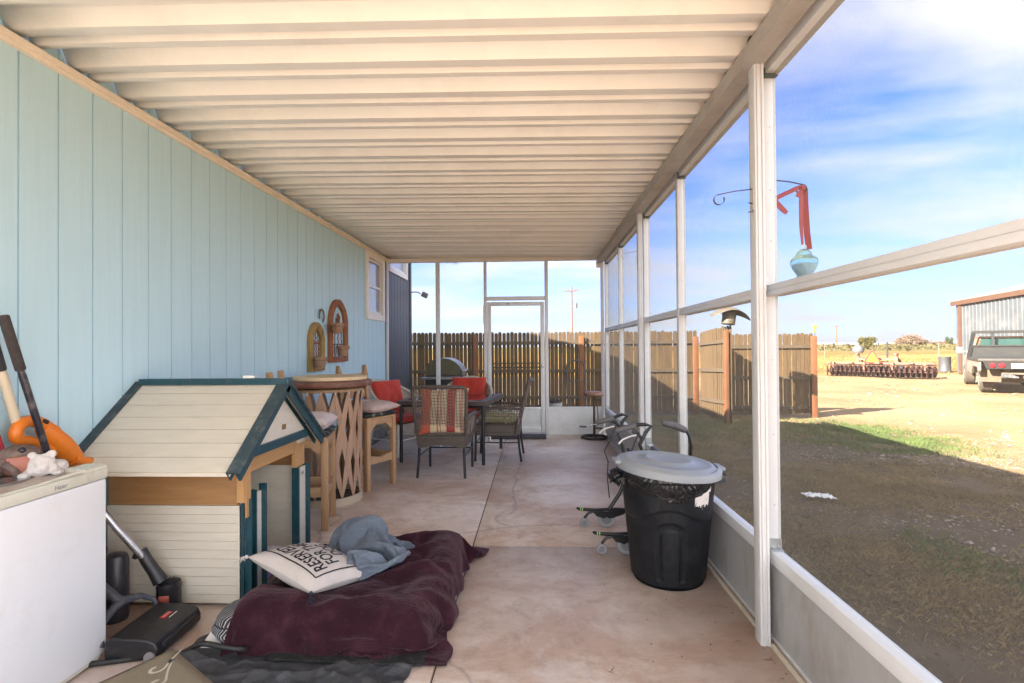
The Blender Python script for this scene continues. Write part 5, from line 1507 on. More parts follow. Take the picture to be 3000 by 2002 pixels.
for i in range(nu):
    for j in range(nv):
        u, v = i / nu, j / nv
        if v > 0.16 + 0.25 * abs(noise.noise((u * 5, 1, 2))) - 0.12 * u + 0.3 * noise.noise((u * 11, v * 7, 3)) and not (u > 0.86 and v < 0.75 + 0.2 * noise.noise((v * 9, 0, 0))):
            fs.append((i * (nv + 1) + j, (i + 1) * (nv + 1) + j, (i + 1) * (nv + 1) + j + 1, i * (nv + 1) + j + 1))
mb.add(vs, fs); mb.build('torn_label', M('label_paper', (0.68, 0.62, 0.58), 0.7, 0.06, 30), bin_, True)
# ---- rollator
ro = thing('rollator', 'folded black wheeled walker with grey wheels behind the trash can', 'walker', (0.62, 3.80, 0))
RB = M('rollator_black', (0.016, 0.016, 0.018), 0.35, 0.2, 10)
GRIP = M('grip_grey', (0.11, 0.105, 0.11), 0.6, 0.25, 30, bump=0.3)
TYRE = M('wheel_pale', (0.30, 0.31, 0.33), 0.55, 0.1, 10)
def wheel(x, y, r, w, parent):
    X = Matrix.Translation((x, y, r)) @ Matrix.Rotation(R(90), 4, 'X')
    mb = MB(); mb.lathe([(r * .62, -w / 2), (r * .9, -w / 2), (r, -w * .25), (r, w * .25), (r * .9, w / 2), (r * .62, w / 2), (r * .6, 0)], (0, 0, 0), 28, 0, X, cap=False)
    o = mb.build('wheel', TYRE, parent, True)
    mb = MB(); mb.lathe([(0, -w * .6), (r * .2, -w * .6), (r * .22, -w * .3), (r * .62, -w * .25), (r * .62, w * .25), (r * .22, w * .3), (r * .2, w * .6), (0, w * .6)], (0, 0, 0), 20, 0, X)
    for k in range(5): mb.box((r * .42 * math.cos(k * 1.2566), r * .42 * math.sin(k * 1.2566), 0), (r * .38, r * .12, w * .7), (0, 0, k * 1.2566), 0, 0, X)
    mb.build('hub', M('hub_grey', (0.2, 0.2, 0.21), 0.5), o, True)
for (y, dx, hz) in ((4.05, 0.0, 0.80), (3.53, 0.065, 0.82)):
    wheel(0.37 + dx, y, 0.034, 0.024, ro); wheel(0.535 + dx, y, 0.066, 0.026, ro); wheel(0.90 + dx, y, 0.066, 0.026, ro)
    mb = MB()
    mb.tube([(0.315 + dx, y - .02, 0.148), (0.335 + dx, y, 0.135), (0.45 + dx, y, 0.128), (0.60 + dx, y, 0.135), (0.92 + dx, y, 0.12)], [0.009, 0.012, 0.013, 0.014, 0.013], 10)
    mb.prism([(0.43 + dx, y - .014, 0.12), (0.46 + dx, y - .014, 0.085), (0.52 + dx, y - .014, 0.068), (0.58 + dx, y - .014, 0.072), (0.66 + dx, y - .014, 0.10), (0.70 + dx, y - .014, 0.13)], (0, 0.028, 0))
    mb.tube([(0.45 + dx, y, 0.12), (0.40 + dx, y, 0.105), (0.375 + dx, y, 0.075), (0.37 + dx, y + .016, 0.034)], 0.010, 8)
    mb.tube([(0.56 + dx, y, 0.14), (0.64 + dx, y, 0.26), (0.70 + dx, y, 0.42), (0.66 + dx, y, 0.62), (0.625 + dx, y, 0.72), (0.665 + dx, y, 0.80), (0.70 + dx, y, 0.842), (0.66 + dx, y, 0.852), (0.60 + dx, y, hz + 0.03)], [0.014, 0.014, 0.013, 0.013, 0.0125, 0.0125, 0.0125, 0.0125, 0.0125], 10)
    mb.tube([(0.90 + dx, y, 0.12), (0.80 + dx, y, 0.40), (0.70 + dx, y, 0.60)], 0.013, 10)
    mb.box((0.60 + dx, y, 0.80), (0.05, 0.03, 0.03), (0, 0.5, 0), 0, 0.006); mb.box((0.625 + dx, y, 0.775), (0.055, 0.022, 0.022), (0, 0.9, 0), 0, 0.004)
    mb.build('side_frame', RB, ro, True)
    mb = MB(); mb.tube([(0.465 + dx, y, hz - 0.012), (0.475 + dx, y, hz - 0.008), (0.59 + dx, y, hz + 0.022), (0.60 + dx, y, hz + 0.026)], [0.014, 0.019, 0.020, 0.016], 12); mb.build('grip', GRIP, ro, True)
    mb = MB(); mb.tube([(0.60 + dx, y - .02, hz - 0.035), (0.555 + dx, y - .02, hz - 0.045), (0.51 + dx, y - .02, hz - 0.065), (0.485 + dx, y - .02, hz - 0.092)], [0.007, 0.007, 0.007, 0.006], 8); mb.build('brake_lever', M('alu_bright', (0.7, 0.7, 0.72), 0.3, 0.05, metal=0.6), ro, True)
    mb = MB(); mb.tube([(0.61 + dx, y - .02, hz - 0.03), (0.57 + dx, y - .04, hz - 0.12), (0.52 + dx, y - .03, hz - 0.22), (0.55 + dx, y - .02, hz - 0.30), (0.545 + dx, y, hz - 0.42), (0.56 + dx, y, 0.22)], 0.0045, 6); mb.build('brake_cable', RB, ro, True)
    for xx in (0.338, 0.352):
        mb = MB(); mb.tube([(xx + dx, y, 0.1352), (xx + 0.007 + dx, y, 0.1348)], 0.0132, 10); mb.build('reflector', M('lime', (0.35, 0.60, 0.18), 0.5), ro, True)
mb = MB()
for (a, b) in (((0.70, 4.04, 0.16), (0.80, 3.54, 0.55)), ((0.76, 3.54, 0.16), (0.78, 4.04, 0.55))): mb.bar(a, b, 0.022, 0.03)
mb.build('cross_brace', RB, ro, True)
mb = MB(); mb.box((0.86, 3.79, 0.50), (0.05, 0.44, 0.26), (0, 0.2, 0), 0, 0.02); mb.build('folded_seat', RB, ro, True)
mb = MB(); mb.tube([(0.875, 3.70, 0.835), (0.885, 3.70, 0.838), (0.96, 3.70, 0.820), (1.03, 3.70, 0.790), (1.04, 3.70, 0.785)], [0.018, 0.023, 0.024, 0.023, 0.018], 12); br_ = mb.build('backrest', GRIP, ro, True)
mb = MB(); mb.tube([(1.035, 3.70, 0.79), (1.06, 3.70, 0.755), (1.075, 3.70, 0.68), (1.06, 3.70, 0.52), (0.98, 3.72, 0.30), (0.93, 3.76, 0.13)], 0.012, 10); mb.build('backrest_tube', RB, ro, True)
# ---- pedal stool in the far corner
ps = thing('pedal_stool', 'rusty stool built from bicycle pedals in the far corner', 'stool', (0.885, 7.95, 0))
RUST = M('rust_brown', (0.10, 0.055, 0.038), 0.6, 0.35, 20, metal=0.3)
px_, py_ = 0.885, 7.95
mb = MB(); mb.tube([(px_ + 0.185 * math.cos(k * math.pi / 20), py_ + 0.185 * math.sin(k * math.pi / 20), 0.018) for k in range(40)], 0.0165, 10, closed=True)
for k in range(3): mb.bar((px_, py_, 0.02), (px_ + 0.18 * math.cos(k * 2.094 + 0.6), py_ + 0.18 * math.sin(k * 2.094 + 0.6), 0.02), 0.02, 0.014)
mb.build('base_ring', M('ring_dark', (0.04, 0.03, 0.028), 0.6, 0.3, 20), ps, True)
mb = MB(); mb.tube([(px_, py_, 0.015), (px_, py_, 0.64)], 0.0175, 14); mb.build('post', RUST, ps, True)
mb = MB(); mb.lathe([(0.0, 0.625), (0.11, 0.625), (0.135, 0.635), (0.142, 0.655), (0.138, 0.678), (0.12, 0.694), (0.06, 0.702), (0.0, 0.703)], (px_, py_, 0), 36); mb.build('seat', M('seat_leather', (0.26, 0.14, 0.09), 0.45, 0.2, 14, dirt=(0.36, 0.25, 0.2), damt=0.5), ps, True, ang=60)
mb = MB()
mb.tube([(px_ - 0.02, py_ - .02, 0.205), (px_ - 0.12, py_ - .035, 0.185)], 0.008, 8); mb.tube([(px_ + 0.02, py_ - .02, 0.20), (px_ + 0.03, py_ - .07, 0.165)], 0.008, 8)
mb.tube([(px_ - 0.04, py_ - .01, 0.205), (px_ + 0.06, py_ - .01, 0.205)], 0.014, 10)
mb.build('crank', CHROME, ps, True)
for (cx, cz, cy) in ((px_ - 0.175, 0.18, py_ - .04), (px_ + 0.055, 0.162, py_ - .085)):
    mb = MB(); mb.box((cx, cy, cz), (0.10, 0.06, 0.022), (0, 0.06, 0), 0, 0.005); mb.tube([(cx - .05, cy, cz), (cx + .06, cy, cz + .004)], 0.006, 8); mb.build('pedal', M('pedal', (0.10, 0.09, 0.09), 0.5, 0.2), ps, True)
mb = MB(); mb.tube([(px_ + 0.055, py_ - .012 + 0.05 * math.cos(k * math.pi / 10), 0.215 + 0.05 * math.sin(k * math.pi / 10)) for k in range(20)], 0.004, 6, closed=True)
for k in range(5): mb.bar((px_ + 0.055, py_ - .012, 0.215), (px_ + 0.055, py_ - .012 + 0.05 * math.cos(k * 1.2566), 0.215 + 0.05 * math.sin(k * 1.2566)), 0.004, 0.006)
mb.build('sprocket', CHROME, ps, True)
mb = MB(); mb.tube([(px_ + 0.055, py_ + .04, 0.215), (px_ + 0.045, py_ + .02, 0.50), (px_ + 0.02, py_, 0.62)], 0.004, 6); mb.tube([(px_ + 0.06, py_ - .062, 0.215), (px_ + 0.05, py_ - .03, 0.45), (px_ + 0.03, py_ - .01, 0.60)], 0.004, 6); mb.build('chain', RUST, ps, True)
# ---- scroll brackets, ribbon, glass ornament
IRONB = M('bracket_iron', (0.14, 0.095, 0.05), 0.6, 0.3, 30)
def strip(pts, w, th=0.0016, wdir=(0, 1, 0), twist=None):
    mb = MB(); n = len(pts); vs, fs = [], []
    ws = w if isinstance(w, (list, tuple)) else [w] * n
    P = [Vector(p) for p in pts]
    for i in range(n):
        t = (P[min(i + 1, n - 1)] - P[max(i - 1, 0)]).normalized()
        wd = Vector(wdir) if not callable(wdir) else wdir(i / (n - 1))
        wd = (wd - t * wd.dot(t)).normalized(); nn = t.cross(wd)
        for (a, b) in ((-1, -1), (1, -1), (1, 1), (-1, 1)): vs.append(P[i] + wd * a * ws[i] / 2 + nn * b * th / 2)
    for i in range(n - 1):
        for k in range(4): fs.append((i * 4 + k, i * 4 + (k + 1) % 4, i * 4 + 4 + (k + 1) % 4, i * 4 + 4 + k))
    fs += [(3, 2, 1, 0), tuple((n - 1) * 4 + k for k in range(4))]
    mb.add(vs, fs); return mb
def scroll_bracket(x, y, z, s, L, label, plate=True):
    # s = -1 into the patio, +1 out to the yard
    t = thing('scroll_bracket', label, 'bracket', (x, y, z), 0, 'iron scroll brackets')
    pts = [(x, y, z), (x + s * L * 0.5, y, z - 0.008), (x + s * L * 0.93, y, z - 0.022)]
    r = 0.024; cx, cz = x + s * L * 0.93, z - 0.022 - r
    for a in range(75, -215, -20): pts.append((cx + s * r * math.cos(R(a)), y, cz + r * math.sin(R(a))))
    strip(pts, 0.014).build('arm', IRONB, t, True)
    if plate:
        strip([(x, y, z + 0.002), (x, y, z - 0.10)], 0.022, 0.003).build('plate', M('plate_cream', (0.62, 0.58, 0.52), 0.5), t, True)
        pts = [(x - 0.001 * s, y, z - 0.10)]
        for a in range(-80, -300, -20): pts.append((x + s * 0.016 + s * 0.022 * math.cos(R(a)) , y, z - 0.085 + 0.022 * math.sin(R(a))))
        strip(pts, 0.014).build('curl', IRONB, t, True)
    return t
scroll_bracket(1.020, 2.50, 2.095, -1, 0.165, 'brown iron scroll bracket with no load, reaching into the patio')
scroll_bracket(1.151, 2.567, 2.155, 1, 0.135, 'iron scroll bracket outside the screen holding the red ribbon', False)
scroll_bracket(1.020, 5.24, 2.30, -1, 0.14, 'small scroll bracket on the second fluted column')
HX, HY, HZ = 1.290, 2.567, 2.108
RIB = M('red_ribbon', (0.34, 0.012, 0.012), 0.5, 0.12, 40, bump=0.2, bscale=300, sheen=0.3)
rb = thing('ribbon', 'long red satin ribbon knotted on the outside scroll bracket', 'ribbon', (HX, HY, HZ))
strip([(HX - .012, HY, HZ + .01), (HX - .018, HY - .004, HZ - .06), (HX - .019, HY - .003, HZ - .18), (HX - .012, HY, HZ - .265)], [0.022, 0.024, 0.020, 0.012], wdir=(1, 0.25, 0)).build('strand', RIB, rb, True)
strip([(HX + .004, HY + .004, HZ + .005), (HX + .006, HY + .006, HZ - .08), (HX + .012, HY + .006, HZ - .20), (HX + .020, HY + .004, HZ - .285)], [0.026, 0.028, 0.028, 0.027], wdir=(1, -0.3, 0)).build('strand', RIB, rb, True)
strip([(HX - .010, HY - .006, HZ + .012), (HX - .035, HY - .006, HZ + .006), (HX - .075, HY - .004, HZ - .012), (HX - .115, HY, HZ - .030), (HX - .142, HY, HZ - .045)], 0.022, wdir=(0.3, 0.2, 1)).build('tail', RIB, rb, True)
strip([(HX - .142, HY - .004, HZ - .040), (HX - .132, HY - .006, HZ - .065), (HX - .105, HY - .006, HZ - .095), (HX - .085, HY - .004, HZ - .112)], [0.022, 0.026, 0.027, 0.02], wdir=(1, 0, 0.8)).build('tail', RIB, rb, True)
strip([(HX - .010, HY - .010, HZ + .004), (HX - .028, HY - .012, HZ - .022), (HX - .038, HY - .012, HZ - .040)], [0.018, 0.026, 0.026], wdir=(1, 0, -0.9)).build('tail', RIB, rb, True)
mb = MB(); ell(mb, (HX - .012, HY - .006, HZ + .006), (0.016, 0.012, 0.016), 12, 8, None, 0.4); mb.build('knot', RIB, rb, True, ang=80)
orn = thing('glass_ornament', 'pale blue glass jar ornament hanging from the red ribbon outside', 'ornament', (HX - .006, HY, 1.68))
gm, nt, b = newmat('aqua_glass')
b.inputs['Base Color'].default_value = (0.50, 0.86, 0.92, 1); b.inputs['Roughness'].default_value = 0.12; b.inputs['Transmission Weight'].default_value = 0.80; b.inputs['IOR'].default_value = 1.10
vv = nt.nodes.new('ShaderNodeTexVoronoi'); vv.inputs['Scale'].default_value = 70; nt.links.new(coords(nt), vv.inputs['Vector']); bumpn(nt, b, vv.outputs['Distance'], 0.5, 0.006)
OX, OY = HX - .006, HY
mb = MB(); mb.lathe([(0.0, 0.0), (0.034, 0.0), (0.036, 0.010), (0.030, 0.020), (0.038, 0.030), (0.052, 0.052), (0.060, 0.078), (0.058, 0.095), (0.046, 0.106), (0.036, 0.110), (0.034, 0.122), (0.022, 0.138), (0.012, 0.144), (0.0, 0.145)], (OX, OY, 1.68), 32)
mb.build('jar', gm, orn, True, ang=60)
mb = MB(); mb.lathe([(0.0, 0.006), (0.026, 0.008), (0.030, 0.030), (0.046, 0.055), (0.050, 0.072), (0.03, 0.078), (0.0, 0.080)], (OX, OY, 1.68), 24); mb.build('filling', M('pink_filling', (0.85, 0.66, 0.74), 0.8, 0.3, 40), orn, True)
mb = MB(); mb.tube([(OX + 0.011 * math.cos(k * math.pi / 8), OY, 1.834 + 0.011 * math.sin(k * math.pi / 8)) for k in range(16)], 0.002, 6, closed=True); mb.build('ring', CHROME, orn, True)
# dried twigs caught under the end header
mb = MB()
for k in range(26):
    x = -1.44 + rnd.random() * 0.25; z = 2.712
    dx, dz = rnd.uniform(-.05, .05), -abs(rnd.gauss(0, .018)) - (0.03 if x > -1.25 else 0.004)
    mb.tube([(x, YB - 0.004, z), (x + dx * .4, YB - 0.016, z + dz * .3), (x + dx, YB - 0.008, z + dz)], 0.0016, 4)
tag(mb.build('dry_twig', M('twig', (0.14, 0.11, 0.09), 0.9, 0.3, 30), origin=(-1.32, YB - .01, 2.71)), 'grey dried twigs caught under the header of the end wall', 'twigs')
# ================================================================ yard and beyond
def gz(x, y): return ZG
# ---- things behind the end screen
gr = thing('barbecue_grill', 'stainless barbecue grill with domed hood behind the end screen', 'grill', (-1.62, 10.0, ZG))
STEEL = M('steel', (0.42, 0.40, 0.36), 0.35, 0.1, 6, metal=0.7, dirt=(0.12, 0.10, 0.07), damt=0.5)
mb = MB(); pr = [(-2.02, 0.86), (-1.34, 0.86), (-1.335, 0.93), (-1.38, 1.02), (-1.46, 1.10), (-1.58, 1.16), (-1.72, 1.175), (-1.85, 1.16), (-1.96, 1.09), (-2.02, 0.98)]
mb.prism([(a, 9.75, b) for a, b in pr], (0, 0.62, 0)); mb.build('hood', STEEL, gr, True, ang=30)
mb = MB(); mb.prism([(a + 0.0, 9.738, 0.86 + (b - 0.86) * 0.985) for a, b in pr], (0, 0.01, 0)); mb.build('hood_side', M('olive_enamel', (0.10, 0.085, 0.04), 0.5, 0.3, 14), gr, True)
mb = MB(); mb.tube([(-1.33, 9.82, 0.93), (-1.27, 9.82, 0.945), (-1.27, 10.30, 0.945), (-1.33, 10.30, 0.93)], 0.012, 8); mb.build('hood_handle', CHROME, gr, True)
mb = MB(); mb.span((-2.02, 9.75, 0.66), (-1.32, 10.37, 0.855), 0, 0.01); mb.build('firebox', M('firebox', (0.08, 0.07, 0.06), 0.6, 0.3), gr, True)
mb = MB(); mb.span((-2.03, 9.35, 0.80), (-1.36, 9.745, 0.83), 0, 0.005); mb.build('side_shelf', STEEL, gr, True)
mb = MB(); mb.span((-2.0, 9.78, -0.15), (-1.36, 10.34, 0.655), 0, 0.005); mb.build('cabinet', M('firebox', (0.08,) * 3), gr, True)
for x in (-1.95, -1.41):
    mb = MB(); mb.lathe([(0, -.02), (0.05, -.02), (0.05, .02), (0, .02)], (0, 0, 0), 16, 0, Matrix.Translation((x, 9.9, ZG + 0.05)) @ Matrix.Rotation(R(90), 4, 'X')); mb.build('wheel', BLACKP, gr, True)
    mb = MB(); mb.span((x - .02, 9.88, ZG + 0.05), (x + .02, 10.25, -0.15)); mb.build('leg', BLACKP, gr, True)
tub = thing('planter', 'pale round planter tub of dry soil outside the end screen', 'planter', (0.33, 9.0, ZG))
mb = MB(); mb.lathe([(0.0, 0.0), (0.10, 0.0), (0.125, 0.62), (0.135, 0.62), (0.135, 0.67), (0.122, 0.67), (0.118, 0.60), (0.0, 0.60)], (0.33, 9.0, ZG), 24); mb.build('pot', M('pale_pot', (0.42, 0.42, 0.36), 0.8, 0.1), tub, True)
def leaves(mb, c, rad, n, s, seed, flat=1.0, up=0.0):
    rr = random.Random(seed)
    for _ in range(n):
        d = Vector((rr.gauss(0, 1), rr.gauss(0, 1), rr.gauss(0, 1))).normalized() * (rr.random() ** 0.4)
        k = 0.75 + 0.5 * noise.noise((d.x * 2 + seed, d.y * 2, d.z * 2))
        p = Vector((c[0] + d.x * rad[0] * k, c[1] + d.y * rad[1] * k, c[2] + d.z * rad[2] * k))
        a = Vector((rr.gauss(0, 1), rr.gauss(0, 1), rr.gauss(0, 1) + up)).normalized() * s * rr.uniform(.6, 1.4); b = a.cross(Vector((rr.gauss(0, 1), rr.gauss(0, 1), rr.gauss(0, 1)))).normalized() * s * rr.uniform(.25, .5) * flat
        mb.add([p - a, p + b, p + a, p - b], [(0, 1, 2, 3)])
mb = MB(); leaves(mb, (0.33, 9.0, 0.44), (0.12, 0.12, 0.08), 260, 0.025, 3); mb.build('foliage', M('lavender_leaf', (0.12, 0.09, 0.11), 0.9, 0.3, 30), tub, True, smooth=False)
pl = thing('shrub', 'dark reddish dry shrub at the house corner behind the screen', 'shrub', (-1.95, 9.2, ZG))
mb = MB(); leaves(mb, (-2.0, 9.15, 0.18), (0.28, 0.35, 0.36), 1400, 0.035, 5); mb.build('foliage', M('dark_red_leaf', (0.055, 0.03, 0.025), 0.9, 0.5, 12), pl, True, smooth=False)
mb = MB()
for k in range(7): mb.tube([(-1.98 + .02 * k - .06, 9.15, ZG), (-2.0 + 0.1 * math.sin(k), 9.15 + 0.1 * math.cos(k * 2), 0.15)], 0.006, 5)
mb.build('stem', M('twig', (0.14, 0.11, 0.09)), pl, True)
ht = thing('hand_truck', 'dark hand truck leaning by the back fence', 'hand truck', (0.73, 9.35, ZG))
mb = MB(); mb.tube([(0.60, 9.25, ZG + .12), (0.58, 9.40, 0.55), (0.57, 9.46, 0.98), (0.59, 9.48, 1.08), (0.64, 9.485, 1.115), (0.73, 9.49, 1.12), (0.82, 9.485, 1.115), (0.87, 9.48, 1.08), (0.89, 9.46, 0.98), (0.88, 9.40, 0.55), (0.86, 9.25, ZG + .12)], 0.013, 8)
for z, y in ((0.48, 9.39), (0.18, 9.335), (0.78, 9.43)): mb.tube([(0.585, y, z), (0.73, y - .015, z - .02), (0.875, y, z)], 0.009, 6)
mb.build('frame', M('iron_dark', (0.03, 0.028, 0.03), 0.5, 0.3), ht, True)
mb = MB(); mb.span((0.57, 9.08, ZG + .02), (0.89, 9.26, ZG + .03)); mb.build('toe_plate', MATS['iron_dark'], ht, True)
for x in (0.55, 0.91):
    mb = MB(); mb.lathe([(0, -.02), (0.08, -.02), (0.1, 0), (0.08, .02), (0, .02)], (0, 0, 0), 18, 0, Matrix.Translation((x, 9.33, ZG + 0.1)) @ Matrix.Rotation(R(90), 4, 'Y')); mb.build('wheel', BLACKP, ht, True)
sl = thing('security_light', 'small grey security light on an arm at the house corner', 'light', (-2.33, 9.93, 2.42))
mb = MB(); mb.tube([(-2.33, 9.92, 2.42), (-2.22, 9.92, 2.425), (-2.17, 9.92, 2.41), (-2.14, 9.92, 2.385)], 0.010, 8); mb.build('arm', M('light_grey', (0.16, 0.15, 0.14), 0.6), sl, True)
mb = MB(); mb.box((-2.06, 9.92, 2.365), (0.11, 0.09, 0.10), (0, 0.45, 0), 0, 0.012); mb.build('lamp_head', MATS['light_grey'], sl, True)
# ---- stovepipe cap on the gate post
vc = thing('vent_cap', 'galvanised stovepipe with wide bent rain cap standing on the fence corner', 'vent cap', (3.97, 10.90, 1.80))
GALV = M('galv_old', (0.13, 0.105, 0.075), 0.5, 0.25, 6, metal=0.4, dirt=(0.3, 0.2, 0.1), damt=0.5, dscale=5)
XV = Matrix.Translation((3.93, 10.90, 1.79)) @ Matrix.Rotation(R(7), 4, 'Y')
mb = MB(); mb.lathe([(0.125, 0.0), (0.13, 0.03), (0.128, 0.05), (0.132, 0.06), (0.132, 0.09), (0.128, 0.10), (0.138, 0.27)], (0, 0, 0), 32, 0, XV, cap=False); mb.build('pipe', GALV, vc, True, solid=0.003)
mb = MB()
def hat(u, v):
    a = 2 * math.pi * u; r = v
    x = 0.40 * r * math.cos(a); y = 0.30 * r * math.sin(a)
    z = 0.36 - 0.10 * r ** 1.4 - 0.13 * (abs(math.cos(a)) * r) ** 2.2 + 0.02 * math.sin(3 * a) * r
    return tuple(XV @ Vector((x + 0.02, y, z)))
mb.grid(64, 14, hat, 0, True); mb.build('rain_cap', GALV, vc, True, ang=80, solid=0.003)
mb = MB()
for a in range(4): mb.bar(XV @ Vector((0.132 * math.cos(a * 1.57 + .6), 0.132 * math.sin(a * 1.57 + .6), 0.2)), XV @ Vector((0.132 * math.cos(a * 1.57 + .6) + .01, 0.132 * math.sin(a * 1.57 + .6), 0.31)), 0.02, 0.003)
mb.build('strap', GALV, vc, True)
fo = thing('garden_ornament', 'small yellow and black ornament on a spike topping the end fence post', 'ornament', (6.31, 12.20, 1.56))
mb = MB(); mb.tube([(6.31, 12.19, 1.55), (6.31, 12.19, 1.62)], 0.006, 6); mb.build('spike', BLACKP, fo, True)
mb = MB(); ell(mb, (6.31, 12.19, 1.68), (0.03, 0.03, 0.05), 12, 8); ell(mb, (6.315, 12.19, 1.77), (0.045, 0.03, 0.06), 12, 8, None, 0.4); mb.build('body', M('ornament_yellow', (0.55, 0.36, 0.02), 0.5, 0.2, 30, dirt=(0.03, 0.03, 0.02), damt=0.9, dscale=20), fo, True)
# ---- crumpled white bag on the grass
mb = MB()
def cb(u, v):
    x = (u - .5) * 0.26; y = (v - .5) * 0.13
    return (2.965 + x + 0.02 * noise.noise((u * 4, v * 4, 9)), 5.69 + y - 0.35 * x, ZG + 0.035 + 0.035 * abs(noise.noise((u * 5, v * 5, 1))) * (1 - (2 * u - 1) ** 4) + 0.02 * noise.noise((u * 12, v * 12, 2)) * 1.2)
mb.grid(30, 20, cb)
tag(mb.build('plastic_bag', M('bag_white', (0.62, 0.60, 0.58), 0.4, 0.08), ang=180, origin=(2.965, 5.69, ZG + .03), solid=0.002), 'crumpled white plastic bag lying on the dry grass', 'plastic bag')
# ---- grass, gravel
def blades(name, mat, n, area, hgt, wid, seed, label, dens=None, flat=0.5):
    rr = random.Random(seed); mb = MB(); vs, fs = [], []
    x0, x1, y0, y1 = area; made = 0; tries = 0
    while made < n and tries < n * 30:
        tries += 1
        x = rr.uniform(x0, x1); y = rr.uniform(y0, y1)
        if dens and rr.random() > dens(x, y): continue
        for q in range(3):
            a = rr.uniform(0, 6.283); h = rr.uniform(*hgt); l = rr.uniform(0.2, 1.0) * flat
            bx, by = x + rr.gauss(0, .03), y + rr.gauss(0, .03)
            zb = ZG + 0.05 * noise.noise((bx * 0.5, by * 0.5, 0)) + 0.03 * noise.noise((bx * 1.7, by * 1.7, 3)) - 0.026
            w = wid * rr.uniform(.6, 1.3); ca, sa = math.cos(a), math.sin(a)
            o = len(vs)
            vs += [(bx - sa * w, by + ca * w, zb), (bx + sa * w, by - ca * w, zb), (bx + ca * h * l * .5, by + sa * h * l * .5, zb + h * (1 - l * .35) * .6), (bx + ca * h * l * 1.2, by + sa * h * l * 1.2, zb + h * (1 - l * .6))]
            fs += [(o, o + 1, o + 2), (o + 1, o + 3, o + 2)]
        made += 1
    mb.v, mb.f, mb.m = vs, fs, [0] * len(fs)
    o = mb.build(name, mat, smooth=False)
    return tag(o, label, None, None, 'stuff')
def nz(x, y, s, k=0): return 0.5 + 0.5 * noise.noise((x * s, y * s, k))
dry = lambda x, y: max(0.02, min(1, (nz(x, y, .55, 2) - .34) * 3.4)) * (1.0 if x < 4.6 else max(0.03, 1 - (x - 4.6) / 1.6)) * (0.55 if y < 2.4 else 1)
blades('dry_grass', M('straw', (0.19, 0.135, 0.062), 0.9, 0.3, 3), 56000, (1.24, 7.5, 1.6, 12.6), (0.015, 0.065), 0.0009, 1, 'short dry straw-coloured grass beside the patio', dry, 0.9)
blades('dry_grass', M('brown_grass', (0.12, 0.08, 0.042), 0.9, 0.3, 3), 30000, (1.24, 6.6, 1.6, 12.6), (0.012, 0.050), 0.0011, 2, 'matted brown dead grass beside the patio', lambda x, y: min(1, dry(x, y) * 1.3), 1.0)
def gr_d(x, y):
    a = math.exp(-((x - 5.9) / 0.75) ** 2 - ((y - 9.6) / 1.0) ** 2) * 1.5
    b = math.exp(-((x - 3.3) / 1.4) ** 2 - ((y - 10.6) / 1.2) ** 2) * 0.12
    c = max(0, nz(x, y, 1.1, 7) - .70) * 0.9 * (1 if x < 4.5 else .1)
    return min(1, a * (0.15 + max(0, nz(x, y, 1.9, 5) - .3) * 2.0) + b + c)
blades('green_grass', M('green_blade', (0.06, 0.085, 0.016), 0.8, 0.35, 3), 9000, (1.24, 7.6, 1.0, 12.3), (0.03, 0.10), 0.0028, 3, 'patch of green weeds at the edge of the roof shadow', gr_d, 0.6)
blades('field_grass', M('field_straw', (0.25, 0.145, 0.045), 0.9, 0.25, .3), 16000, (6.0, 75.0, 28.5, 75.0), (0.10, 0.34), 0.012, 4, 'tall straw-coloured grass of the field beyond the yard', lambda x, y: min(1, max(0.05, (nz(x, y, .12, 3) - .35) * 3)) * (1 if y > 31 else .3) * (1 if x < 22 or y > 44 else 0.15), 0.5)
def gravel(name, n, area, size, seed, label, mats, dens=None):
    rr = random.Random(seed); mb = MB()
    base = [(1, 0, 0), (-1, 0, 0), (0, 1, 0), (0, -1, 0), (0, 0, 1), (0, 0, -1)]
    fc = [(0, 2, 4), (2, 1, 4), (1, 3, 4), (3, 0, 4), (2, 0, 5), (1, 2, 5), (3, 1, 5), (0, 3, 5)]
    k = 0
    while k < n:
        x = rr.uniform(area[0], area[1]); y = rr.uniform(area[2], area[3])
        if dens and rr.random() > dens(x, y): continue
        s = rr.uniform(*size) * (1 + 1.2 * (rr.random() > .96)); a = rr.uniform(0, 6.28)
        zb = ZG + 0.05 * noise.noise((x * 0.5, y * 0.5, 0)) + 0.03 * noise.noise((x * 1.7, y * 1.7, 3)) - 0.02
        q = [(1 + rr.uniform(-.3, .3)) for _ in range(6)]
        vs = []
        for i, (p, e) in enumerate(zip(base, q)):
            X, Y = p[0] * e * s * 1.3, p[1] * e * s; vs.append((x + X * math.cos(a) - Y * math.sin(a), y + X * math.sin(a) + Y * math.cos(a), zb + p[2] * e * s * .55))
        mb.add(vs, fc, rr.randrange(len(mats))); k += 1
    return tag(mb.build(name, mats, smooth=False), label, None, None, 'stuff')
PEB = [M('pebble_a', (0.19, 0.155, 0.125), 0.9, 0.2), M('pebble_b', (0.14, 0.11, 0.09), 0.9, 0.2), M('pebble_c', (0.23, 0.185, 0.15), 0.9, 0.2)]
gravel('gravel', 9000, (1.8, 8.5, 0.6, 11.5), (0.006, 0.018), 5, 'loose stones and gravel strewn through the thin grass', PEB, lambda x, y: max(0.04, min(1, (x - 1.8) / 2.2)) * max(.05, 1.2 - dry(x, y)) * (1 if y < 8 else .35))
gravel('gravel', 4500, (5.0, 34.0, 6.5, 28.0), (0.012, 0.04), 6, 'scattered stones over the sunlit sandy yard', PEB, lambda x, y: max(.06, nz(x, y, .3, 4) - .35))
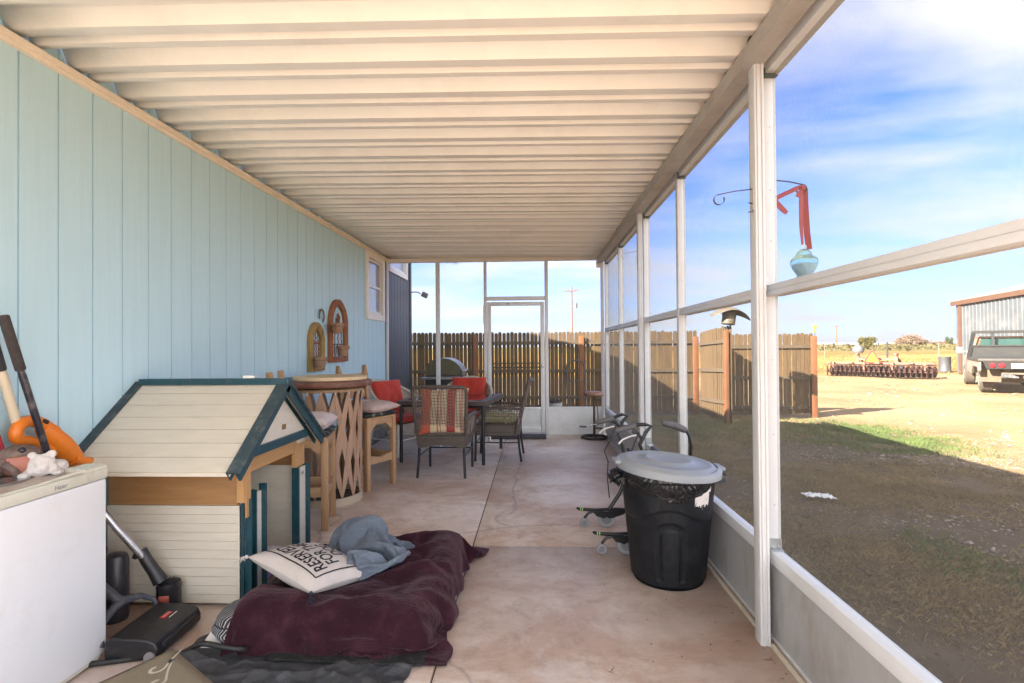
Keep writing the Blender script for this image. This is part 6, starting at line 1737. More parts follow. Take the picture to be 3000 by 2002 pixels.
# ---- rusty disc harrow
ha = thing('disc_harrow', 'rusty disc harrow with long row of discs and orange triangle sign', 'disc harrow', (16.6, 26.6, ZG))
HA0, HA1 = Vector((18.35, 25.1, 0)), Vector((15.05, 28.1, 0))
hd = (HA1 - HA0).normalized(); hn = Vector((-hd.y, hd.x, 0)); hn = hn if hn.y > 0 else -hn; hL = (HA1 - HA0).length
HRUST = M('harrow_rust', (0.06, 0.024, 0.018), 0.8, 0.35, 4)
HPINK = M('harrow_paint', (0.17, 0.075, 0.045), 0.7, 0.3, 5, dirt=(0.22, 0.14, 0.08), damt=0.7, dscale=3)
def hp(s, d, z): return HA0 + hd * s + hn * d + Vector((0, 0, ZG + z))
for row, (dd, tw) in enumerate(((0.0, 18), (1.1, -18))):
    for k in range(22):
        s = hL * (k + .5) / 22
        X = Matrix.Translation(hp(s, dd, 0.27)) @ Matrix.Rotation(math.atan2(hd.y, hd.x) + R(tw), 4, 'Z') @ Matrix.Rotation(R(90), 4, 'Y')
        mb = MB(); mb.lathe([(0.0, -.05), (0.1, -.045), (0.2, -.025), (0.285, 0.02), (0.28, 0.026), (0.2, -.015), (0.1, -.035), (0, -.04)], (0, 0, 0), 20, 0, X); mb.build('disc', HRUST, ha, True)
mb = MB()
for dd in (0.0, 1.1): mb.tube([hp(0, dd, .27), hp(hL, dd, .27)], 0.03, 8); mb.bar(hp(-.05, dd, .58), hp(hL + .05, dd, .58), 0.10, 0.03)
mb.build('gang_bar', HRUST, ha, True)
mb = MB()
for dd in (0.25, 0.9): mb.bar(hp(0.1, dd, .68), hp(hL - .1, dd, .68), 0.10, 0.10)
for f in (.08, .36, .62, .92): mb.bar(hp(hL * f, 0.0, .66), hp(hL * f, 1.2, .66), 0.10, 0.12); mb.bar(hp(hL * f, 0.0, .60), hp(hL * f, 0.0, .36), 0.06, 0.02, hn)
for f in (.04, .2, .5, .75, .96): mb.box(hp(hL * f, .05, .70), (0.22, 0.18, 0.07), (0, 0, math.atan2(hd.y, hd.x)))
mb.build('frame', HPINK, ha, True)
mb = MB()
for f in (.34, .70):
    mb.bar(hp(hL * f, .5, .70), hp(hL * f, .5, 1.02), 0.14, 0.16, hn); mb.box(hp(hL * f, .5, 1.08), (0.16, 0.14, 0.18), (0.2, 0, .3)); mb.bar(hp(hL * f, .5, 1.0), hp(hL * f, 1.6, .75), 0.08, 0.08)
mb.bar(hp(hL * .34, .5, .88), hp(hL * .70, .5, .88), 0.10, 0.12); mb.bar(hp(hL * .5, .5, .72), hp(hL * .5, 3.0, .60), 0.14, 0.14)
mb.build('hitch_tower', HPINK, ha, True)
mb = MB()
for (f0, f1, h) in ((.34, .50, .06), (.52, .70, -.14)): mb.tube([hp(hL * (f0 + (f1 - f0) * k / 8), .45, 1.05 + h * math.sin(math.pi * k / 8)) for k in range(9)], 0.022, 6)
mb.build('hydraulic_hose', M('hose_black', (0.025, 0.025, 0.025), 0.5), ha, True)
mb = MB()
for sgn in (-.9,):
    mb.lathe([(0.12, -.1), (0.3, -.1), (0.33, -.05), (0.33, .05), (0.3, .1), (0.12, .1)], (0, 0, 0), 20, 0, Matrix.Translation(hp(hL * .30, .62, .33)) @ Matrix.Rotation(math.atan2(hd.y, hd.x), 4, 'Z') @ Matrix.Rotation(R(90), 4, 'Y'))
mb.build('wheel', M('tyre_black', (0.03, 0.03, 0.03), 0.85, 0.2), ha, True)
tc_ = hp(hL * .535, -.05, .72); fv = Vector((0 - tc_.x, 0 - tc_.y, 0)).normalized(); rv = Vector((fv.y, -fv.x, 0)); rv = rv if rv.x > 0 else -rv
tri = lambda s, off: [tc_ + rv * (-.36 * s) + fv * off + Vector((0, 0, .0 + (1 - s) * .22)), tc_ + rv * (-.30 * s) + fv * off + Vector((0, 0, -.04 * s + (1 - s) * .22)), tc_ + rv * (.30 * s) + fv * off + Vector((0, 0, -.04 * s + (1 - s) * .22)), tc_ + rv * (.36 * s) + fv * off + Vector((0, 0, 0 + (1 - s) * .22)), tc_ + rv * (.045 * s) + fv * off + Vector((0, 0, .60 * s + (1 - s) * .22)), tc_ + rv * (-.045 * s) + fv * off + Vector((0, 0, .60 * s + (1 - s) * .22))]
mb = MB(); mb.prism(tri(1, 0), fv * 0.004); sgn_ = mb.build('warning_triangle', M('dark_red', (0.30, 0.02, 0.015), 0.5), ha, True)
mb = MB(); mb.prism(tri(.70, 0.006), fv * 0.003); mb.build('reflector', M('orange_yellow', (0.60, 0.16, 0.003), 0.5), sgn_, True)
# ---- flatbed truck
tk = thing('flatbed_truck', 'dusty white flatbed truck seen from behind beside the metal shed', 'truck', (16.5, 20.0, ZG))
ta = math.atan2(3.73, 2.42)       # heading; local +x forward, +y to its left
XTK = Matrix.Translation((14.95, 18.40, ZG)) @ Matrix.Rotation(ta, 4, 'Z') @ Matrix.Translation((0, -0.95, 0))
TW = M('truck_white', (0.21, 0.185, 0.155), 0.4, 0.08, 2, dirt=(0.36, 0.25, 0.16), damt=0.7, dscale=1.5)
TD = M('truck_dark', (0.009, 0.0085, 0.0075), 0.7, 0.25, 3, dirt=(0.03, 0.024, 0.017), damt=0.4, dscale=3)
TYR = M('tyre_dusty', (0.06, 0.046, 0.032), 0.95, 0.2, 6)
mb = MB(); mb.box((0.40, 0, 1.08), (2.9, 2.25, 0.09), None, 0, 0.01, XTK); mb.build('flatbed', M('bed_steel', (0.03, 0.026, 0.022), 0.6, 0.2, 3, dirt=(0.08, 0.06, 0.04), damt=0.5), tk, True)
mb = MB()
mb.prism([XTK @ Vector(p) for p in [(-1.04, 1.0, 1.03), (-1.04, -1.0, 1.03), (-1.02, -0.92, 0.80), (-1.02, 0.92, 0.80)]], (XTK.to_3x3() @ Vector((0.1, 0, 0))))
mb.build('tail_panel', TD, tk, True)
for y in (0.78, 0.56, -0.56, -0.78):
    mb = MB(); mb.lathe([(0, 0), (0.078, 0), (0.07, 0.02), (0, 0.025)], (0, 0, 0), 18, 0, XTK @ Matrix.Translation((-1.042, y, 0.92)) @ Matrix.Rotation(R(-90), 4, 'Y')); mb.build('tail_light', M('tail_red', (0.35, 0.006, 0.012), 0.3), tk, True)
mb = MB(); mb.box((-1.045, 0.12, 0.905), (0.012, 0.44, 0.15), None, 0, 0.002, XTK); mb.build('licence_plate', M('plate', (0.72, 0.72, 0.68), 0.4), tk, True)
for sy in (1, -1):
    # bed side skirt over the wheel
    mb = MB(); mb.prism([XTK @ Vector((x, sy * 1.10, z)) for x, z in [(-1.0, 1.03), (1.80, 1.03), (1.80, 0.62), (0.95, 0.55), (0.55, 0.85), (-0.45, 0.85), (-0.8, 0.62), (-1.0, 0.75)]], XTK.to_3x3() @ Vector((0, -sy * 0.05, 0))); mb.build('side_skirt', TW, tk, True)
    mb = MB(); mb.box((-0.62, sy * 0.80, 0.62), (0.02, 0.55, 0.50), (0, 0.1, 0), 0, 0, XTK); mb.build('mud_flap', M('flap', (0.10, 0.072, 0.045), 0.9, 0.2, 4), tk, True)
    for x in (0.0, 4.35):
        r = 0.40
        mb = MB(); X = XTK @ Matrix.Translation((x, sy * 0.83, r)) @ Matrix.Rotation(R(90), 4, 'X')
        mb.lathe([(0.2, -.16), (r * .9, -.16), (r, -.12), (r, .12), (r * .9, .16), (0.2, .16)], (0, 0, 0), 28, 0, X); w_ = mb.build('wheel', TYR, tk, True)
        mb = MB(); mb.lathe([(0, .02), (0.1, .02), (0.19, .10), (0.21, .165), (0.21, -.165), (0.19, -.1), (0.1, -.02), (0, -.02)], (0, 0, 0), 18, 0, X); mb.build('rim', M('rim_grey', (0.35, 0.32, 0.28), 0.5), w_, True)
# headache rack
mb = MB()
bx = 1.80
for y in (-1.08, 1.08): mb.bar(XTK @ Vector((bx, y, 1.13)), XTK @ Vector((bx + .05, y * .86, 2.02)), 0.09, 0.09)
for y in (-.42, .42): mb.bar(XTK @ Vector((bx, y, 1.5)), XTK @ Vector((bx + .05, y, 2.0)), 0.07, 0.05)
mb.bar(XTK @ Vector((bx + .05, -.95, 2.02)), XTK @ Vector((bx + .05, .95, 2.02)), 0.09, 0.10); mb.bar(XTK @ Vector((bx + .02, -1.03, 1.53)), XTK @ Vector((bx + .02, 1.03, 1.53)), 0.06, 0.06)
mb.build('headache_rack', TD, tk, True)
mb = MB(); mb.prism([XTK @ Vector(p) for p in [(bx + .01, -1.08, 1.13), (bx + .01, 1.08, 1.13), (bx + .03, 1.02, 1.52), (bx + .03, -1.02, 1.52)]], XTK.to_3x3() @ Vector((0.03, 0, 0))); mb.build('rack_panel', TD, tk, True)
# cab
mb = MB()
cab = [(2.0, 0.95), (4.9, 0.95), (4.9, 1.18), (3.95, 1.25), (3.45, 1.84), (2.25, 1.88), (2.05, 1.3)]
mb.prism([XTK @ Vector((x, -0.92, z - 0.0)) for x, z in [(2.0, 0.55), (5.1, 0.55), (5.1, 1.12), (3.98, 1.22), (2.0, 1.25)]], XTK.to_3x3() @ Vector((0, 1.84, 0)))
mb.build('cab_body', TW, tk, True)
mb = MB()
def cabtop(x0, x1, z, hw): return [XTK @ Vector((x0, -hw, z)), XTK @ Vector((x1, -hw, z)), XTK @ Vector((x1, hw, z)), XTK @ Vector((x0, hw, z))]
a, b2 = cabtop(2.0, 3.98, 1.252, 0.90), cabtop(2.12, 3.40, 1.80, 0.74)
mb.add(a + b2, [(0, 1, 2, 3), (4, 7, 6, 5), (0, 4, 5, 1), (1, 5, 6, 2), (2, 6, 7, 3), (3, 7, 4, 0)]); mb.build('cab_window', M('auto_glass', (0.02, 0.05, 0.042), 0.1, 0.1, 2, spec=0.4), tk, True, smooth=False)
mb = MB(); mb.box((2.76, 0, 1.835), (1.34, 1.52, 0.07), None, 0, 0.03, XTK)
for y in (-1, 1):
    for (p, q) in (((2.02, .895, 1.25), (2.13, .74, 1.80)), ((3.96, .895, 1.25), (3.39, .74, 1.80)), ((2.95, .9, 1.25), (2.9, .745, 1.80))): mb.bar(XTK @ Vector((p[0], p[1] * y, p[2])), XTK @ Vector((q[0], q[1] * y, q[2])), 0.08, 0.06)
mb.build('cab_roof', M('cab_tan', (0.24, 0.135, 0.075), 0.5, 0.1, 3), tk, True)
for y in (-1, 1):
    mb = MB(); mb.bar(XTK @ Vector((3.6, .93 * y, 1.3)), XTK @ Vector((3.55, 1.12 * y, 1.32)), 0.03, 0.03); mb.box((3.53, 1.2 * y, 1.36), (0.06, 0.20, 0.24), None, 0, 0.02, XTK); mb.build('wing_mirror', TW, tk, True)
mb = MB(); mb.bar(XTK @ Vector((-0.9, -.7, .66)), XTK @ Vector((-0.9, .55, .66)), 0.10, 0.05); mb.bar(XTK @ Vector((-1.15, 0, .55)), XTK @ Vector((1.5, 0, .6)), 0.09, 0.09); mb.bar(XTK @ Vector((-.8, .42, .7)), XTK @ Vector((4.6, .42, .6)), 0.08, 0.16); mb.bar(XTK @ Vector((-.8, -.42, .7)), XTK @ Vector((4.6, -.42, .6)), 0.08, 0.16); mb.bar(XTK @ Vector((0, -.8, .4)), XTK @ Vector((0, .8, .4)), 0.14, 0.14)
mb.build('chassis', M('chassis', (0.10, 0.075, 0.055), 0.8, 0.3, 5), tk, True)
# ---- metal shed
sh = thing('metal_shed', 'blue-grey ribbed metal shed with rusty brown trim at the right', 'shed', (22.9, 29.7, ZG))
SA, SB = Vector((22.9, 29.7, 0)), Vector((21.4, 22.0, 0))
sd = (SB - SA).normalized(); sn = Vector((sd.y, -sd.x, 0)); sn = sn if sn.x < 0 else -sn
sL = 13.0; EV = 3.55
mb = MB(); rib = []
s = 0.0; W = 0.30
def wallrib(o, d, L, zfun, out):
    vs, fs = [], []; s = 0.0; pts = []
    while s < L:
        for (a, h) in ((0, 0.0), (.235, 0.0), (.25, .035), (.285, .035)):
            if s + a < L: pts.append((s + a, h))
        s += .30
    for (a, h) in pts:
        p = o + d * a + out * h; vs += [(p.x, p.y, ZG), (p.x, p.y, zfun(a))]
    for i in range(len(pts) - 1): fs.append((2 * i, 2 * i + 2, 2 * i + 3, 2 * i + 1))
    return vs, fs
zf = lambda a: EV + 0.02 * a
mb.add(*wallrib(SA, sd, sL, zf, sn)); mb.add(*wallrib(SA - sn * 9.0, sn, 9.0, lambda a: EV, -sd)); mb.add(*wallrib(SA + sd * sL - sn * 9.0, sn, 9.0, lambda a: EV + .2, sd)); mb.add(*wallrib(SA - sn * 9.0, sd, sL, zf, -sn))
mb.build('siding', M('shed_blue', (0.092, 0.10, 0.107), 0.45, 0.06, 2, metal=0.2, dirt=(0.32, 0.28, 0.22), damt=0.3, dscale=1), sh, True, smooth=False)
SHT = M('shed_trim', (0.085, 0.042, 0.024), 0.6, 0.12, 3)
mb = MB(); p = SA + sd * 0.42 + sn * 0.06; mb.bar((p.x, p.y, ZG), (p.x, p.y, EV), 0.24, 0.05, tuple(sn))
mb.build('corner_trim', SHT, sh, True)
mb = MB(); p = SA + sn * 0.12 - sd * .25; q = SA + sn * 0.12 + sd * sL; mb.bar((p.x, p.y, EV - .02), (q.x, q.y, EV + .24), 0.06, 0.24); mb.build('eave_trim', SHT, sh, True)
mb = MB(); mid = -sn * 4.5
mb.prism([SA + sn * .14 - sd * .25 + Vector((0, 0, EV + .11)), SA + mid - sd * .25 + Vector((0, 0, EV + 1.3)), SA - sn * 9.1 - sd * .25 + Vector((0, 0, EV + .11)), SA - sn * 9.1 - sd * .25 + Vector((0, 0, EV + .03)), SA + mid - sd * .25 + Vector((0, 0, EV + 1.22)), SA + sn * .14 - sd * .25 + Vector((0, 0, EV + .03))], sd * (sL + .4) + Vector((0, 0, .25)))
mb.build('roof', M('shed_roof', (0.30, 0.22, 0.17), 0.5, 0.1, 2), sh, True)
# ---- poles
POLEW = wood('pole_wood', (0.17, 0.085, 0.03), (0.09, 0.045, 0.018), 'Z', 0.3, 0.9, knots=False)
POLEG = M('pole_grey', (0.20, 0.15, 0.10), 0.9, 0.15)
def upole(x, y, h, arm, label, grp='utility poles across the field', mat=POLEW, d=0.14):
    t = thing('utility_pole', label, 'utility pole', (x, y, ZG), 0, grp)
    mb = MB(); mb.tube([(x, y, ZG - .5), (x, y, h)], [d, d * .7], 10); mb.build('pole', mat, t, True)
    if arm:
        mb = MB(); mb.bar((x - arm, y - .12, h - .75), (x + arm, y - .12, h - .60), 0.10, 0.12); mb.bar((x - arm * .5, y - .1, h - .68), (x, y - .1, h - 1.5), 0.03, 0.05); mb.bar((x + arm * .5, y - .1, h - .68), (x, y - .1, h - 1.5), 0.03, 0.05); mb.build('crossarm', mat, t, True)
        for k in (-.95, -.45, .45, .95):
            mb = MB(); mb.lathe([(0.03, 0), (0.07, .08), (0.03, .14), (0.06, .2), (0.0, .24)], (x + arm * k, y - .12, h - .62 + .05 * k), 8); mb.build('insulator', M('insulator', (0.12, 0.09, 0.07), 0.4), t, True)
        mb = MB(); mb.lathe([(0.0, 0), (0.22, 0), (0.22, .7), (0, .75)], (x + .55, y - .3, h - 3.2), 12); mb.bar((x, y - .1, h - 2.9), (x + .4, y - .3, h - 2.9), .06, .06); mb.build('transformer', M('transformer', (0.10, 0.10, 0.10), 0.5), t, True)
    return t
upole(5.5, 77.0, 10.1, 1.05, 'brown utility pole with crossarm rising behind the back fence')
upole(137, 246, 10.2, 1.6, 'utility pole with crossarm far off right of the fence post', d=.26)
upole(155, 320, 7.6, 0, 'thin bare pole left of the small round bushes far off', mat=POLEG, d=.28)
upole(170, 205, 13.0, 0, 'tall pale bare pole over the dead brush far off', mat=POLEG, d=.20)
upole(125, 270, 5.8, 0, 'short bare pole between crossarm pole and olive bush', mat=POLEG, d=.2)
mb = MB(); mb.bar((24.6, 38.0, ZG), (24.6, 38.0, 1.50), 0.10, 0.10)
tag(mb.build('wooden_post', M('dark_post', (0.05, 0.045, 0.03), 0.9, 0.2), origin=(24.6, 38.0, ZG)), 'dark standing post behind the orange triangle sign', 'post')
for (x, y, h, l) in ((35.3, 66.0, 2.1, 'thin leaning steel fence post in the straw field left of the harrow'), (33.3, 45.1, 1.7, 'thin steel fence post in the field near the shed')):
    mb = MB(); mb.bar((x, y, ZG), (x + .03, y, ZG + h), 0.06, 0.06); tag(mb.build('fence_post', M('t_post', (0.20, 0.14, 0.09), 0.8), origin=(x, y, ZG)), l, 'fence post', 'steel posts in the field')
fd = thing('feed_bin', 'grey domed feed bin on a leg behind the harrow', 'feed bin', (23.2, 39.0, ZG))
mb = MB(); mb.lathe([(0.30, 0.9), (0.36, 1.0), (0.36, 1.15), (0.28, 1.34), (0.12, 1.45), (0.0, 1.47)], (23.2, 39.0, ZG + .1), 18); mb.build('dome', M('bin_grey', (0.10, 0.10, 0.10), 0.6), fd, True)
mb = MB(); mb.bar((23.2, 39.0, ZG), (23.2, 39.0, ZG + 1.05), 0.07, 0.07); mb.build('leg', M('t_post', (0.2,) * 3), fd, True)
mb = MB(); mb.lathe([(0, 0), (0.3, 0), (0.3, 0.08), (0.29, .1), (0.29, .75), (0.3, .78), (0.3, .86), (0, .88)], (23.6, 31.5, ZG), 18)
tag(mb.build('barrel', M('barrel_dark', (0.05, 0.05, 0.05), 0.6, 0.2), origin=(23.6, 31.5, ZG)), 'dark barrel standing at the back corner of the metal shed', 'barrel')
# ---- bushes
def bush(x, y, rx_, h, n, s, seed, mat, label, grp, name='bush', cat='bush', trunk=True):
    t = thing(name, label, cat, (x, y, ZG), 0, grp)
    mb = MB(); rr = random.Random(seed)
    for k in range(7):
        a = rr.uniform(0, 6.28); q = rr.random() ** .5
        leaves(mb, (x + rx_ * .55 * q * math.cos(a), y + rx_ * .45 * q * math.sin(a), ZG + h * rr.uniform(.35, .68)), (rx_ * .5, rx_ * .45, h * .36), n // 7, s, seed + k)
    mb.build('foliage', mat, t, True, smooth=False)
    mb = MB()
    for k in range(5):
        a = rr.uniform(0, 6.28); mb.tube([(x + .1 * math.cos(a), y, ZG - .1), (x + rx_ * .2 * math.cos(a), y + rx_ * .2 * math.sin(a), ZG + h * .3), (x + rx_ * .5 * math.cos(a), y + rx_ * .4 * math.sin(a), ZG + h * .7)], [h * .03, h * .02, h * .008], 5)
    mb.build('stem', M('bush_stem', (0.12, 0.09, 0.06), 0.9), t, True)
OLV = M('olive_leaf', (0.085, 0.07, 0.014), 0.8, 0.4, .6); BRN = M('brown_brush', (0.15, 0.10, 0.065), 0.9, 0.3, .5); SAGE = M('sage_leaf', (0.085, 0.07, 0.026), 0.9, 0.3, .5); DKG = M('dark_leaf', (0.05, 0.065, 0.03), 0.8, 0.3, .5)
bush(98.5, 161.0, 3.2, 4.3, 2600, .26, 11, OLV, 'rounded olive green bush in the field behind the harrow', 'bushes in the field')
bush(66.0, 110.0, 1.3, 1.5, 900, .12, 12, SAGE, 'low sage bush left of the olive bush', 'bushes in the field')
bush(76.5, 112.0, 1.4, 1.4, 900, .12, 13, SAGE, 'low sage bush right beside the olive bush', 'bushes in the field')
for k, (px, w, h, lb) in enumerate(((2605, 4.2, 4.4, 'left clump of leafless brown brush'), (2632, 5.4, 6.4, 'tallest clump of leafless brown brush'), (2662, 5.0, 4.8, 'right clump of leafless brown brush'), (2712, 3.6, 3.0, 'small clump of pale brush near the round trees'))):
    Y_ = 215 + 8 * k; bush((px - 1565) / 1551 * Y_, Y_, w, h, 1500, .34, 20 + k, BRN, lb + ' on the horizon', 'bushes on the horizon')
for k, (px, h, lb) in enumerate(((2741, 5.0, 'left of two small dark round trees by the shed'), (2775, 6.6, 'right and taller of two dark trees by the shed'))):
    Y_ = 260; bush((px - 1565) / 1551 * Y_, Y_, 2.0, h, 1600, .30, 30 + k, DKG, lb, 'trees by the shed', 'tree', 'tree')
# far scrub as one mass, low hills
rr = random.Random(5); mb = MB()
for k in range(900):
    Y_ = rr.uniform(120, 420); x = rr.uniform(.02, 1.0) * Y_
    if (x - 98) ** 2 + (Y_ - 161) ** 2 < 60: continue
    s = rr.uniform(.6, 1.6) * (1 + Y_ / 500)
    leaves(mb, (x, Y_, ZG + s * .4), (s * 1.5, s * 1.2, s * .55), 26, .30 * s, k)
tag(mb.build('scrub', SAGE, smooth=False), 'low scrub along the horizon of the field', None, None, 'stuff')
mb = MB()
N = 160
vs, fs = [], []
for i in range(N + 1):
    a = R(-70) + R(140) * i / N
    x, y = 2600 * math.sin(a), 2600 * math.cos(a)
    h = 8 + 16 * max(0, noise.noise((i * .09, 0, 0)) + .25)
    vs += [(x * .93, y * .93, ZG - 1), (x, y, h), (x * 1.06, y * 1.06, ZG - 1)]
for i in range(N): fs += [(3 * i, 3 * i + 3, 3 * i + 4, 3 * i + 1), (3 * i + 1, 3 * i + 4, 3 * i + 5, 3 * i + 2)]
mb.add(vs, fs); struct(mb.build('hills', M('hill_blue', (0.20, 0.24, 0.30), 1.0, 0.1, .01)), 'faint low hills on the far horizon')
# leaf bits and grit blown on the slab
rr = random.Random(9); mb = MB()
for k in range(420):
    side_ = rr.random()
    if side_ < .35: x, y = rr.uniform(1.0, 1.085), rr.uniform(.5, 8.1)
    elif side_ < .6: x, y = rr.uniform(0.3, 1.0), rr.uniform(2.0, 8.2)
    elif side_ < .7: x, y = rr.uniform(-2.2, 1.0), rr.uniform(7.9, 8.2)
    else: x, y = rr.uniform(-1.4, 1.0), rr.uniform(3.7, 8.0)
    a = rr.uniform(0, 6.28); l = rr.choice((.004, .006, .008, .012, .03)); w = rr.uniform(.001, .003) if l > .01 else l * .6
    ca, sa = math.cos(a), math.sin(a)
    mb.add([(x - ca * l, y - sa * l, .002), (x + sa * w, y - ca * w, .0035), (x + ca * l, y + sa * l, .003), (x - sa * w, y + ca * w, .004)], [(0, 1, 2, 3)], rr.randrange(2))
tag(mb.build('litter', [M('litter_dark', (0.06, 0.04, 0.03), 0.9), M('litter_tan', (0.20, 0.13, 0.08), 0.9)], smooth=False), 'dry leaf bits and twigs blown over the slab', None, None, 'stuff')
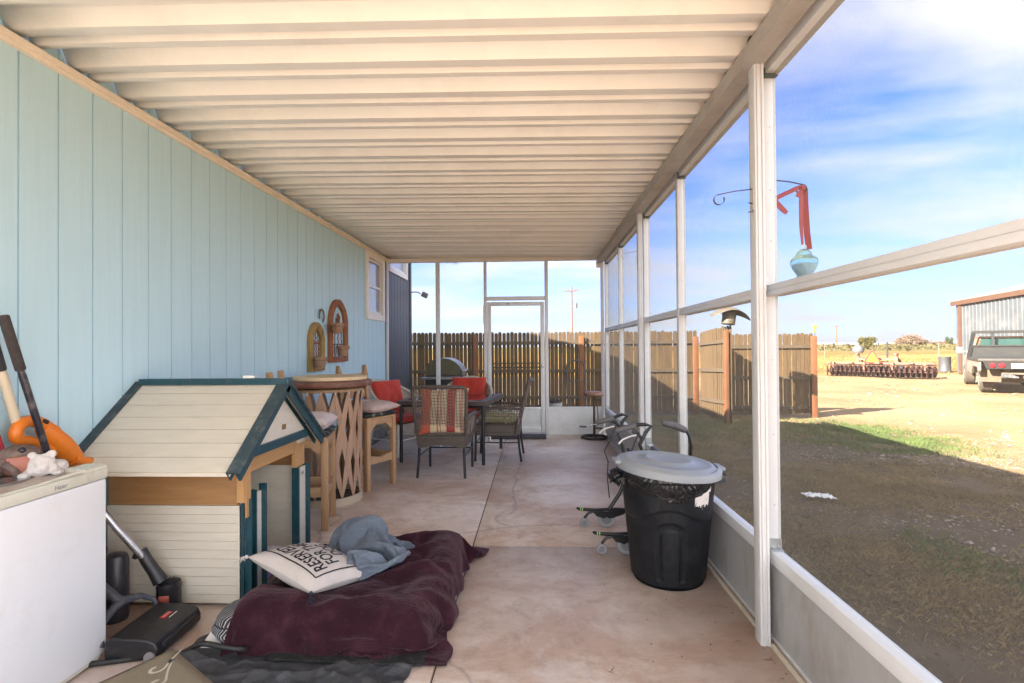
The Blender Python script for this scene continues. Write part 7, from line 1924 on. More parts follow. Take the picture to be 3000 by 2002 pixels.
# ================================================================ the dog bed, its blankets and the floor clutter
# cloth lie, measured row by row in steps of 1.5 mm: each row is its first point, then the step to the next
BLANKET_ROWS = [
[-993,1473,8,-4,18,-1,21,18,0,5,34,0,-1,31,5,-14,11,10,-13,11,13,12,9,24,-5,29,3,-22,5,-5,10,13,-8,4,19,-7,0,23,-6,5,22,-7,14,11,-11,10,16,-5,6,21,-1,2,26,-1,1,26,-1,1,22,-1,0,19,-2,-4,25,0,-3,29,0,0,25,0,2,19,0,8,20,0,-5,24,0,-6,21,0,-13,14,0,-1,20,0,-2,21,0,-3,22,0,5,21,0,-6,19,0,7,18,0,6,21,0,7,25,0,-17,-14,13,-1,-5,20,-11,13,-10,8,27,0,-8,24,-23,-3,25,13,1,19,-3,1,29,4,7,38,7,11,26,-12,-1,-19,4,2,-27,-10,-12,32,-3,-8,24,0,-5,19,0,-4,25,0,-4,27,0],
[-975,1478,6,-15,0,13,-1,24,1,18,29,4,7,32,4,-10,19,9,-12,9,12,-17,14,15,9,23,16,-15,19,-7,16,8,-8,3,18,-6,-4,23,-4,14,13,-14,6,20,-6,10,16,-4,3,21,-1,2,28,-1,0,26,0,-8,20,-3,3,19,-2,9,24,-1,-8,28,1,5,24,-1,3,19,-1,-8,19,1,-6,22,0,-5,22,0,8,18,-4,-2,19,0,-1,20,1,-4,22,0,-10,19,4,10,17,-7,9,16,-5,7,19,-2,7,24,-3,-21,10,14,-4,-3,22,-16,10,-1,18,6,-19,-4,30,-16,-5,29,5,1,18,9,1,27,-7,7,34,18,7,30,-3,4,-18,-5,1,-21,-17,-11,31,-1,-9,23,5,-4,18,-4,-3,24,0,-5,25,0],
[-980,1495,7,8,-19,8,-7,14,15,1,30,12,16,31,2,-5,25,8,-13,8,11,-12,16,14,-14,20,16,4,26,-3,15,12,-9,5,17,-6,-6,22,-3,16,10,-15,5,21,-5,4,19,-3,1,22,-1,2,27,-1,-12,24,-3,-2,21,-1,5,19,-1,13,23,-1,0,28,-1,-5,25,1,6,18,-1,-5,19,1,-8,21,0,0,23,-2,9,18,-4,1,19,-2,-1,19,1,-5,20,2,-11,19,5,9,19,-8,12,14,-8,5,19,1,5,23,-3,-12,24,-1,-18,4,18,-12,5,14,6,9,-22,19,14,-25,-6,31,0,2,16,11,1,25,-8,7,31,21,6,32,3,1,-7,-17,5,-24,-11,-11,30,4,-9,23,-3,-4,19,0,-3,22,0,-4,24,0],
[-964,1505,7,9,-22,9,-4,9,16,-12,13,23,5,34,6,7,28,7,-13,11,10,-6,17,11,-14,19,15,-1,29,1,8,20,-6,10,14,-7,-4,21,-3,17,9,-15,-2,23,-4,4,18,-3,2,22,-1,-11,25,-3,-5,26,-1,-1,21,-1,4,20,-1,16,21,-1,3,29,-1,-7,24,1,8,18,-1,-4,19,1,-6,22,-1,7,21,-6,-6,20,1,8,18,-2,4,18,-2,-6,18,4,-11,19,4,11,18,-9,-7,20,-6,2,19,-1,4,21,-1,12,24,-5,-19,18,10,-12,2,16,1,12,-19,25,-3,-21,-1,29,-14,-2,20,0,4,24,0,7,28,23,6,31,7,2,2,-20,5,-22,-10,-11,28,-1,-9,24,3,-4,18,-2,-3,21,0,-4,23,0],
[-949,1518,7,10,-26,8,-4,8,18,-8,9,21,-15,18,24,14,29,4,-11,16,11,-6,16,10,-8,21,13,-2,29,2,2,25,-3,10,16,-6,-3,19,-3,17,9,-15,-6,24,-3,6,18,-4,-4,20,0,1,26,-7,-10,26,2,-1,21,-1,3,20,-1,5,25,0,13,26,-2,-11,24,3,10,18,-1,5,18,-4,-10,20,3,7,21,-8,0,22,-5,-6,19,6,12,15,-4,-7,17,5,-9,19,4,0,22,-6,9,17,-14,-4,20,3,10,16,-6,1,25,3,-7,28,0,-16,9,14,-4,13,-14,25,-5,-19,11,16,-26,-5,21,5,6,20,-7,3,32,11,9,24,20,3,11,-16,4,-18,-14,-10,26,-2,-8,24,2,-5,19,-1,-3,19,0,-3,22,0],
[-934,1533,7,10,-28,10,-16,12,9,3,3,20,-12,16,24,-7,11,30,7,24,5,-8,13,11,-4,21,10,-4,28,4,3,27,-5,-2,20,2,5,18,-5,16,9,-15,-11,24,-1,9,20,-6,-2,19,0,3,24,-8,-8,26,0,2,21,-6,0,19,3,8,24,-5,-4,28,9,6,25,-8,-2,19,10,6,18,-3,3,18,-10,-8,22,6,8,19,-10,-9,18,7,5,20,-2,5,18,-1,-9,17,6,4,15,-16,5,23,-5,-6,20,4,8,16,-5,-13,19,6,-5,30,1,-2,25,2,-3,13,-14,8,3,-28,29,-4,-11,-1,19,-15,4,19,8,4,31,-2,7,18,24,5,18,-9,4,-8,-18,-10,24,2,-7,23,-5,-6,19,5,-2,18,-5,-2,20,0],
[-918,1548,7,5,-28,18,-18,-5,17,8,17,-2,-9,13,21,-7,10,31,-4,7,29,-1,19,8,-1,20,6,-4,26,6,-1,29,-1,-1,24,-1,3,18,-2,15,9,-14,-3,22,-17,1,23,10,6,14,-10,-3,24,2,-2,27,-10,-4,24,2,2,18,0,7,23,-4,0,28,6,4,26,-8,-2,20,12,9,12,-11,1,20,-1,-10,20,8,8,20,-10,-4,23,-4,-5,18,11,1,19,1,2,19,-2,5,11,-17,-5,24,4,5,21,-11,0,18,7,-3,18,-10,-8,28,-8,-1,27,7,-4,18,-4,7,-7,-24,9,20,-23,22,-2,-11,0,20,-2,6,27,2,7,15,24,5,20,-6,-14,12,-4,8,15,-16,-8,20,11,-4,19,-10,-2,18,5,-1,19,-5],
[-902,1535,7,-13,1,30,0,-29,-1,-4,11,16,6,21,9,-7,7,29,-5,20,25,-2,14,19,0,18,7,-3,24,6,-2,29,0,0,25,-6,2,19,-3,3,21,0,6,7,-25,3,26,9,7,15,-10,-2,22,2,-3,27,-6,-3,26,-1,1,19,-3,2,21,5,3,27,0,5,27,-8,-4,19,14,10,15,-10,-3,18,5,-2,19,-11,-2,22,11,4,20,-14,-6,22,-4,2,19,9,1,18,4,5,11,-16,-6,23,7,4,23,-11,3,20,-7,-3,20,-2,-10,26,-2,-2,25,-15,-1,16,11,7,-3,-21,1,25,-15,14,9,-19,17,2,-8,-2,20,14,11,25,0,-17,11,-11,7,18,1,-3,16,13,6,18,-15,-4,21,5,-2,18,-7,0,19,0],
[-897,1516,7,-2,26,19,3,-29,8,-6,0,21,-1,14,15,1,24,16,-5,9,31,-2,21,16,0,16,10,-1,21,7,-3,28,2,-1,27,-4,1,21,-4,4,19,-3,6,4,-25,3,28,8,4,22,-1,3,15,-12,-3,27,2,-4,27,-5,0,21,0,1,19,-2,4,24,8,5,26,-10,-6,26,0,7,15,14,2,19,-3,-1,14,-16,-5,23,-1,3,24,11,-2,19,-15,0,23,-1,2,11,15,5,14,-12,-6,23,-6,-1,25,8,-1,23,-5,1,19,-4,-4,20,-16,-1,26,-12,-3,16,13,6,1,-20,-2,25,-8,9,16,-17,16,-9,-6,8,21,1,-9,15,-17,3,23,0,3,12,14,1,20,3,1,22,-2,0,16,-15,-1,21,0,1,19,0],
[-878,1512,7,-7,29,4,7,-18,25,-5,-9,22,-2,9,16,1,23,13,-4,12,28,-2,23,17,-1,15,14,0,20,4,-2,25,3,-2,27,-8,0,23,1,4,19,0,5,4,-24,-1,28,-11,8,21,7,4,19,-1,-3,22,-12,-3,28,5,-1,24,-3,2,18,-3,0,23,-1,5,24,12,-4,22,-16,6,21,11,3,19,2,-1,18,-6,-4,19,-12,3,22,12,-2,22,-14,0,24,-1,2,11,16,1,19,2,-2,13,-20,-2,28,1,0,26,2,-3,14,-13,1,22,-5,-1,26,-10,-4,17,13,5,6,-17,-2,24,-6,7,2,-22,11,16,-1,8,-1,-19,-4,23,4,6,19,-9,-4,19,0,2,19,3,7,17,10,1,18,-12,-1,21,-1,0,21,0],
[-858,1509,7,-5,27,0,-8,8,30,5,-20,18,-1,0,19,-1,14,18,-2,23,18,-2,16,24,-1,19,13,1,18,4,-1,24,2,-3,27,-5,-1,23,-9,3,19,4,2,17,-13,2,10,-26,5,26,2,0,19,-4,6,21,1,-7,27,-5,0,26,-1,3,19,2,0,20,-5,6,22,13,-2,26,-5,-6,23,-10,8,18,6,-5,16,-7,4,22,-4,4,20,15,-3,22,-16,1,25,2,3,12,18,1,18,3,-2,13,-19,-4,27,-9,1,26,4,-3,18,-9,0,21,2,0,24,-11,-4,18,14,4,10,-15,-2,22,-5,5,9,-19,10,-3,-17,6,19,-2,1,16,-14,1,18,12,2,16,-13,2,18,-1,2,20,0,5,18,10,1,19,-10,-1,22,0],
[-838,1506,7,-3,24,0,-10,21,20,-2,-9,28,4,-11,19,-1,8,18,-1,21,15,-3,18,22,0,18,17,0,18,5,0,21,2,-2,26,-3,-3,23,-14,2,20,1,3,19,-3,2,12,-24,-1,21,-18,1,20,-3,2,20,-2,1,26,0,1,27,5,-1,21,-5,3,18,1,6,20,11,-2,26,-6,-7,22,-11,-1,22,-1,2,18,-2,6,16,13,4,24,3,-2,23,-14,1,25,4,4,13,18,1,18,4,-2,18,-13,-4,19,-19,-2,28,0,0,20,0,1,20,3,-1,24,-8,-4,18,15,3,14,-12,-2,20,-5,3,14,-17,5,5,-19,12,-1,-14,1,20,0,-3,19,-11,6,16,11,1,19,-2,5,16,-8,3,20,-1,2,20,7,1,21,-7],
[-819,1506,7,-2,21,0,-8,24,13,-6,2,31,0,-8,23,4,-5,18,-2,19,13,-2,17,22,-1,20,15,0,18,8,1,20,3,-2,24,-3,-3,24,-11,-1,19,-11,5,18,4,1,18,-14,1,15,-23,0,23,-7,2,18,-2,1,23,-4,-1,27,-1,1,24,1,3,18,1,5,19,8,-4,23,-9,-4,25,-6,-1,23,-1,3,18,2,5,16,11,3,23,-1,-1,24,-10,1,26,5,3,14,18,2,19,3,-4,12,-16,-2,24,-12,-1,27,0,-1,21,2,0,20,-3,0,24,2,-5,18,14,0,19,-6,1,17,-9,3,14,-16,6,7,-20,3,11,-15,3,-3,-17,4,20,0,3,21,0,4,16,10,3,19,-1,4,19,-2,2,19,-7,3,22,1],
[-801,1507,11,0,19,-4,-7,23,8,-6,5,30,-4,-1,27,4,-9,17,0,15,14,-2,15,21,-1,20,17,0,20,8,0,19,3,-1,22,-2,-2,24,-7,-2,18,-16,3,19,1,3,18,-9,1,15,-21,0,23,-8,2,19,-5,1,21,-3,0,25,-2,-1,25,-1,2,21,0,4,18,4,-2,21,-6,-2,25,-2,-1,24,0,1,19,1,4,18,7,2,21,-4,1,24,-4,1,25,3,3,17,16,1,19,4,-3,12,-16,-1,24,-7,-2,27,0,-1,22,0,0,19,0,-2,21,9,-3,22,8,-1,20,-2,2,15,-12,3,16,-14,4,10,-19,5,7,-18,3,-8,-17,3,19,4,4,19,-7,1,21,0,4,18,0,4,19,0,4,19,0,3,21,0],
[-785,1511,21,2,16,-11,-4,21,1,-6,6,28,-5,-2,29,-3,5,22,4,-3,18,0,19,15,-1,19,17,-1,22,9,1,19,3,0,20,-1,-2,22,-7,-2,21,-12,0,16,-13,3,19,-2,2,16,-16,0,23,-9,2,20,-6,2,18,-6,0,23,-2,0,25,-1,0,24,-1,3,19,-1,1,20,0,-2,23,0,-1,24,0,0,21,0,3,19,3,2,20,-2,1,22,-1,1,25,0,0,22,7,3,17,10,-2,14,-13,-1,23,-4,-1,27,0,-1,24,0,-1,18,5,-1,21,2,-3,23,5,-2,20,6,1,16,-10,4,14,-15,4,11,-18,5,5,-20,3,-10,-16,3,17,-6,4,19,6,2,21,-2,3,19,-5,4,19,0,4,18,0,3,21,0],
[-771,1511,7,4,19,11,-1,17,-8,-4,5,25,-5,4,28,-5,-3,24,2,4,19,1,14,16,-1,19,15,0,22,11,0,20,4,1,19,0,-1,21,-6,-2,21,-11,-1,18,-12,2,16,-11,2,18,-9,1,22,-9,1,20,-10,2,18,-6,2,20,-2,-1,25,-1,0,26,0,2,21,0,2,19,0,-1,22,0,-1,24,0,-1,22,0,2,20,0,2,19,0,1,21,2,2,24,-2,-1,24,1,2,19,10,-1,15,-10,-1,23,-1,-1,27,0,-1,24,0,-1,19,2,-1,18,10,-3,21,7,-1,21,-6,1,19,-3,2,9,-17,4,16,-14,5,4,-20,4,-12,-15,4,14,-12,3,19,0,3,21,0,3,21,3,3,19,-3,4,18,0,3,20,0],
[-752,1502,7,0,27,0,2,19,3,-2,-2,21,-6,1,27,-3,5,26,-2,11,18,2,8,17,0,17,16,-1,21,12,0,22,5,1,19,0,1,19,-5,-2,21,-10,-1,19,-12,0,18,-10,2,17,-9,1,20,-10,1,21,-9,2,19,-7,2,18,-4,1,23,-1,-1,26,0,1,24,0,2,19,0,1,20,0,-1,23,0,-1,24,0,0,21,0,2,19,0,2,20,0,1,23,5,-1,24,-5,2,21,8,-3,19,0,2,19,-8,-2,27,0,-1,26,1,0,21,-2,-1,16,9,-3,21,7,-3,21,6,1,13,-15,2,18,-6,5,11,-16,5,6,-20,4,-12,-17,4,8,-15,4,19,3,3,20,-3,3,21,0,3,21,0,3,20,0,4,18,0],
[-732,1494,7,-1,29,0,1,23,4,-1,7,18,-3,-5,24,-6,10,25,-2,2,24,1,12,15,1,14,16,-1,20,13,0,23,6,1,20,1,1,19,-5,-1,19,-9,-1,19,-12,-1,20,-11,1,17,-9,2,18,-8,1,21,-9,0,21,-5,3,18,-4,2,20,-6,0,25,0,-1,26,0,0,20,8,2,19,2,2,20,-9,-2,24,-1,0,24,0,1,21,3,3,18,-3,0,22,0,0,26,3,-1,24,-3,-1,17,11,3,17,-9,-2,26,-2,-1,28,0,-1,24,0,-1,12,14,-2,20,7,-3,23,2,0,14,-16,2,18,-4,3,2,-19,7,15,-14,4,-10,-18,3,2,-20,5,19,0,4,18,0,3,21,0,2,23,0,3,21,0,3,19,0],
[-711,1485,7,-2,30,0,-1,26,8,-1,14,14,-1,-7,20,-9,-2,25,-1,16,22,1,9,20,1,13,14,1,18,13,-1,24,8,0,22,1,1,19,-4,0,17,-9,-1,19,-12,-1,19,-12,1,19,-8,2,18,-7,0,20,-6,1,21,-9,2,19,-5,2,19,-3,1,22,-2,-1,27,0,-1,22,11,1,20,5,2,19,-4,1,21,-12,-1,26,0,0,23,6,3,17,-6,1,21,0,0,26,0,-2,27,0,-1,17,15,3,15,-11,0,25,-4,-2,29,0,-2,27,1,-1,10,17,-1,20,-1,-4,23,-1,-3,23,0,4,9,-17,0,16,-10,7,-9,-17,7,10,-18,4,-11,-19,5,19,-3,5,18,0,3,20,0,2,22,0,2,23,0,3,21,0],
[-691,1475,7,-1,29,0,-4,27,13,-2,20,14,-2,8,17,-6,-16,17,-1,14,25,-1,19,16,3,5,19,2,17,9,-2,24,5,0,23,6,-1,19,-6,0,17,-9,-1,15,-13,0,21,-9,1,22,-6,2,18,-4,2,18,-9,0,22,-2,1,21,-6,2,18,-5,2,20,-3,0,24,-1,-3,27,5,1,20,11,2,19,2,3,16,-14,-1,27,-4,-1,25,7,2,21,-1,2,18,-6,0,24,0,-2,28,0,-2,18,17,1,20,-2,3,18,-12,-2,28,-3,-2,30,1,-2,13,19,1,19,-2,-4,22,-1,-5,24,4,1,17,-13,1,14,-14,8,-13,-13,7,7,-18,4,-11,-19,5,16,-12,6,19,0,3,18,4,3,21,-4,2,24,0,2,24,0],
[-671,1468,7,0,24,4,-13,20,19,-3,25,15,4,18,8,-4,-16,12,-5,22,16,2,16,24,3,-1,22,2,19,0,-1,22,4,1,22,11,-6,19,-11,0,18,-8,1,17,-8,1,21,-6,1,22,-2,2,20,-6,1,19,0,3,17,-12,0,22,-5,1,20,-4,3,18,-3,1,22,-2,-2,26,1,-3,26,5,3,17,13,2,18,-6,2,20,-13,-1,26,7,-1,24,-7,4,19,0,1,21,2,-2,27,-2,-3,22,16,-1,22,5,2,18,-6,3,22,-14,-3,31,-1,-5,23,14,0,15,14,0,19,-6,-4,24,1,-4,11,-21,2,17,-12,-1,9,-17,16,-11,0,5,-9,-19,5,9,-20,4,21,2,5,18,-4,4,19,0,2,25,1,2,26,-1],
[-661,1484,9,-7,-14,12,1,24,17,0,30,9,-16,18,-8,9,4,16,-1,19,16,3,10,28,3,-1,25,2,17,9,2,19,-6,-4,24,0,-1,24,7,-3,16,-13,1,18,-6,1,19,-6,1,22,0,2,22,-4,1,19,2,4,14,-12,1,21,-8,0,21,-7,2,21,-4,3,18,3,0,23,-4,-4,27,0,0,21,13,2,20,5,4,12,-16,-1,26,2,-2,28,-4,1,22,8,4,16,-8,0,24,0,-6,28,2,0,23,15,1,20,5,2,20,-8,1,25,-14,-7,24,18,-3,25,1,3,16,9,-2,21,-1,-4,11,-23,-3,12,-20,-1,20,-4,7,2,-17,14,-15,0,7,-6,-21,4,21,-10,4,20,0,5,18,5,3,22,-4,1,28,-1],
[-658,1495,23,5,-13,-13,8,-3,22,-13,29,-4,-5,31,4,2,17,13,4,7,19,3,10,26,2,-1,29,4,17,16,1,18,3,0,19,-12,-3,25,0,-3,23,-3,-1,17,-10,2,19,-4,1,20,3,0,22,0,1,21,-1,3,17,-7,4,16,-12,-1,22,-4,3,20,-12,3,19,-1,2,18,6,-2,25,-4,-5,28,-2,2,18,17,0,19,-1,7,13,-16,-2,28,0,-3,29,0,2,20,10,6,15,-10,-4,26,0,-7,30,3,2,21,15,2,19,4,3,14,-19,-5,30,7,-6,27,13,1,23,-2,1,17,8,-2,10,-20,-5,13,-22,-2,23,-4,0,15,-13,14,-11,-4,10,-18,-9,8,6,-23,3,24,2,4,19,-4,4,20,3,2,27,-3],
[-645,1508,17,9,-20,-10,7,-15,8,-7,20,19,-5,35,-4,-2,24,14,3,14,12,4,3,24,3,-1,31,2,20,19,2,17,12,0,20,-3,1,20,-13,-4,24,-6,-3,22,-4,1,17,-10,2,18,5,1,21,4,0,22,-2,2,19,-7,3,17,-7,0,20,-2,3,17,-18,3,23,-3,4,19,-1,1,18,9,-8,26,5,-1,29,-11,0,16,20,2,18,-5,10,12,-18,-5,31,0,-4,29,0,5,18,12,5,15,-12,-6,29,0,-8,32,2,5,13,20,-6,18,2,10,20,-15,-7,30,10,-6,26,12,4,21,-2,0,6,-18,-8,22,-10,-5,9,-25,3,24,-2,5,5,-18,6,-14,-12,19,-13,7,5,16,-20,3,24,5,5,17,-4,4,24,0],
[-630,1526,16,11,-30,-8,8,-19,-1,-4,4,22,-4,33,1,-9,25,22,6,23,1,5,7,18,2,-4,28,-1,25,17,5,15,20,0,17,8,1,21,-7,-3,23,-9,-4,20,-16,0,20,-10,4,17,7,2,19,5,0,22,1,0,22,-4,1,19,-3,2,19,-2,4,12,-18,3,22,-12,2,23,3,3,18,-4,-2,22,4,-6,26,15,-4,30,-9,0,16,20,3,17,-7,14,9,-21,-6,33,-2,-6,31,0,10,12,13,2,19,-13,-9,32,0,-8,31,7,-2,3,23,4,19,0,8,26,-10,-8,31,10,-8,24,-14,3,17,6,-7,0,-20,-1,23,-13,-7,11,-24,12,21,-1,-5,5,-18,16,-12,-7,22,-15,2,2,26,-9,4,22,5,6,17,-5],
[-614,1543,29,4,-37,-3,12,-16,-19,-2,-17,8,-8,19,21,-1,32,17,4,30,-1,6,14,13,3,-7,22,-1,25,18,0,23,18,4,12,18,-1,14,-12,1,23,-3,-4,22,-15,-2,22,-12,4,18,9,3,18,5,1,21,0,0,23,0,0,22,-4,0,19,5,2,17,-10,8,9,-20,1,26,-9,2,24,4,2,17,-4,-3,15,19,-5,33,-6,-6,32,7,-3,16,18,7,15,-11,14,11,-25,-8,36,-2,-5,29,-1,14,6,12,-2,24,-11,-10,34,0,-8,13,28,-1,13,16,0,22,-1,5,23,-21,-13,30,8,0,19,-17,-2,18,-1,1,1,-23,-4,22,-18,-3,16,-23,0,19,12,9,2,-16,19,-14,7,21,-7,-19,2,28,0,6,18,3],
[-602,1535,7,4,-12,35,13,-27,-21,4,-22,-5,-8,4,20,-1,28,18,3,35,-2,5,24,9,4,-7,17,1,21,17,-1,18,24,3,21,17,-2,19,1,4,15,-13,-4,24,-5,-2,19,-18,1,24,-1,4,17,9,2,19,1,1,22,3,-2,24,-2,-1,22,7,0,19,0,7,12,-16,8,10,-24,-1,29,-3,3,23,0,0,17,6,-6,17,23,-3,35,-13,-7,26,20,-2,20,8,8,14,-16,13,15,-28,-11,35,7,0,27,-8,12,3,15,-4,29,-11,-14,33,11,-3,8,28,-1,15,12,6,15,-20,-8,33,-2,-6,30,-8,-1,20,-10,1,5,-19,-5,0,-25,-1,23,-21,-1,23,15,2,18,-10,15,-7,-11,17,-19,11,17,10,-22,5,24,0],
[-590,1513,7,8,28,19,7,-37,16,10,-24,-19,-5,-12,14,-1,20,18,3,37,0,3,32,-1,5,0,20,1,9,19,2,22,19,-3,29,11,0,16,16,1,19,-2,1,12,-17,0,23,-14,-1,25,-7,2,23,3,4,18,5,1,19,4,-1,24,2,-3,25,-2,0,19,12,4,17,-6,10,3,-22,3,24,-20,-1,29,4,2,21,-3,-2,3,22,-4,33,6,-7,37,-5,-5,22,21,1,20,1,14,3,-24,-1,32,-22,-6,34,10,4,20,-8,6,8,20,-5,32,-13,-13,26,20,-1,7,24,-2,20,-1,3,16,-25,-6,33,-6,-3,27,-7,-1,-3,-19,-2,2,-22,-1,19,-22,-2,27,13,0,25,-3,5,11,-14,17,-17,-2,20,-22,3,8,21,-17],
[-576,1497,10,4,27,-3,9,4,40,12,-37,-12,-1,-26,2,0,9,18,2,33,7,3,36,-7,3,23,15,4,-5,18,2,22,12,-5,20,23,-1,28,5,3,19,12,3,7,-18,1,22,-10,-1,24,-13,0,26,4,2,22,0,3,18,2,1,22,4,-4,25,-2,-1,22,15,0,20,5,7,11,-15,10,5,-27,0,32,-10,0,27,3,0,-4,18,-2,27,-2,-6,35,12,-7,37,5,-3,20,16,5,15,-12,13,6,-30,-6,39,-7,-4,30,11,-1,16,-10,9,14,21,-9,34,-8,-7,15,27,-3,15,13,4,11,-20,-5,31,-7,-6,23,-21,-2,16,-15,1,-9,-17,-1,11,-24,-2,30,9,0,28,-1,1,21,-4,11,-4,-16,18,-19,10,8,-22,-19],
[-563,1494,23,5,10,-16,9,32,18,6,-33,29,5,-27,-21,3,-9,17,3,24,12,3,37,0,3,33,1,3,-1,22,3,12,16,-2,22,19,-2,31,5,0,20,16,1,18,-8,6,8,-18,0,22,-14,-2,29,3,1,26,2,3,19,-7,3,19,5,-3,24,0,-3,26,10,-1,20,16,3,17,-6,11,-1,-21,5,23,-25,-1,32,-3,-1,1,22,2,19,-6,-5,30,11,-8,37,11,-5,30,12,0,21,2,12,4,-21,3,23,-28,-9,37,-1,-2,25,-2,3,18,6,3,20,23,-13,33,-1,-2,9,25,-2,18,-4,3,13,-23,-6,30,-10,-3,17,-21,0,-9,-17,-1,6,-22,-1,29,0,-1,31,4,1,24,-1,2,13,-14,18,-17,1,12,-24,-14],
[-544,1492,25,1,0,-18,8,29,3,2,6,43,11,-36,-17,4,-23,7,5,13,16,3,34,5,1,35,-7,4,12,24,2,15,11,1,8,23,-2,30,7,-1,26,15,-2,23,3,4,13,-13,5,8,-22,-1,29,0,-1,30,5,2,24,-5,4,16,-11,1,20,9,-5,28,4,-2,22,20,0,21,7,8,7,-16,11,2,-28,-2,30,-15,-8,24,10,8,9,15,-1,24,-7,-7,34,10,-8,34,10,-1,22,15,4,17,-7,12,6,-26,-4,34,-15,-7,32,0,1,20,-5,5,16,16,-9,32,4,-5,19,26,-5,19,8,5,7,-19,-4,23,-18,-4,23,-19,-2,-4,-21,0,2,-20,-2,26,-6,0,31,6,0,27,1,2,18,-7,4,-8,-19,10,-22,15],
[-529,1476,28,4,11,-21,3,18,11,1,35,16,11,-37,19,8,-25,-17,6,-1,18,4,27,8,1,34,-5,2,29,13,2,2,22,4,9,17,-1,27,9,-3,31,8,-1,23,15,3,17,-9,5,5,-20,0,26,-10,-2,30,10,2,29,-7,1,21,-1,4,15,-13,-3,26,10,-3,26,20,-2,19,18,4,16,-9,12,-2,-22,5,17,-29,-9,30,8,-3,21,0,8,13,13,-3,30,-2,-8,34,9,-5,29,12,2,17,12,11,3,-19,2,27,-19,-6,34,-11,-2,27,-4,2,18,2,-4,25,13,-7,27,18,-6,17,20,2,15,-12,2,9,-23,-6,18,-24,-3,13,-21,0,-3,-18,-2,22,-10,0,30,3,1,27,5,1,21,-5,1,4,-19,5,-26,0],
[-518,1455,24,11,29,-15,3,18,1,-5,31,3,12,-9,39,10,-31,-16,8,-16,12,5,18,11,2,32,-4,1,33,9,2,7,25,3,15,11,2,12,21,-2,31,4,-3,26,16,2,23,-6,0,14,-11,7,12,-21,-3,32,3,-2,30,10,4,20,-13,4,17,-7,-1,25,2,-4,28,18,-2,19,24,0,21,2,9,6,-19,11,2,-30,-6,30,-12,-5,25,2,0,19,4,5,19,14,-6,32,7,-6,32,5,-1,15,21,1,17,-6,12,13,-20,-3,32,-14,-7,31,-2,3,20,-4,0,21,7,-7,27,17,-7,22,20,0,18,-9,0,14,-16,-2,14,-27,-5,2,-27,1,9,-17,-2,16,-14,0,28,-2,1,27,7,1,22,-2,1,11,-15,3,-24,4],
[-500,1441,19,2,39,8,8,21,-6,-4,18,-14,9,20,31,12,-36,11,10,-22,-11,6,8,16,3,27,4,1,34,-1,2,18,25,0,3,21,4,19,6,0,21,18,-2,30,10,-3,24,-12,2,20,3,7,11,-17,-1,29,-5,-2,32,4,-1,27,5,7,13,-13,1,22,-1,-4,30,11,-3,21,25,-1,22,12,6,11,-14,12,-2,-27,-1,26,-20,-6,27,-3,0,20,1,1,20,4,-2,27,9,-4,31,10,-3,18,23,-3,19,7,6,16,-12,8,21,-21,-7,33,-4,-5,25,1,4,18,0,-3,26,11,-8,24,20,-1,19,-15,1,17,-9,-3,5,-27,-4,10,-27,-2,15,-15,1,9,-18,-1,25,-6,1,27,8,-2,22,-9,4,18,-3,0,-22,-7],
[-487,1425,30,0,41,-14,4,26,-9,6,19,0,4,32,13,14,-23,29,9,-26,-15,10,-8,15,3,23,1,2,31,1,-1,15,29,3,12,23,5,18,4,0,21,10,0,25,18,-4,28,-10,0,22,6,5,14,-12,-3,26,0,3,30,-9,-2,28,10,5,18,-11,3,19,-4,-2,29,6,-4,27,20,-2,17,21,4,17,-8,11,-3,-23,1,21,-23,-4,28,-5,-6,20,7,3,19,-1,1,24,5,-3,29,10,-4,28,10,-3,14,18,3,19,-3,8,16,-18,-9,31,-2,-1,29,-6,-1,19,3,3,24,1,-6,24,18,-3,25,-11,1,12,-14,-3,5,-25,-4,18,-24,-2,13,-18,1,5,-19,-1,23,-9,-4,27,-4,3,22,9,3,18,-2,2,-17,-12],
[-477,1417,12,7,41,16,3,32,-11,8,15,-9,0,29,-1,12,3,37,12,-29,-12,11,-19,8,5,14,13,2,28,-5,1,20,25,-1,20,22,5,8,19,4,20,0,0,21,17,-4,31,-3,-2,26,6,1,19,-2,2,20,-9,-1,29,0,2,30,-7,0,24,6,6,14,-10,-5,24,11,1,33,4,-3,16,25,2,20,0,10,1,-20,3,16,-22,-8,27,-1,-1,23,-5,-2,16,9,3,21,1,-2,26,8,0,30,4,-4,18,17,0,19,4,7,16,-13,-4,27,-10,-5,31,2,-1,23,0,3,19,-1,-3,26,11,-3,28,-10,-1,9,-17,-2,13,-19,-5,18,-23,-1,5,-24,1,9,-17,-2,23,-4,-3,23,-14,2,23,5,4,17,9,2,-11,-16],
[-459,1405,7,4,43,7,5,36,11,4,21,-4,3,18,-14,7,25,23,15,-29,11,12,-21,-9,8,1,17,3,25,0,0,27,14,-1,20,24,5,5,23,4,18,2,0,22,9,-2,28,11,-4,29,-6,1,21,7,2,18,-8,-1,26,5,-2,31,0,4,25,-10,-2,18,7,1,20,-12,1,26,17,0,24,19,1,22,4,5,13,-14,8,6,-23,-10,25,4,-1,23,-6,0,20,-1,-1,17,10,1,23,4,1,28,1,-3,22,14,0,21,3,1,19,0,2,21,-16,-5,31,1,-2,26,-1,0,18,4,1,26,2,-4,29,-10,-2,16,-15,-3,13,-16,-2,8,-27,-2,11,-24,1,9,-17,-5,15,-15,0,25,-6,2,24,3,3,14,15,3,-2,-18],
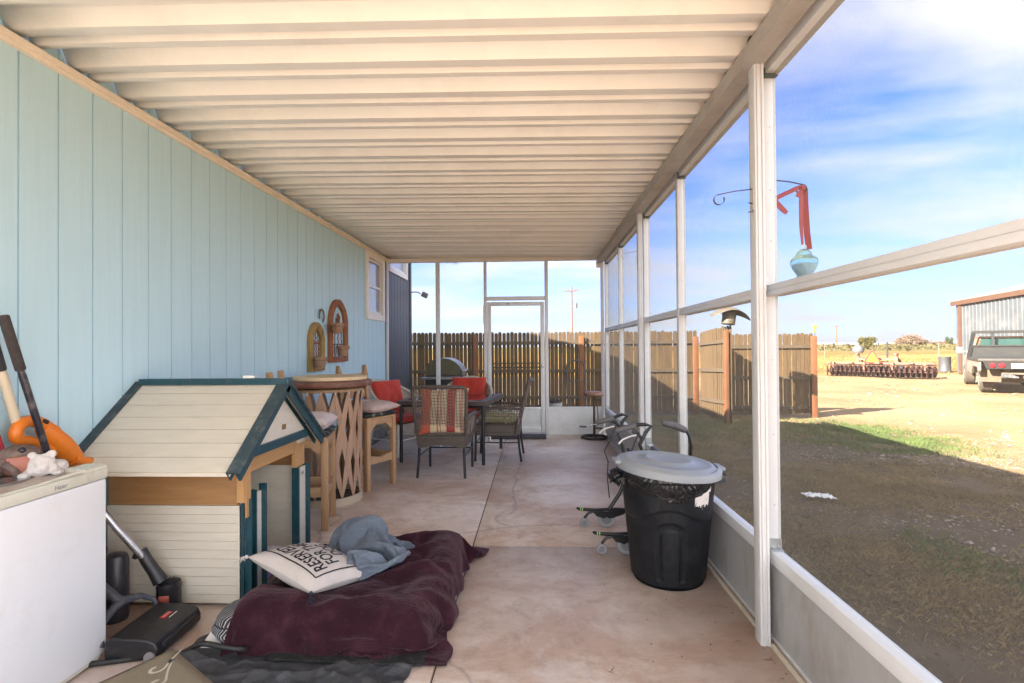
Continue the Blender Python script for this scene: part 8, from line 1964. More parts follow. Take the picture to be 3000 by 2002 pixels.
[-442,1394,7,4,40,9,-2,40,-6,6,25,-2,9,18,-1,2,30,6,15,-12,28,12,-23,-12,11,-11,12,4,17,13,2,27,5,-2,16,27,1,23,15,7,6,17,2,21,5,-2,28,5,-4,30,-5,0,23,11,3,17,-7,-2,24,-4,-2,27,11,0,30,-1,1,18,-12,2,20,0,0,29,1,1,21,24,-4,25,-4,9,14,7,8,5,-21,-7,24,-6,-4,23,5,1,21,-5,0,17,7,0,21,5,-1,25,4,-3,26,-4,0,23,4,3,16,8,2,22,-9,-4,30,-2,-3,27,-1,1,20,1,1,24,1,-4,31,-8,-3,19,-15,-3,14,-13,-5,13,-24,-4,13,-23,-1,10,-17,2,3,-21,0,22,-8,2,24,1,3,15,14,-1,11,-15],
[-424,1385,7,2,38,0,1,43,0,3,27,9,6,18,1,3,25,-10,12,14,26,15,-25,1,12,-18,-2,-1,18,8,8,10,22,1,22,20,-1,27,9,6,8,19,-2,19,-1,-2,26,4,3,29,10,-4,27,0,5,17,10,0,18,-11,-7,28,-1,5,28,11,0,22,-10,2,19,-1,0,27,-3,2,24,21,-9,24,-9,10,13,10,5,20,-2,0,11,-20,-4,25,2,0,20,9,0,18,2,0,20,3,0,23,0,-3,26,0,-1,24,0,1,20,3,3,20,7,-3,28,-5,-2,28,-5,0,20,-3,0,23,0,-2,31,-5,-3,23,-14,-3,13,-14,-7,4,-25,-6,11,-24,-3,9,-19,5,17,-7,2,16,-16,2,23,0,3,16,12,0,15,-12],
[-406,1378,7,2,36,0,1,43,0,2,31,4,4,19,-3,6,24,-1,2,29,11,17,-24,4,15,-17,3,4,7,16,-1,20,9,10,10,24,0,24,15,-7,21,6,9,13,9,-5,23,-3,-4,28,4,6,23,16,5,20,7,2,19,-3,-9,21,-13,0,31,5,6,26,8,2,18,-5,1,23,-6,1,25,16,-12,25,-11,6,19,7,12,12,10,1,17,-15,-5,23,4,-1,22,-5,1,19,7,1,19,3,-1,22,1,-2,25,1,-1,24,2,0,21,1,-3,19,-5,-1,27,-3,0,29,-2,0,21,-1,0,22,-2,0,31,-1,-3,26,-12,-2,13,-13,-7,0,-24,-7,8,-26,-4,9,-20,4,16,-9,4,18,-10,2,23,0,3,19,9,0,17,-9],
[-388,1375,7,2,32,0,2,42,0,1,34,0,4,20,0,3,20,7,0,28,-7,13,0,25,14,-16,-10,13,-5,13,-3,20,5,9,9,21,-2,24,14,-8,21,4,8,13,11,3,21,5,-8,26,-3,-5,26,10,14,16,12,5,18,2,-7,19,-13,-2,30,2,7,26,12,-1,20,-9,4,17,8,0,28,2,-10,27,-10,2,23,5,12,9,11,6,21,1,-6,21,-9,0,23,4,0,21,1,0,19,0,-1,20,0,-3,24,0,-2,25,1,-2,21,-1,0,19,-2,-1,26,-2,0,29,-2,0,22,-2,0,20,-3,-2,31,-1,2,29,-2,-2,13,-14,-6,0,-24,-8,8,-26,-6,2,-22,5,17,-6,5,19,-6,3,22,-2,0,21,0,2,21,0],
[-369,1372,7,1,30,0,2,40,0,1,35,0,3,23,0,4,19,4,0,26,-4,1,23,15,19,-16,-1,15,-13,4,0,2,19,8,21,5,-5,24,10,-11,21,4,1,18,10,10,15,6,1,24,6,-14,24,0,8,22,11,15,12,7,-1,20,-4,-9,26,-9,1,30,8,11,20,8,-8,16,-7,8,23,6,-7,28,-7,0,26,2,9,14,11,-7,18,-5,11,21,1,-2,23,1,0,22,1,-1,19,-1,0,19,0,-2,24,1,-4,24,-1,-2,22,0,-1,19,-2,0,24,-2,1,29,-1,-3,23,-4,-1,20,-4,-1,29,-1,-8,30,-5,14,15,-1,-6,1,-22,-11,-2,-27,-3,7,-23,6,18,1,4,19,0,2,22,-2,2,21,-3,3,21,-5],
[-351,1371,7,1,27,0,2,38,0,1,36,0,3,25,5,4,18,-5,-2,22,8,-2,26,-8,14,6,19,17,-14,-3,2,0,19,-13,12,-8,9,21,6,-2,24,9,-10,18,7,11,14,6,7,19,7,-13,23,-1,0,26,9,18,11,8,8,16,4,-8,23,-10,-7,30,1,12,23,10,-6,18,-6,10,18,8,-1,28,4,-1,28,1,2,21,-1,-13,12,-7,2,22,0,1,24,1,6,22,1,4,19,1,0,19,0,-1,23,1,-1,25,3,-1,23,1,-3,18,-4,2,23,1,-3,29,-5,-7,23,-7,-1,18,-4,1,29,-1,-8,31,-4,18,6,11,-8,-1,-21,-8,1,-28,0,12,-24,4,19,-4,4,19,0,4,21,0,3,22,0,3,22,0],
[-333,1372,7,2,23,0,1,36,0,1,36,0,3,27,2,1,17,9,-2,18,-11,2,25,0,2,26,5,20,-9,10,4,-3,19,-12,12,-8,-17,13,-7,13,22,4,-10,20,8,13,14,6,9,16,7,-2,24,7,-14,24,0,20,11,10,12,14,5,2,22,0,-15,24,-8,-1,29,5,12,18,6,2,19,-1,-10,25,2,-4,28,2,11,20,0,-4,18,-2,-6,20,-5,0,23,0,9,22,3,2,21,0,0,19,-1,-4,21,0,-1,26,3,-4,24,2,10,17,1,3,22,2,-11,26,-10,-10,24,-8,2,18,-3,-7,27,-2,4,33,-2,17,-2,16,0,13,-16,-9,-9,-26,1,15,-23,5,20,-1,5,18,0,3,21,0,3,22,3,3,22,-3],
[-314,1373,7,1,21,0,1,33,0,2,34,0,-1,27,10,0,18,-10,2,19,0,2,24,0,2,26,0,5,14,17,13,-7,16,-14,13,-2,-10,1,-18,-9,21,-9,-4,23,9,5,18,10,11,15,5,14,17,7,-19,20,-3,18,17,11,16,10,7,5,20,1,-12,24,-7,-9,29,1,10,21,5,-7,18,0,-5,23,1,-4,27,2,11,21,0,3,20,0,-2,19,-3,-4,23,-2,10,22,4,-4,22,-2,2,19,-1,-3,21,0,-6,26,2,-4,26,3,13,16,1,7,20,3,-23,20,-8,1,28,-10,-10,16,-3,-1,26,-3,12,32,0,18,-3,18,8,17,-6,-9,-11,-24,1,17,-22,6,21,0,4,18,0,4,20,0,3,22,4,3,22,-4],
[-295,1375,7,0,20,0,1,29,0,2,32,1,0,28,7,-1,20,-8,2,19,0,2,22,0,2,24,0,2,25,6,11,0,20,-16,12,-2,-3,-6,-18,-9,20,-5,-9,23,-1,-7,21,6,16,11,5,14,15,6,-19,18,-3,18,18,11,17,11,8,4,19,1,-2,25,0,-16,24,-6,1,26,4,-5,18,0,1,22,2,-10,24,0,4,25,2,9,18,-1,-2,18,-3,5,22,1,6,25,2,-5,23,-3,-4,19,-2,-7,19,2,1,28,1,-6,28,3,15,15,1,12,17,4,-27,14,-8,-13,29,-5,-4,19,-9,6,23,-3,18,29,3,21,3,19,13,12,7,-8,-9,-24,2,19,-21,5,22,4,5,18,-4,3,19,4,3,22,-4,4,22,0],
[-276,1377,7,-1,19,0,1,26,0,1,30,5,0,28,-5,1,22,0,1,19,0,3,20,0,1,24,0,1,25,0,5,15,17,-15,13,-1,-2,-8,-17,-8,15,14,-5,22,-11,-8,22,-2,-9,18,0,3,1,19,10,14,-19,15,22,8,18,12,8,1,19,0,1,24,1,-12,26,-3,-7,26,0,-2,20,1,0,20,2,-13,22,-1,-1,25,1,14,17,0,5,18,0,6,21,2,-8,25,-2,-6,24,-2,-4,20,-2,-3,20,0,-5,28,2,0,31,3,18,14,1,13,15,4,-20,26,1,-29,11,-13,6,20,-9,11,19,0,17,30,3,23,7,19,14,6,12,-13,19,-10,13,-4,-26,4,24,0,5,18,4,3,19,-4,4,21,0,4,23,0],
[-257,1379,7,-1,18,0,1,24,0,0,28,0,0,28,0,1,23,0,2,19,0,2,19,0,2,23,0,1,25,0,-6,24,1,-20,-6,4,12,13,-5,-14,15,0,-2,20,14,-14,20,2,1,11,-17,-16,11,2,24,-5,-1,14,23,0,-1,25,0,2,19,0,5,21,0,2,29,0,-8,26,0,-4,20,0,-12,16,0,-2,25,0,-9,24,0,12,19,0,1,19,0,15,16,1,-5,26,-1,-1,27,0,-3,21,0,-3,19,0,-7,28,0,-10,31,0,19,16,1,14,13,3,-9,30,7,-33,-4,-11,12,21,0,11,17,0,15,30,0,18,26,9,14,7,13,-6,20,10,13,-16,-21,7,21,-11,4,19,0,4,19,0,4,21,0,3,22,0]]
THROW_ROWS = [
[-669,1774,124,17,6,-9,11,10,-1,16,4,-2,3,14,-6,1,13,-3,-15,11,2,-2,16,3,2,15,-1,-7,12,-1,-12,8,-11,-9,14,-3,-18,8,-2,-17,7,6,-16,9,2,-16,11,-2,-14,12,-6,-12,14,-5,-10,17,-3,-8,18,0,-9,17,3,-6,18,-1,-4,18,0,1,18,-2,-14,6,5,-14,-3,8,-9,12,4,-10,10,7,-2,12,8,2,15,2,4,12,-8,5,10,-10,3,10,-10,0,13,-6,-3,15,0,-4,14,1,-5,12,8,-1,14,-5],
[-661,1762,121,0,21,1,22,2,3,13,11,-1,6,13,-6,7,13,-9,-12,11,-9,-10,10,-3,0,16,3,0,15,3,-12,10,0,-13,10,0,-10,13,-8,-14,9,-3,-19,9,6,-12,14,0,-12,14,-1,-11,15,0,-11,15,4,-4,20,-3,-6,20,4,-7,18,4,-6,18,4,-10,13,8,-14,9,7,-13,-6,9,-14,6,5,9,12,-2,7,12,-5,3,13,-6,3,12,-8,2,12,-8,1,11,-10,-1,13,-9,-3,13,-5,-6,14,5,-7,13,-1,-3,13,6],
[-664,1766,134,13,11,-2,-1,18,-9,13,8,-4,5,8,-10,9,9,2,-1,16,-1,3,10,-16,-7,9,-7,-7,14,5,-1,20,4,-9,12,9,-14,8,0,-18,3,1,-17,7,3,-15,14,1,-10,18,0,-8,17,3,-8,19,4,-12,17,4,-9,19,6,-2,20,7,-4,19,7,-16,5,11,-12,12,9,-11,11,8,-11,12,2,-5,13,-4,0,12,-8,0,11,-9,0,10,-10,1,10,-10,3,10,-10,11,10,-5,11,10,-6,7,9,-9,-5,9,-10,-12,2,-7],
[-656,1766,142,-1,19,-1,2,16,-7,7,10,-13,14,3,0,1,15,-1,1,15,-2,5,7,-11,8,8,-17,-7,11,-6,-18,11,1,-6,16,8,-6,16,2,-15,8,7,-15,5,8,-12,8,7,-19,10,6,-12,17,3,-11,18,2,-11,20,6,-9,20,8,-4,21,9,4,21,10,-8,20,7,-9,18,5,-10,14,7,-11,8,11,6,8,-12,-3,14,-4,-4,12,-6,-4,10,-10,6,5,-13,6,-3,-13,4,-8,-14,2,6,-14,2,10,-12,1,12,-11,0,15,1],
[-651,1770,151,9,9,-11,-1,13,-7,-1,18,-1,7,12,-4,17,2,-8,-1,17,2,5,6,-20,-8,15,-1,4,14,-8,-10,9,-7,-13,11,-4,-14,8,1,-11,13,5,-14,9,5,-13,12,9,-10,12,15,-8,14,7,-12,16,7,-11,15,9,-15,16,12,-13,19,10,-5,23,9,-5,24,10,0,22,10,-6,19,10,-1,19,0,-1,13,-8,11,3,-10,-2,10,-8,-10,13,-2,6,-8,-12,5,-2,-13,2,3,-16,4,0,-15,2,4,-16,1,10,-12,0,14,-6],
[-644,1775,153,-4,15,-5,14,1,-9,0,13,-10,8,13,-1,7,11,-3,5,11,-13,-4,14,0,6,9,-13,-12,13,5,-1,15,-8,-8,11,-7,-12,9,-7,-11,12,-1,-12,10,10,-10,3,15,-13,13,5,-16,11,-4,-11,17,8,-9,17,11,-14,18,10,-8,18,18,-9,16,21,-7,24,13,2,27,9,-3,24,1,1,22,7,-6,18,0,3,12,-10,12,1,-9,-7,13,-5,0,0,-15,9,-11,-7,-1,6,-16,3,-1,-16,5,-3,-15,2,6,-14,1,11,-12],
[-641,1781,163,5,6,-12,-7,14,-10,17,2,-4,9,7,-9,8,11,-7,1,16,-3,2,15,-11,-15,13,5,6,14,-11,-13,12,7,-7,13,-7,2,10,-12,-13,8,5,-5,15,-1,-9,-6,12,-15,11,-6,-15,15,-1,-17,13,1,-11,19,8,-9,18,14,-7,17,20,-9,18,23,-8,18,24,-3,30,-2,-5,28,2,-5,26,2,8,15,13,-2,17,3,2,11,-10,11,3,-9,-5,7,-13,9,-10,-6,-1,4,-15,4,-2,-15,6,-5,-15,3,2,-15,2,8,-13],
[-654,1785,159,12,10,-2,10,5,-9,-3,14,-10,18,4,-3,13,6,-4,6,10,-16,-13,19,3,4,13,-11,-14,14,8,6,14,-13,-11,13,7,-9,13,-6,0,12,-12,-7,5,13,-14,10,5,-11,-12,7,-7,17,-9,-12,15,-4,-14,18,-4,-14,19,6,-6,16,23,-7,16,25,-8,19,24,-9,23,20,-4,31,0,-2,29,-2,2,24,-4,4,12,13,0,17,2,0,11,-10,5,5,-13,10,-10,-7,1,3,-15,5,-7,-13,4,0,-15,5,-2,-15,2,6,-14],
[-659,1795,163,5,7,-12,11,10,-4,17,0,-2,-2,15,-9,17,5,-4,13,8,-7,-1,15,-11,-14,13,6,7,16,-13,-13,14,9,1,18,-7,-5,4,-13,-5,13,8,-5,16,-6,-7,-3,16,-14,-6,11,-19,1,0,-14,16,-9,-13,16,-4,2,25,-2,-13,25,2,-6,14,25,-2,14,28,-8,21,24,-8,26,17,-3,30,-1,2,25,-9,3,21,-3,3,13,11,2,14,-5,0,13,-7,4,-3,-16,10,-8,-7,-1,2,-15,7,-3,-13,6,-5,-13,3,4,-15],
[-648,1792,168,-1,14,-7,17,2,-7,-3,14,-10,16,1,0,-3,16,-11,11,5,-5,3,18,-4,7,12,-12,-9,12,9,2,16,-2,1,8,-19,-7,16,-1,-6,16,-5,-8,3,18,-10,15,-1,-15,-4,11,-13,-7,12,-4,9,-17,-16,15,2,-17,18,4,5,25,-3,-8,27,3,-3,12,28,-1,12,28,-7,24,19,-6,25,16,1,27,-6,-1,23,0,4,13,-14,1,16,-5,4,13,6,1,10,-10,5,0,-14,5,-4,-12,8,-11,-9,3,4,-14,6,-4,-14],
[-643,1798,177,7,5,-12,-4,13,-9,16,3,-3,-4,15,-10,18,0,-2,-3,19,-6,19,1,-12,-12,20,1,4,17,-1,1,7,-16,-6,18,8,1,14,-7,-11,6,1,-5,19,-7,-6,5,17,-11,-10,7,-17,6,13,-11,9,-14,-20,-2,5,-10,23,4,0,25,-1,4,26,-4,-4,23,12,-2,12,26,-1,12,27,-4,24,13,-3,24,12,0,24,-2,1,19,-7,2,16,-7,3,7,-14,4,13,0,3,7,-10,5,0,-14,3,-2,-14,7,-11,-7,6,2,-14],
[-654,1803,172,13,10,-1,10,6,-7,-3,12,-12,18,-1,0,-4,15,-8,19,-2,-9,1,23,-3,7,3,-14,-1,19,-7,-5,18,9,3,14,-7,-4,2,-19,-7,17,5,-3,14,3,-8,-1,18,-12,2,15,-18,11,-4,-18,11,2,-16,-14,9,-7,23,3,3,23,-6,3,24,-4,-1,25,8,-2,19,16,-1,11,24,0,13,22,-1,22,12,1,22,5,0,21,-3,2,16,-8,1,13,-10,3,7,-12,4,11,-6,-2,-6,-11,6,1,-13,7,7,-10,6,-8,-11],
[-652,1814,179,-2,5,-16,11,8,-8,20,0,8,-4,13,-10,20,0,-3,13,9,-8,7,13,-12,-7,20,-2,5,15,-3,0,14,-7,-7,0,-15,1,18,1,-1,12,-5,-12,4,16,-4,19,-3,-9,0,19,-17,10,-1,-19,5,12,-14,-15,12,-7,23,1,-3,24,-2,9,19,-8,2,23,4,-1,20,11,-1,16,16,1,7,21,1,17,15,3,19,7,2,20,1,1,17,-4,1,15,-6,1,12,-8,2,2,-13,2,4,-12,0,11,-7,7,-6,-11,-4,11,-7],
[-658,1825,177,12,3,-4,1,11,-11,14,-2,4,15,2,-5,11,13,-6,0,6,-14,10,14,-5,12,3,-17,-1,12,-6,4,20,4,-7,-1,-14,1,14,10,-11,16,2,-1,18,-8,-8,3,18,-11,18,-2,-14,9,15,-13,-16,9,-15,0,18,-5,23,-1,-1,17,-15,7,22,4,-10,15,10,6,20,6,-1,14,14,6,19,5,2,9,16,4,16,6,4,16,3,2,16,-2,3,15,-3,3,13,-5,3,12,-6,-1,10,-8,1,10,-8,0,7,-11,-1,6,-13],
[-664,1839,176,13,3,-5,14,7,-2,5,1,-13,14,7,4,4,6,-14,20,-3,4,12,7,-10,6,9,-13,-1,22,-4,-2,-2,-18,2,11,-9,-8,16,-1,-1,16,11,-7,10,14,-6,18,-4,-7,16,12,-12,-7,17,-15,-15,11,-11,13,16,-2,22,-9,-1,18,-13,-5,12,18,1,20,-5,0,12,16,1,19,-3,3,10,14,5,14,7,3,14,0,6,14,5,3,13,-4,4,13,-2,-2,10,-9,1,10,-7,1,11,-8,5,10,-5,2,9,-9,0,8,-11],
[-666,1852,185,10,5,-10,10,5,-11,16,-2,2,7,10,-10,17,-5,2,1,9,-14,16,4,-3,4,9,-12,13,-1,-14,3,10,-9,-7,20,2,1,10,-9,-4,7,18,-3,19,-5,-5,18,6,-6,7,19,-15,-14,11,-12,-2,20,-8,21,7,-2,12,-20,0,22,1,-4,14,15,-1,18,-8,-3,15,8,-2,9,15,4,14,-6,0,15,2,10,7,8,5,13,-1,-5,9,-9,11,10,2,2,9,-8,3,10,-7,4,11,-6,-1,8,-10,-3,7,-10,-6,6,-10],
[-656,1853,196,7,11,-8,11,4,-10,9,8,-10,14,-8,1,6,10,-11,14,-5,-5,1,19,-10,12,-4,-5,15,1,-12,-2,21,-9,4,0,-16,-3,15,11,-6,15,-8,5,16,10,-4,16,12,-10,-6,18,-13,-11,16,-11,12,18,-4,23,-4,-1,8,-22,-3,18,11,-8,18,-5,-1,10,16,1,18,1,-3,6,14,1,16,-1,0,9,-11,2,14,-3,13,7,5,-8,7,-11,10,10,-4,-10,4,-7,1,10,-10,15,1,3,-8,9,-10,-4,7,-10,1,7,-10],
[-650,1846,188,11,9,6,8,14,-3,9,7,-11,10,5,-9,13,-7,-4,0,12,-11,13,8,-5,10,7,-10,6,4,-11,10,-9,-16,2,21,-4,-5,9,-13,3,15,12,-3,8,19,3,20,8,-14,-15,14,-10,10,18,-10,12,17,-6,6,-21,3,21,-7,-11,15,-10,0,13,15,-1,15,7,-9,5,16,6,15,2,-7,10,-9,7,12,3,3,14,-5,-3,6,-12,11,12,-1,-9,0,-13,8,13,-4,-10,-4,-10,5,11,-8,13,5,3,0,9,-9,-10,-3,-10],
[-644,1841,181,6,14,-1,15,3,9,10,14,1,5,14,-7,9,3,-15,12,-12,-8,7,3,-13,10,8,-9,11,6,-7,8,6,-11,-1,4,-17,0,20,-4,1,10,18,2,21,5,-3,6,23,-12,-1,17,-13,-3,20,-2,23,-4,-7,9,-20,-7,10,-17,0,19,7,0,13,14,-8,6,14,-3,12,11,-5,10,-12,2,14,2,-6,12,-10,12,9,5,2,13,-4,-4,2,-15,8,13,-3,-7,-3,-13,7,12,-4,-8,-3,-13,5,12,-4,14,1,4,-3,11,-8],
[-636,1833,187,6,14,0,8,9,-10,10,10,1,11,11,1,11,14,-3,6,0,-14,10,-12,-9,7,10,-5,7,12,-9,0,13,-15,13,-1,-12,9,12,-12,0,19,11,-9,-3,22,0,7,19,-15,-4,18,0,20,12,-4,16,-14,-10,3,-19,-2,18,-10,-3,13,14,-6,7,16,-2,12,12,-2,14,5,-5,14,-4,-7,5,-17,3,15,4,-3,13,-12,14,6,8,-1,13,-7,-3,-4,-15,6,12,-8,-10,-3,-9,10,10,-5,-9,0,-13,6,12,-2,12,4,0],
[-634,1829,176,7,13,0,17,4,4,9,12,4,8,11,3,6,7,-12,11,3,-9,10,8,-8,-7,16,-5,9,10,-10,13,-4,-13,6,12,-8,17,3,-14,-9,9,15,1,13,19,-10,-13,16,-2,13,18,-1,23,2,-6,10,-18,-9,3,-18,-1,19,1,-6,6,16,-4,9,15,-1,17,6,-6,14,-2,-13,7,-9,3,17,5,-6,4,-18,7,13,-1,5,15,-4,8,12,9,-3,0,-14,-3,-9,-11,-5,3,-12,0,7,-11,9,13,-3,-8,0,-12,4,13,-3],
[-626,1820,175,7,14,-1,4,15,-5,12,12,1,14,2,5,12,9,7,4,14,-5,7,11,-11,7,-1,-14,6,10,-2,13,8,-11,1,-4,-19,10,13,5,6,18,2,-9,-9,17,-3,0,21,-4,22,-1,3,18,9,-11,-1,-19,-6,10,-16,0,18,7,-8,2,18,-2,15,7,-3,16,2,-7,14,-3,-8,15,2,-10,3,-10,5,17,5,5,0,-16,3,15,-6,6,8,13,3,12,-9,-6,1,-13,-3,1,-11,0,-10,-10,2,5,-12,0,9,-9,2,12,-8],
[-621,1812,168,9,14,0,7,14,0,8,12,-4,9,12,-3,13,2,9,11,8,0,9,12,-5,7,12,-6,-2,-3,-21,10,5,-12,14,11,1,10,10,-12,-5,5,17,0,-1,20,-4,17,8,-9,7,18,6,16,-11,-10,0,-19,-3,19,-10,-6,7,16,-2,13,10,-8,16,-4,-14,7,3,-11,10,0,-4,15,-2,4,14,-7,5,8,13,4,16,-6,5,0,-16,6,14,5,-7,1,-13,7,14,-1,-6,-8,-12,6,2,-11,-6,13,-1,9,-1,-12,-10,10,2],
[-617,1803,159,8,15,-1,9,13,-1,9,11,-2,9,12,-4,13,2,6,3,13,-4,8,10,-5,14,7,-3,10,10,-6,3,-7,-18,14,13,-6,5,14,13,5,17,8,-6,4,19,-10,-5,16,2,19,8,-1,5,-20,-4,8,-14,-9,15,6,0,14,5,-5,18,1,-17,0,-7,-14,9,3,-7,14,-1,-5,16,-2,11,7,12,2,17,-5,7,10,9,7,10,-10,-1,2,-16,3,13,1,-5,-5,-12,8,11,-7,-6,12,1,9,-2,-13,-5,14,1,1,2,-13],
[-607,1794,160,7,14,1,8,14,-3,8,10,-9,8,11,-7,11,11,0,11,5,5,8,11,-8,14,6,6,3,4,-15,10,15,7,11,10,-7,13,13,-2,-2,8,16,-12,-4,14,-4,9,18,1,16,-4,1,19,-7,-11,10,-8,-6,1,-20,-3,19,6,-10,11,2,-8,14,4,-16,-1,-6,1,13,9,-6,12,5,-3,17,-9,13,2,13,7,13,-1,-4,5,-14,11,12,3,1,5,-12,1,5,-11,6,13,7,-4,13,-2,1,9,-11,7,0,-13,-3,13,-2],
[-606,1794,145,14,8,6,11,10,6,6,13,-1,8,14,-3,10,3,-13,12,10,-4,8,10,11,10,3,-13,11,12,7,11,11,-1,12,10,-8,6,14,9,-14,1,13,3,16,5,-1,6,18,-5,7,-15,-8,12,-11,-2,18,-1,-6,13,-3,-9,3,-17,-14,11,4,-9,12,2,-4,17,2,-16,4,1,-1,14,4,12,7,11,1,18,-6,14,-2,7,4,12,-6,-4,7,-13,14,7,0,3,13,-5,-5,8,-11,4,12,-2,7,10,7,2,10,-10,0,-3,-15],
[-614,1807,145,15,9,2,14,1,-3,14,2,0,11,7,9,10,12,1,11,10,-4,16,5,-9,2,16,10,18,0,-5,13,11,-5,11,13,-2,-7,7,12,-3,10,13,-6,12,9,3,20,-7,-7,12,4,-2,7,-14,-3,7,-14,-13,8,-7,-3,20,3,-10,10,-2,-12,11,-4,-14,1,-5,-9,15,1,4,8,13,-7,15,-2,17,-1,10,11,12,-6,-5,10,-6,13,6,-4,-9,9,-9,6,12,-7,13,4,-6,4,10,7,7,12,3,6,13,-4,0,0,-15],
[-607,1801,133,6,13,1,10,12,1,13,4,3,17,0,2,16,0,4,13,6,8,9,13,3,12,13,3,8,16,2,15,8,-5,17,5,-2,0,19,-3,-6,8,16,-8,9,-5,5,13,9,-7,14,-2,-5,14,-5,-10,11,-9,-6,8,-12,-8,0,-17,-4,16,2,-15,4,-5,-10,15,-3,-6,10,9,-10,13,-1,6,6,12,-5,15,-3,12,0,-6,13,5,-3,-1,13,-9,11,8,2,-9,4,-14,-2,15,-1,9,11,1,13,7,0,15,2,3,9,12,-3],
[-609,1805,115,14,3,4,9,3,10,9,11,-3,12,11,1,18,1,5,16,5,7,17,3,8,13,11,11,6,16,9,9,18,2,9,13,-6,15,8,-3,-1,18,4,-13,0,-11,-3,13,2,1,15,2,-13,3,-7,-1,16,-5,-4,12,-6,-9,11,-8,-9,1,-14,-9,14,-1,-9,13,3,-5,12,9,-11,3,9,-1,13,-11,-13,10,-1,5,14,-2,12,-3,-7,15,0,-7,9,11,1,4,14,0,-7,5,-12,-3,13,-4,14,-1,6,11,11,-4,14,4,3],
[-608,1787,118,14,2,1,13,6,3,10,12,-1,8,11,10,14,9,-8,16,7,5,16,11,7,15,11,9,15,12,10,12,12,12,9,16,5,3,17,3,10,4,-15,-7,10,-10,-10,9,-5,0,15,2,-12,8,-5,-14,2,-3,3,14,-7,-6,12,-8,-2,14,-8,-9,12,5,-13,5,9,-3,14,6,-9,12,5,-3,13,-8,-9,4,-14,-10,5,-10,4,13,-8,12,2,-6,14,1,-4,14,3,5,7,13,-3,-9,9,-8,3,16,0,12,-11,2,2,16,0]]
def unpack(rows):
    P = []
    for r in rows:
        x = y = z = 0; line = []
        for k in range(0, len(r), 3):
            x += r[k]; y += r[k + 1]; z += r[k + 2]; line.append((x * 0.0015, y * 0.0015, z * 0.0015))
        P.append(line)
    return len(P), len(P[0]), P
def fleece(name, base, sheen_c, patch):
    m, nt, b = newmat(name)
    v = coords(nt)
    f = tex(nt, v, 6.5, 7, 0.6, 0.8)
    col = ramp(nt, f, [(0.34, sc(base, 0.8)), (0.52, base), (0.70, patch)])
    g = tex(nt, v, 90, 3, 0.7)
    col = mixc(nt, 0.5, col, ramp(nt, g, [(0.3, (0.6,) * 3), (0.7, (1.0,) * 3)]), 'MULTIPLY')
    lint = nt.nodes.new('ShaderNodeTexVoronoi'); lint.inputs['Scale'].default_value = 46; nt.links.new(v, lint.inputs['Vector'])
    col = mixc(nt, ramp(nt, lint.outputs['Distance'], [(0.03, (0.7,) * 3), (0.055, (0, 0, 0))]), col, (0.35, 0.28, 0.27))
    nt.links.new(col, b.inputs['Base Color'])
    b.inputs['Roughness'].default_value = 0.95; b.inputs['Specular IOR Level'].default_value = 0.1
    b.inputs['Sheen Weight'].default_value = 0.28; b.inputs['Sheen Roughness'].default_value = 0.35; b.inputs['Sheen Tint'].default_value = sheen_c + (1,)
    h = mth(nt, 'ADD', mth(nt, 'MULTIPLY', tex(nt, v, 260, 3, 0.7), 0.3), tex(nt, coords(nt, (1, 2.2, 1), (0, 0, 0.7)), 17, 5, 0.6, 1.5))
    bumpn(nt, b, h, 0.7, 0.014)
    return m
# ---- bed under the blanket
bed = thing('pet_bed', 'bolstered pet bed hidden beneath the plum blanket', 'pet bed', (-0.95, 2.86, 0))
BEDM = M('bed_dark', (0.035, 0.03, 0.035), 0.95, 0.2, 20)
mb = MB(); mb.box((-0.95, 2.87, 0.045), (0.86, 0.92, 0.07), None, 0, 0.03); mb.build('base', BEDM, bed, True)
mb = MB(); mb.tube([(-1.34, 3.20, .07), (-1.36, 2.8, .08), (-1.36, 2.50, .085), (-1.30, 2.45, .088), (-1.15, 2.45, .088), (-.70, 2.45, .084), (-.61, 2.50, .084), (-.55, 2.9, .088), (-.55, 3.30, .086), (-.62, 3.36, .08), (-1.18, 3.37, .06)], 0.072, 14); mb.build('bolster', BEDM, bed, True)
nu, nv, P = unpack(BLANKET_ROWS)
def settle(p):
    x, y, z = p
    if x < -1.33: x = -1.33 + (x + 1.33) * 0.45
    if y < 2.32: y = 2.32 + (y - 2.32) * 0.22
    return (x, y, z + 0.002)
mb = MB(); mb.add([settle(P[a][k]) for a in range(nu) for k in range(nv)], [(a * nv + k, (a + 1) * nv + k, (a + 1) * nv + k + 1, a * nv + k + 1) for a in range(nu - 1) for k in range(nv - 1)])
o = mb.build('blanket', fleece('plum_fleece', (0.036, 0.0115, 0.0185), (0.7, 0.5, 0.55), (0.066, 0.024, 0.036)), ang=180, origin=(-0.95, 2.85, 0.2), sub=2)
sm = o.modifiers.new('solid', 'SOLIDIFY'); sm.thickness = 0.005; sm.offset = 1
tag(o, 'rumpled plum purple fleece blanket covering the pet bed on the floor', 'blanket')
nu, nv, P = unpack(THROW_ROWS)
mb = MB(); mb.add([(p[0], p[1], p[2] + 0.012) for r_ in P for p in r_], [(a * nv + k, (a + 1) * nv + k, (a + 1) * nv + k + 1, a * nv + k + 1) for a in range(nu - 1) for k in range(nv - 1)])
o = mb.build('throw', fleece('blue_fleece', (0.155, 0.185, 0.235), (0.7, 0.8, 0.9), (0.20, 0.235, 0.29)), ang=180, origin=(-1.0, 3.05, 0.2), sub=2)
sm = o.modifiers.new('solid', 'SOLIDIFY'); sm.thickness = 0.008; sm.offset = 1
tag(o, 'crumpled grey-blue fleece throw heaped on the plum blanket', 'throw')
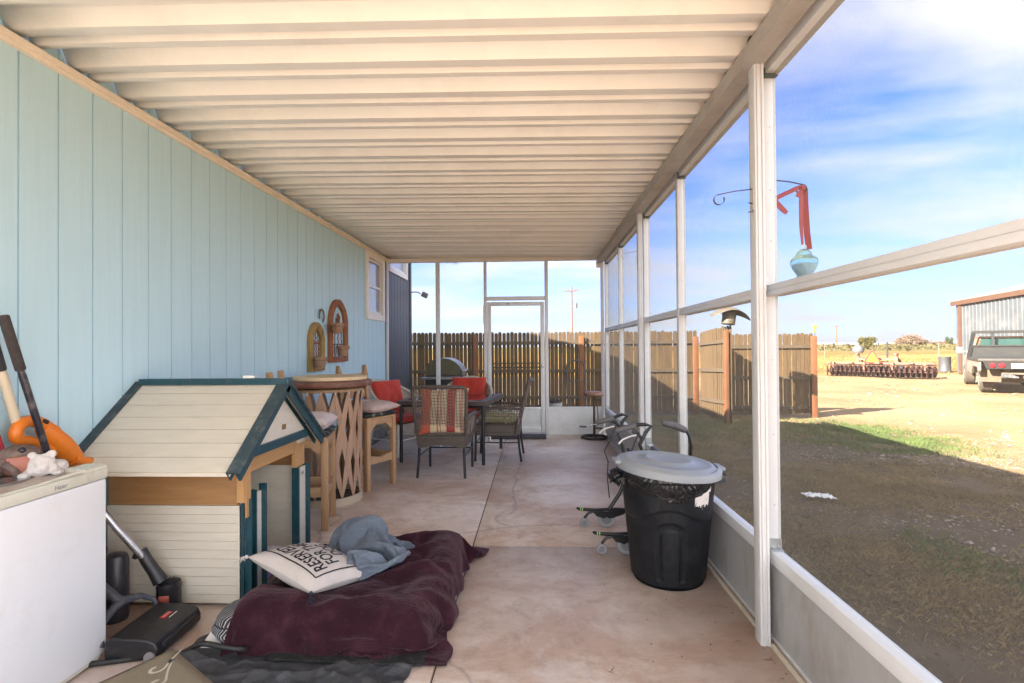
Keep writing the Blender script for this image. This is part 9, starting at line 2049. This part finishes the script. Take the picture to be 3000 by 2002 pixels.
# ---- lettered pillow
L_, F_, R_, B_ = Vector((-1.44, 2.66, .290)), Vector((-1.03, 2.44, .215)), Vector((-.88, 2.75, .165)), Vector((-1.29, 2.97, .225))
ex = ((L_ - F_) + (B_ - R_)).normalized(); ey = ((F_ - R_) + (L_ - B_)); ey = (ey - ex * ey.dot(ex)).normalized(); ez = ex.cross(ey)
c = (L_ + F_ + R_ + B_) / 4 + ez * 0.022
XP = Matrix(((ex.x, ey.x, ez.x, c.x), (ex.y, ey.y, ez.y, c.y), (ex.z, ey.z, ez.z, c.z), (0, 0, 0, 1)))
PW, PD, PH, PP = 0.49, 0.42, 0.155, 0.44
LINEN = M('linen', (0.56, 0.51, 0.48), 0.95, 0.05, 6, dirt=(0.40, 0.35, 0.33), damt=0.35, dscale=8, bump=0.35, bscale=240)
pil = pillow('lettered_pillow', (PW, PD, PH), LINEN, XP, 'cream pillow with black RESERVED FOR THE DOG lettering', 'pillow', p=PP, wr=0.004, pinch=0.10, n=44)
pil_base = Matrix.Translation(pil.location)
def on_pillow(x, y, lift=0.0022):
    u, v = max(-.97, min(.97, 2 * x / PW)), max(-.97, min(.97, 2 * y / PD))
    # undo the pinch roughly
    u2 = u / (1 - 0.10 * (1 - v * v) * u * u); v2 = v / (1 - 0.10 * (1 - u * u) * v * v)
    u2, v2 = max(-.98, min(.98, u2)), max(-.98, min(.98, v2))
    e = max(0.0, (1 - u2 * u2) * (1 - v2 * v2)) ** PP
    z = PH / 2 * e + 0.004 * noise.noise((x * 9, y * 9, 1)) * min(1, e * 2)
    return tuple(XP @ Vector((x, y, z + lift)))
INK = M('ink_black', (0.018, 0.018, 0.020), 0.8, 0.2, 40)
for (body, y, s) in (('RESERVED', 0.088, 0.100), ('FOR THE', 0.000, 0.100), ('DOG', -0.088, 0.100)):
    text_mesh(body, s, lambda a, b_, y=y: on_pillow(a, b_ + y), 'lettering', INK, pil, True, sx=0.74, bold=0.0015)
mb = MB()
fw_, fd_ = 0.190, 0.150
rect = [(-fw_, -fd_), (fw_, -fd_), (fw_, fd_), (-fw_, fd_)]
for k in range(4):
    a, b_ = rect[k], rect[(k + 1) % 4]; n = 22; vs, fs = [], []
    d = Vector((b_[0] - a[0], b_[1] - a[1])).normalized(); nr = Vector((-d.y, d.x)) * 0.0036
    for i in range(n + 1):
        x, y = a[0] + (b_[0] - a[0]) * i / n, a[1] + (b_[1] - a[1]) * i / n
        j = 0.0012 * noise.noise((x * 40, y * 40, 5))
        vs += [on_pillow(x + nr.x + j, y + nr.y + j), on_pillow(x - nr.x + j, y - nr.y + j)]
    mb.add(vs, [(2 * i, 2 * i + 2, 2 * i + 3, 2 * i + 1) for i in range(n)])
mb.build('printed_border', INK, pil, True, smooth=False)
for (cn, sgx, sgy) in (('F', -1, 1), ('L', 1, 1)):
    p0 = XP @ Vector((sgx * PW / 2 * .985, sgy * PD / 2 * .985, 0)); mb = MB(); rr = random.Random(4)
    out = (XP.to_3x3() @ Vector((sgx, sgy, 0))).normalized()
    ell(mb, p0 + out * 0.008, (0.009, 0.009, 0.010), 10, 7)
    for k in range(26):
        e_ = p0 + out * rr.uniform(.03, .05) + Vector((rr.gauss(0, .009), rr.gauss(0, .009), -.022 + rr.gauss(0, .006)))
        mb.tube([p0 + out * 0.01, (p0 + out * .024 + e_) / 2 + Vector((0, 0, .004)), e_], 0.0016, 4)
    mb.build('tassel', M('tassel_navy', (0.02, 0.022, 0.035), 0.9) if cn == 'F' else LINEN, pil, True)
# ---- chevron cushion poking out
m, nt, b = newmat('chevron_cloth')
tc = nt.nodes.new('ShaderNodeTexCoord'); sep = nt.nodes.new('ShaderNodeSeparateXYZ'); nt.links.new(tc.outputs['Object'], sep.inputs[0])
zz = mth(nt, 'ABSOLUTE', mth(nt, 'SUBTRACT', mth(nt, 'FRACT', mth(nt, 'MULTIPLY', sep.outputs['Z'], 17)), 0.5))
ff = mth(nt, 'FRACT', mth(nt, 'ADD', mth(nt, 'MULTIPLY', mth(nt, 'ADD', sep.outputs['X'], mth(nt, 'MULTIPLY', sep.outputs['Y'], -0.7)), 62), mth(nt, 'MULTIPLY', zz, 2.2)))
wv = mth(nt, 'MULTIPLY', mth(nt, 'LESS_THAN', mth(nt, 'ABSOLUTE', mth(nt, 'SUBTRACT', ff, 0.5)), 0.14), mth(nt, 'GREATER_THAN', zz, 0.06))
nt.links.new(mixc(nt, wv, (0.028, 0.027, 0.03), (0.42, 0.42, 0.44)), b.inputs['Base Color']); b.inputs['Roughness'].default_value = 0.95
mb = MB(); ell(mb, (-1.395, 2.47, 0.085), (0.115, 0.15, 0.083), 32, 18, None, 0.12, 3)
tag(mb.build('chevron_cushion', m, ang=180, origin=(-1.395, 2.47, 0.085)), 'black cushion with thin white chevrons squeezed out under the plum blanket', 'cushion')
# ---- sheet, mat, hose, scraps, doormat
mb = MB()
def tarp(u, v):
    # plan: a quadrilateral with a ragged left side
    p00, p10, p11, p01 = (-1.86, 1.72), (-0.60, 1.72), (-0.478, 2.56), (-1.545, 2.52)
    x = (p00[0] * (1 - u) + p10[0] * u) * (1 - v) + (p01[0] * (1 - u) + p11[0] * u) * v
    y = (p00[1] * (1 - u) + p10[1] * u) * (1 - v) + (p01[1] * (1 - u) + p11[1] * u) * v
    x += (1 - u) ** 3 * 0.05 * noise.noise((v * 7, 0, 1))
    r1 = 1 - abs(noise.noise((x * 3.2 + 2, y * 5, 0))) * 2.2
    r2 = 1 - abs(noise.noise((x * 7 - y * 4, y * 8, 4))) * 2.4
    z = 0.004 + 0.016 * max(0, r1) ** 3 + 0.010 * max(0, r2) ** 3 + 0.006 * noise.noise((x * 20, y * 20, 2)) + 0.05 * math.exp(-((u - .13) / .07) ** 2 - ((v - .62) / .3) ** 2)
    return (x, y, max(0.002, z if y < 2.27 else min(z, 0.006)))
mb.grid(170, 110, tarp)
m, nt, b = newmat('tarp_plastic')
v = coords(nt, (1, 1.8, 1), (0, 0, 0.5)); f = tex(nt, v, 9, 9, 0.65, 1.2)
nt.links.new(ramp(nt, f, [(0.36, (0.040, 0.043, 0.050)), (0.58, (0.062, 0.065, 0.074)), (0.74, (0.13, 0.128, 0.135))]), b.inputs['Base Color'])
b.inputs['Roughness'].default_value = 0.38; bumpn(nt, b, tex(nt, v, 30, 7, 0.7, 2.0), 0.5, 0.012)
tag(mb.build('plastic_sheet', m, ang=180, origin=(-1.1, 2.1, 0.0)), 'wrinkled dusty dark grey plastic sheet under the front of the bed', 'sheet')
mb = MB(); mb.box((-0.83, 2.47, 0.016), (0.70, 0.42, 0.012), (0, 0, R(-2)), 0, 0.005)
tag(mb.build('rubber_mat', M('rubber_mat', (0.006, 0.0055, 0.006), 0.8, 0.3, 40, bump=0.6, bscale=250, dirt=(0.15, 0.13, 0.12), damt=0.3, dscale=40), origin=(-0.83, 2.48, 0.022)), 'black rubber mat between the plum blanket and the plastic sheet', 'mat')
mb = MB(); ctrl = [(-2.02, 2.20), (-1.87, 2.24), (-1.68, 2.295), (-1.52, 2.318), (-1.40, 2.300), (-1.28, 2.30)]
pts = []; rs = []
N = 260
for i in range(N + 1):
    t = i / N * (len(ctrl) - 1); k = min(int(t), len(ctrl) - 2); q = t - k
    p0, p1, p2, p3 = ctrl[max(k - 1, 0)], ctrl[k], ctrl[k + 1], ctrl[min(k + 2, len(ctrl) - 1)]
    cr_ = lambda a, b_, c_, d_: 0.5 * (2 * b_ + (c_ - a) * q + (2 * a - 5 * b_ + 4 * c_ - d_) * q * q + (3 * b_ - a - 3 * c_ + d_) * q ** 3)
    x = cr_(p0[0], p1[0], p2[0], p3[0]); y = cr_(p0[1], p1[1], p2[1], p3[1]); pts.append((x, y, 0.013 + 0.045 * smooth(-1.60, -1.48, x) * (1 - 0.3 * smooth(-1.45, -1.3, x)))); rs.append(0.0105 if i % 2 else 0.0125)
mb.tube(pts, rs, 10)
tag(mb.build('hose', M('hose_black', (0.025, 0.025, 0.025), 0.5), ang=80, origin=(-1.7, 2.28, 0.0)), 'thin black corrugated hose running to the pet bed', 'hose')
mb = MB(); mb.prism([(-1.520, 2.345, 0.022), (-1.500, 2.40, 0.070), (-1.47, 2.415, 0.085), (-1.435, 2.405, 0.075), (-1.405, 2.385, 0.055), (-1.41, 2.345, 0.022)], (0.002, -0.004, 0.002))
tag(mb.build('paper_scrap', M('scrap_white', (0.66, 0.63, 0.60), 0.7, 0.1, 14), origin=(-1.46, 2.38, 0.02)), 'white paper scrap propped behind the corrugated hose', 'paper')
c0 = Vector((-1.586, 2.262, 0.060)); d1 = Vector((.815, -.58, 0)).normalized(); d2 = Vector((-.58, -.815, 0)).normalized()
dm = thing('doormat', 'tan woven doormat with white swirls at the bottom edge', 'doormat', c0)
mb = MB()
def dmat(u, v):
    p = c0 + d1 * 0.45 * u + d2 * 0.75 * v; return (p.x, p.y, 0.060 - 0.045 * v)
mb.grid(20, 20, dmat)
m, nt, b = newmat('coir'); v = coords(nt); w = nt.nodes.new('ShaderNodeTexWave'); w.inputs['Scale'].default_value = 70; w.inputs['Distortion'].default_value = 9; w.inputs['Detail'].default_value = 2; w.inputs['Detail Scale'].default_value = 0.6; nt.links.new(v, w.inputs['Vector'])
nt.links.new(ramp(nt, w.outputs['Fac'], [(0.3, (0.20, 0.165, 0.115)), (0.7, (0.32, 0.265, 0.18))]), b.inputs['Base Color']); b.inputs['Roughness'].default_value = 0.95; bumpn(nt, b, w.outputs['Fac'], 0.6, 0.004)
mb.build('mat', m, dm, True, solid=0.01)
def swirl(cx, cy, r, a0, a1, tail):
    pts = []
    for i in range(40):
        t = i / 39; a = R(a0 + (a1 - a0) * t); rr_ = r * (0.30 + 0.70 * t)
        pts.append((cx + rr_ * math.cos(a), cy + rr_ * math.sin(a)))
    ex_, ey_ = pts[-1]; dx_, dy_ = pts[-1][0] - pts[-2][0], pts[-1][1] - pts[-2][1]; l = math.hypot(dx_, dy_)
    for i in range(1, 14): pts.append((ex_ + dx_ / l * tail * i / 13, ey_ + dy_ / l * tail * i / 13 - 0.02 * (i / 13) ** 2))
    mb = MB(); vs = []
    for i, (a, b_) in enumerate(pts):
        q = pts[min(i + 1, len(pts) - 1)]; p_ = pts[max(i - 1, 0)]; dx_, dy_ = q[0] - p_[0], q[1] - p_[1]; l = math.hypot(dx_, dy_); w_ = 0.0075 * (1 - 0.5 * i / len(pts))
        for s in (1, -1):
            uu, vv_ = a - dy_ / l * w_ * s, b_ + dx_ / l * w_ * s; pt = c0 + d1 * uu + d2 * vv_; vs.append((pt.x, pt.y, 0.0665 - 0.045 * vv_ / .75))
    mb.add(vs, [(2 * i, 2 * i + 2, 2 * i + 3, 2 * i + 1) for i in range(len(pts) - 1)]); mb.build('swirl', M('swirl_cream', (0.52, 0.46, 0.38), 0.95), dm, True, smooth=False)
swirl(0.10, 0.10, 0.035, 200, -60, 0.10); swirl(0.20, 0.13, 0.032, 230, -80, 0.12); swirl(0.33, 0.20, 0.035, 200, -60, 0.08); swirl(0.12, 0.27, 0.035, 20, -220, 0.08)
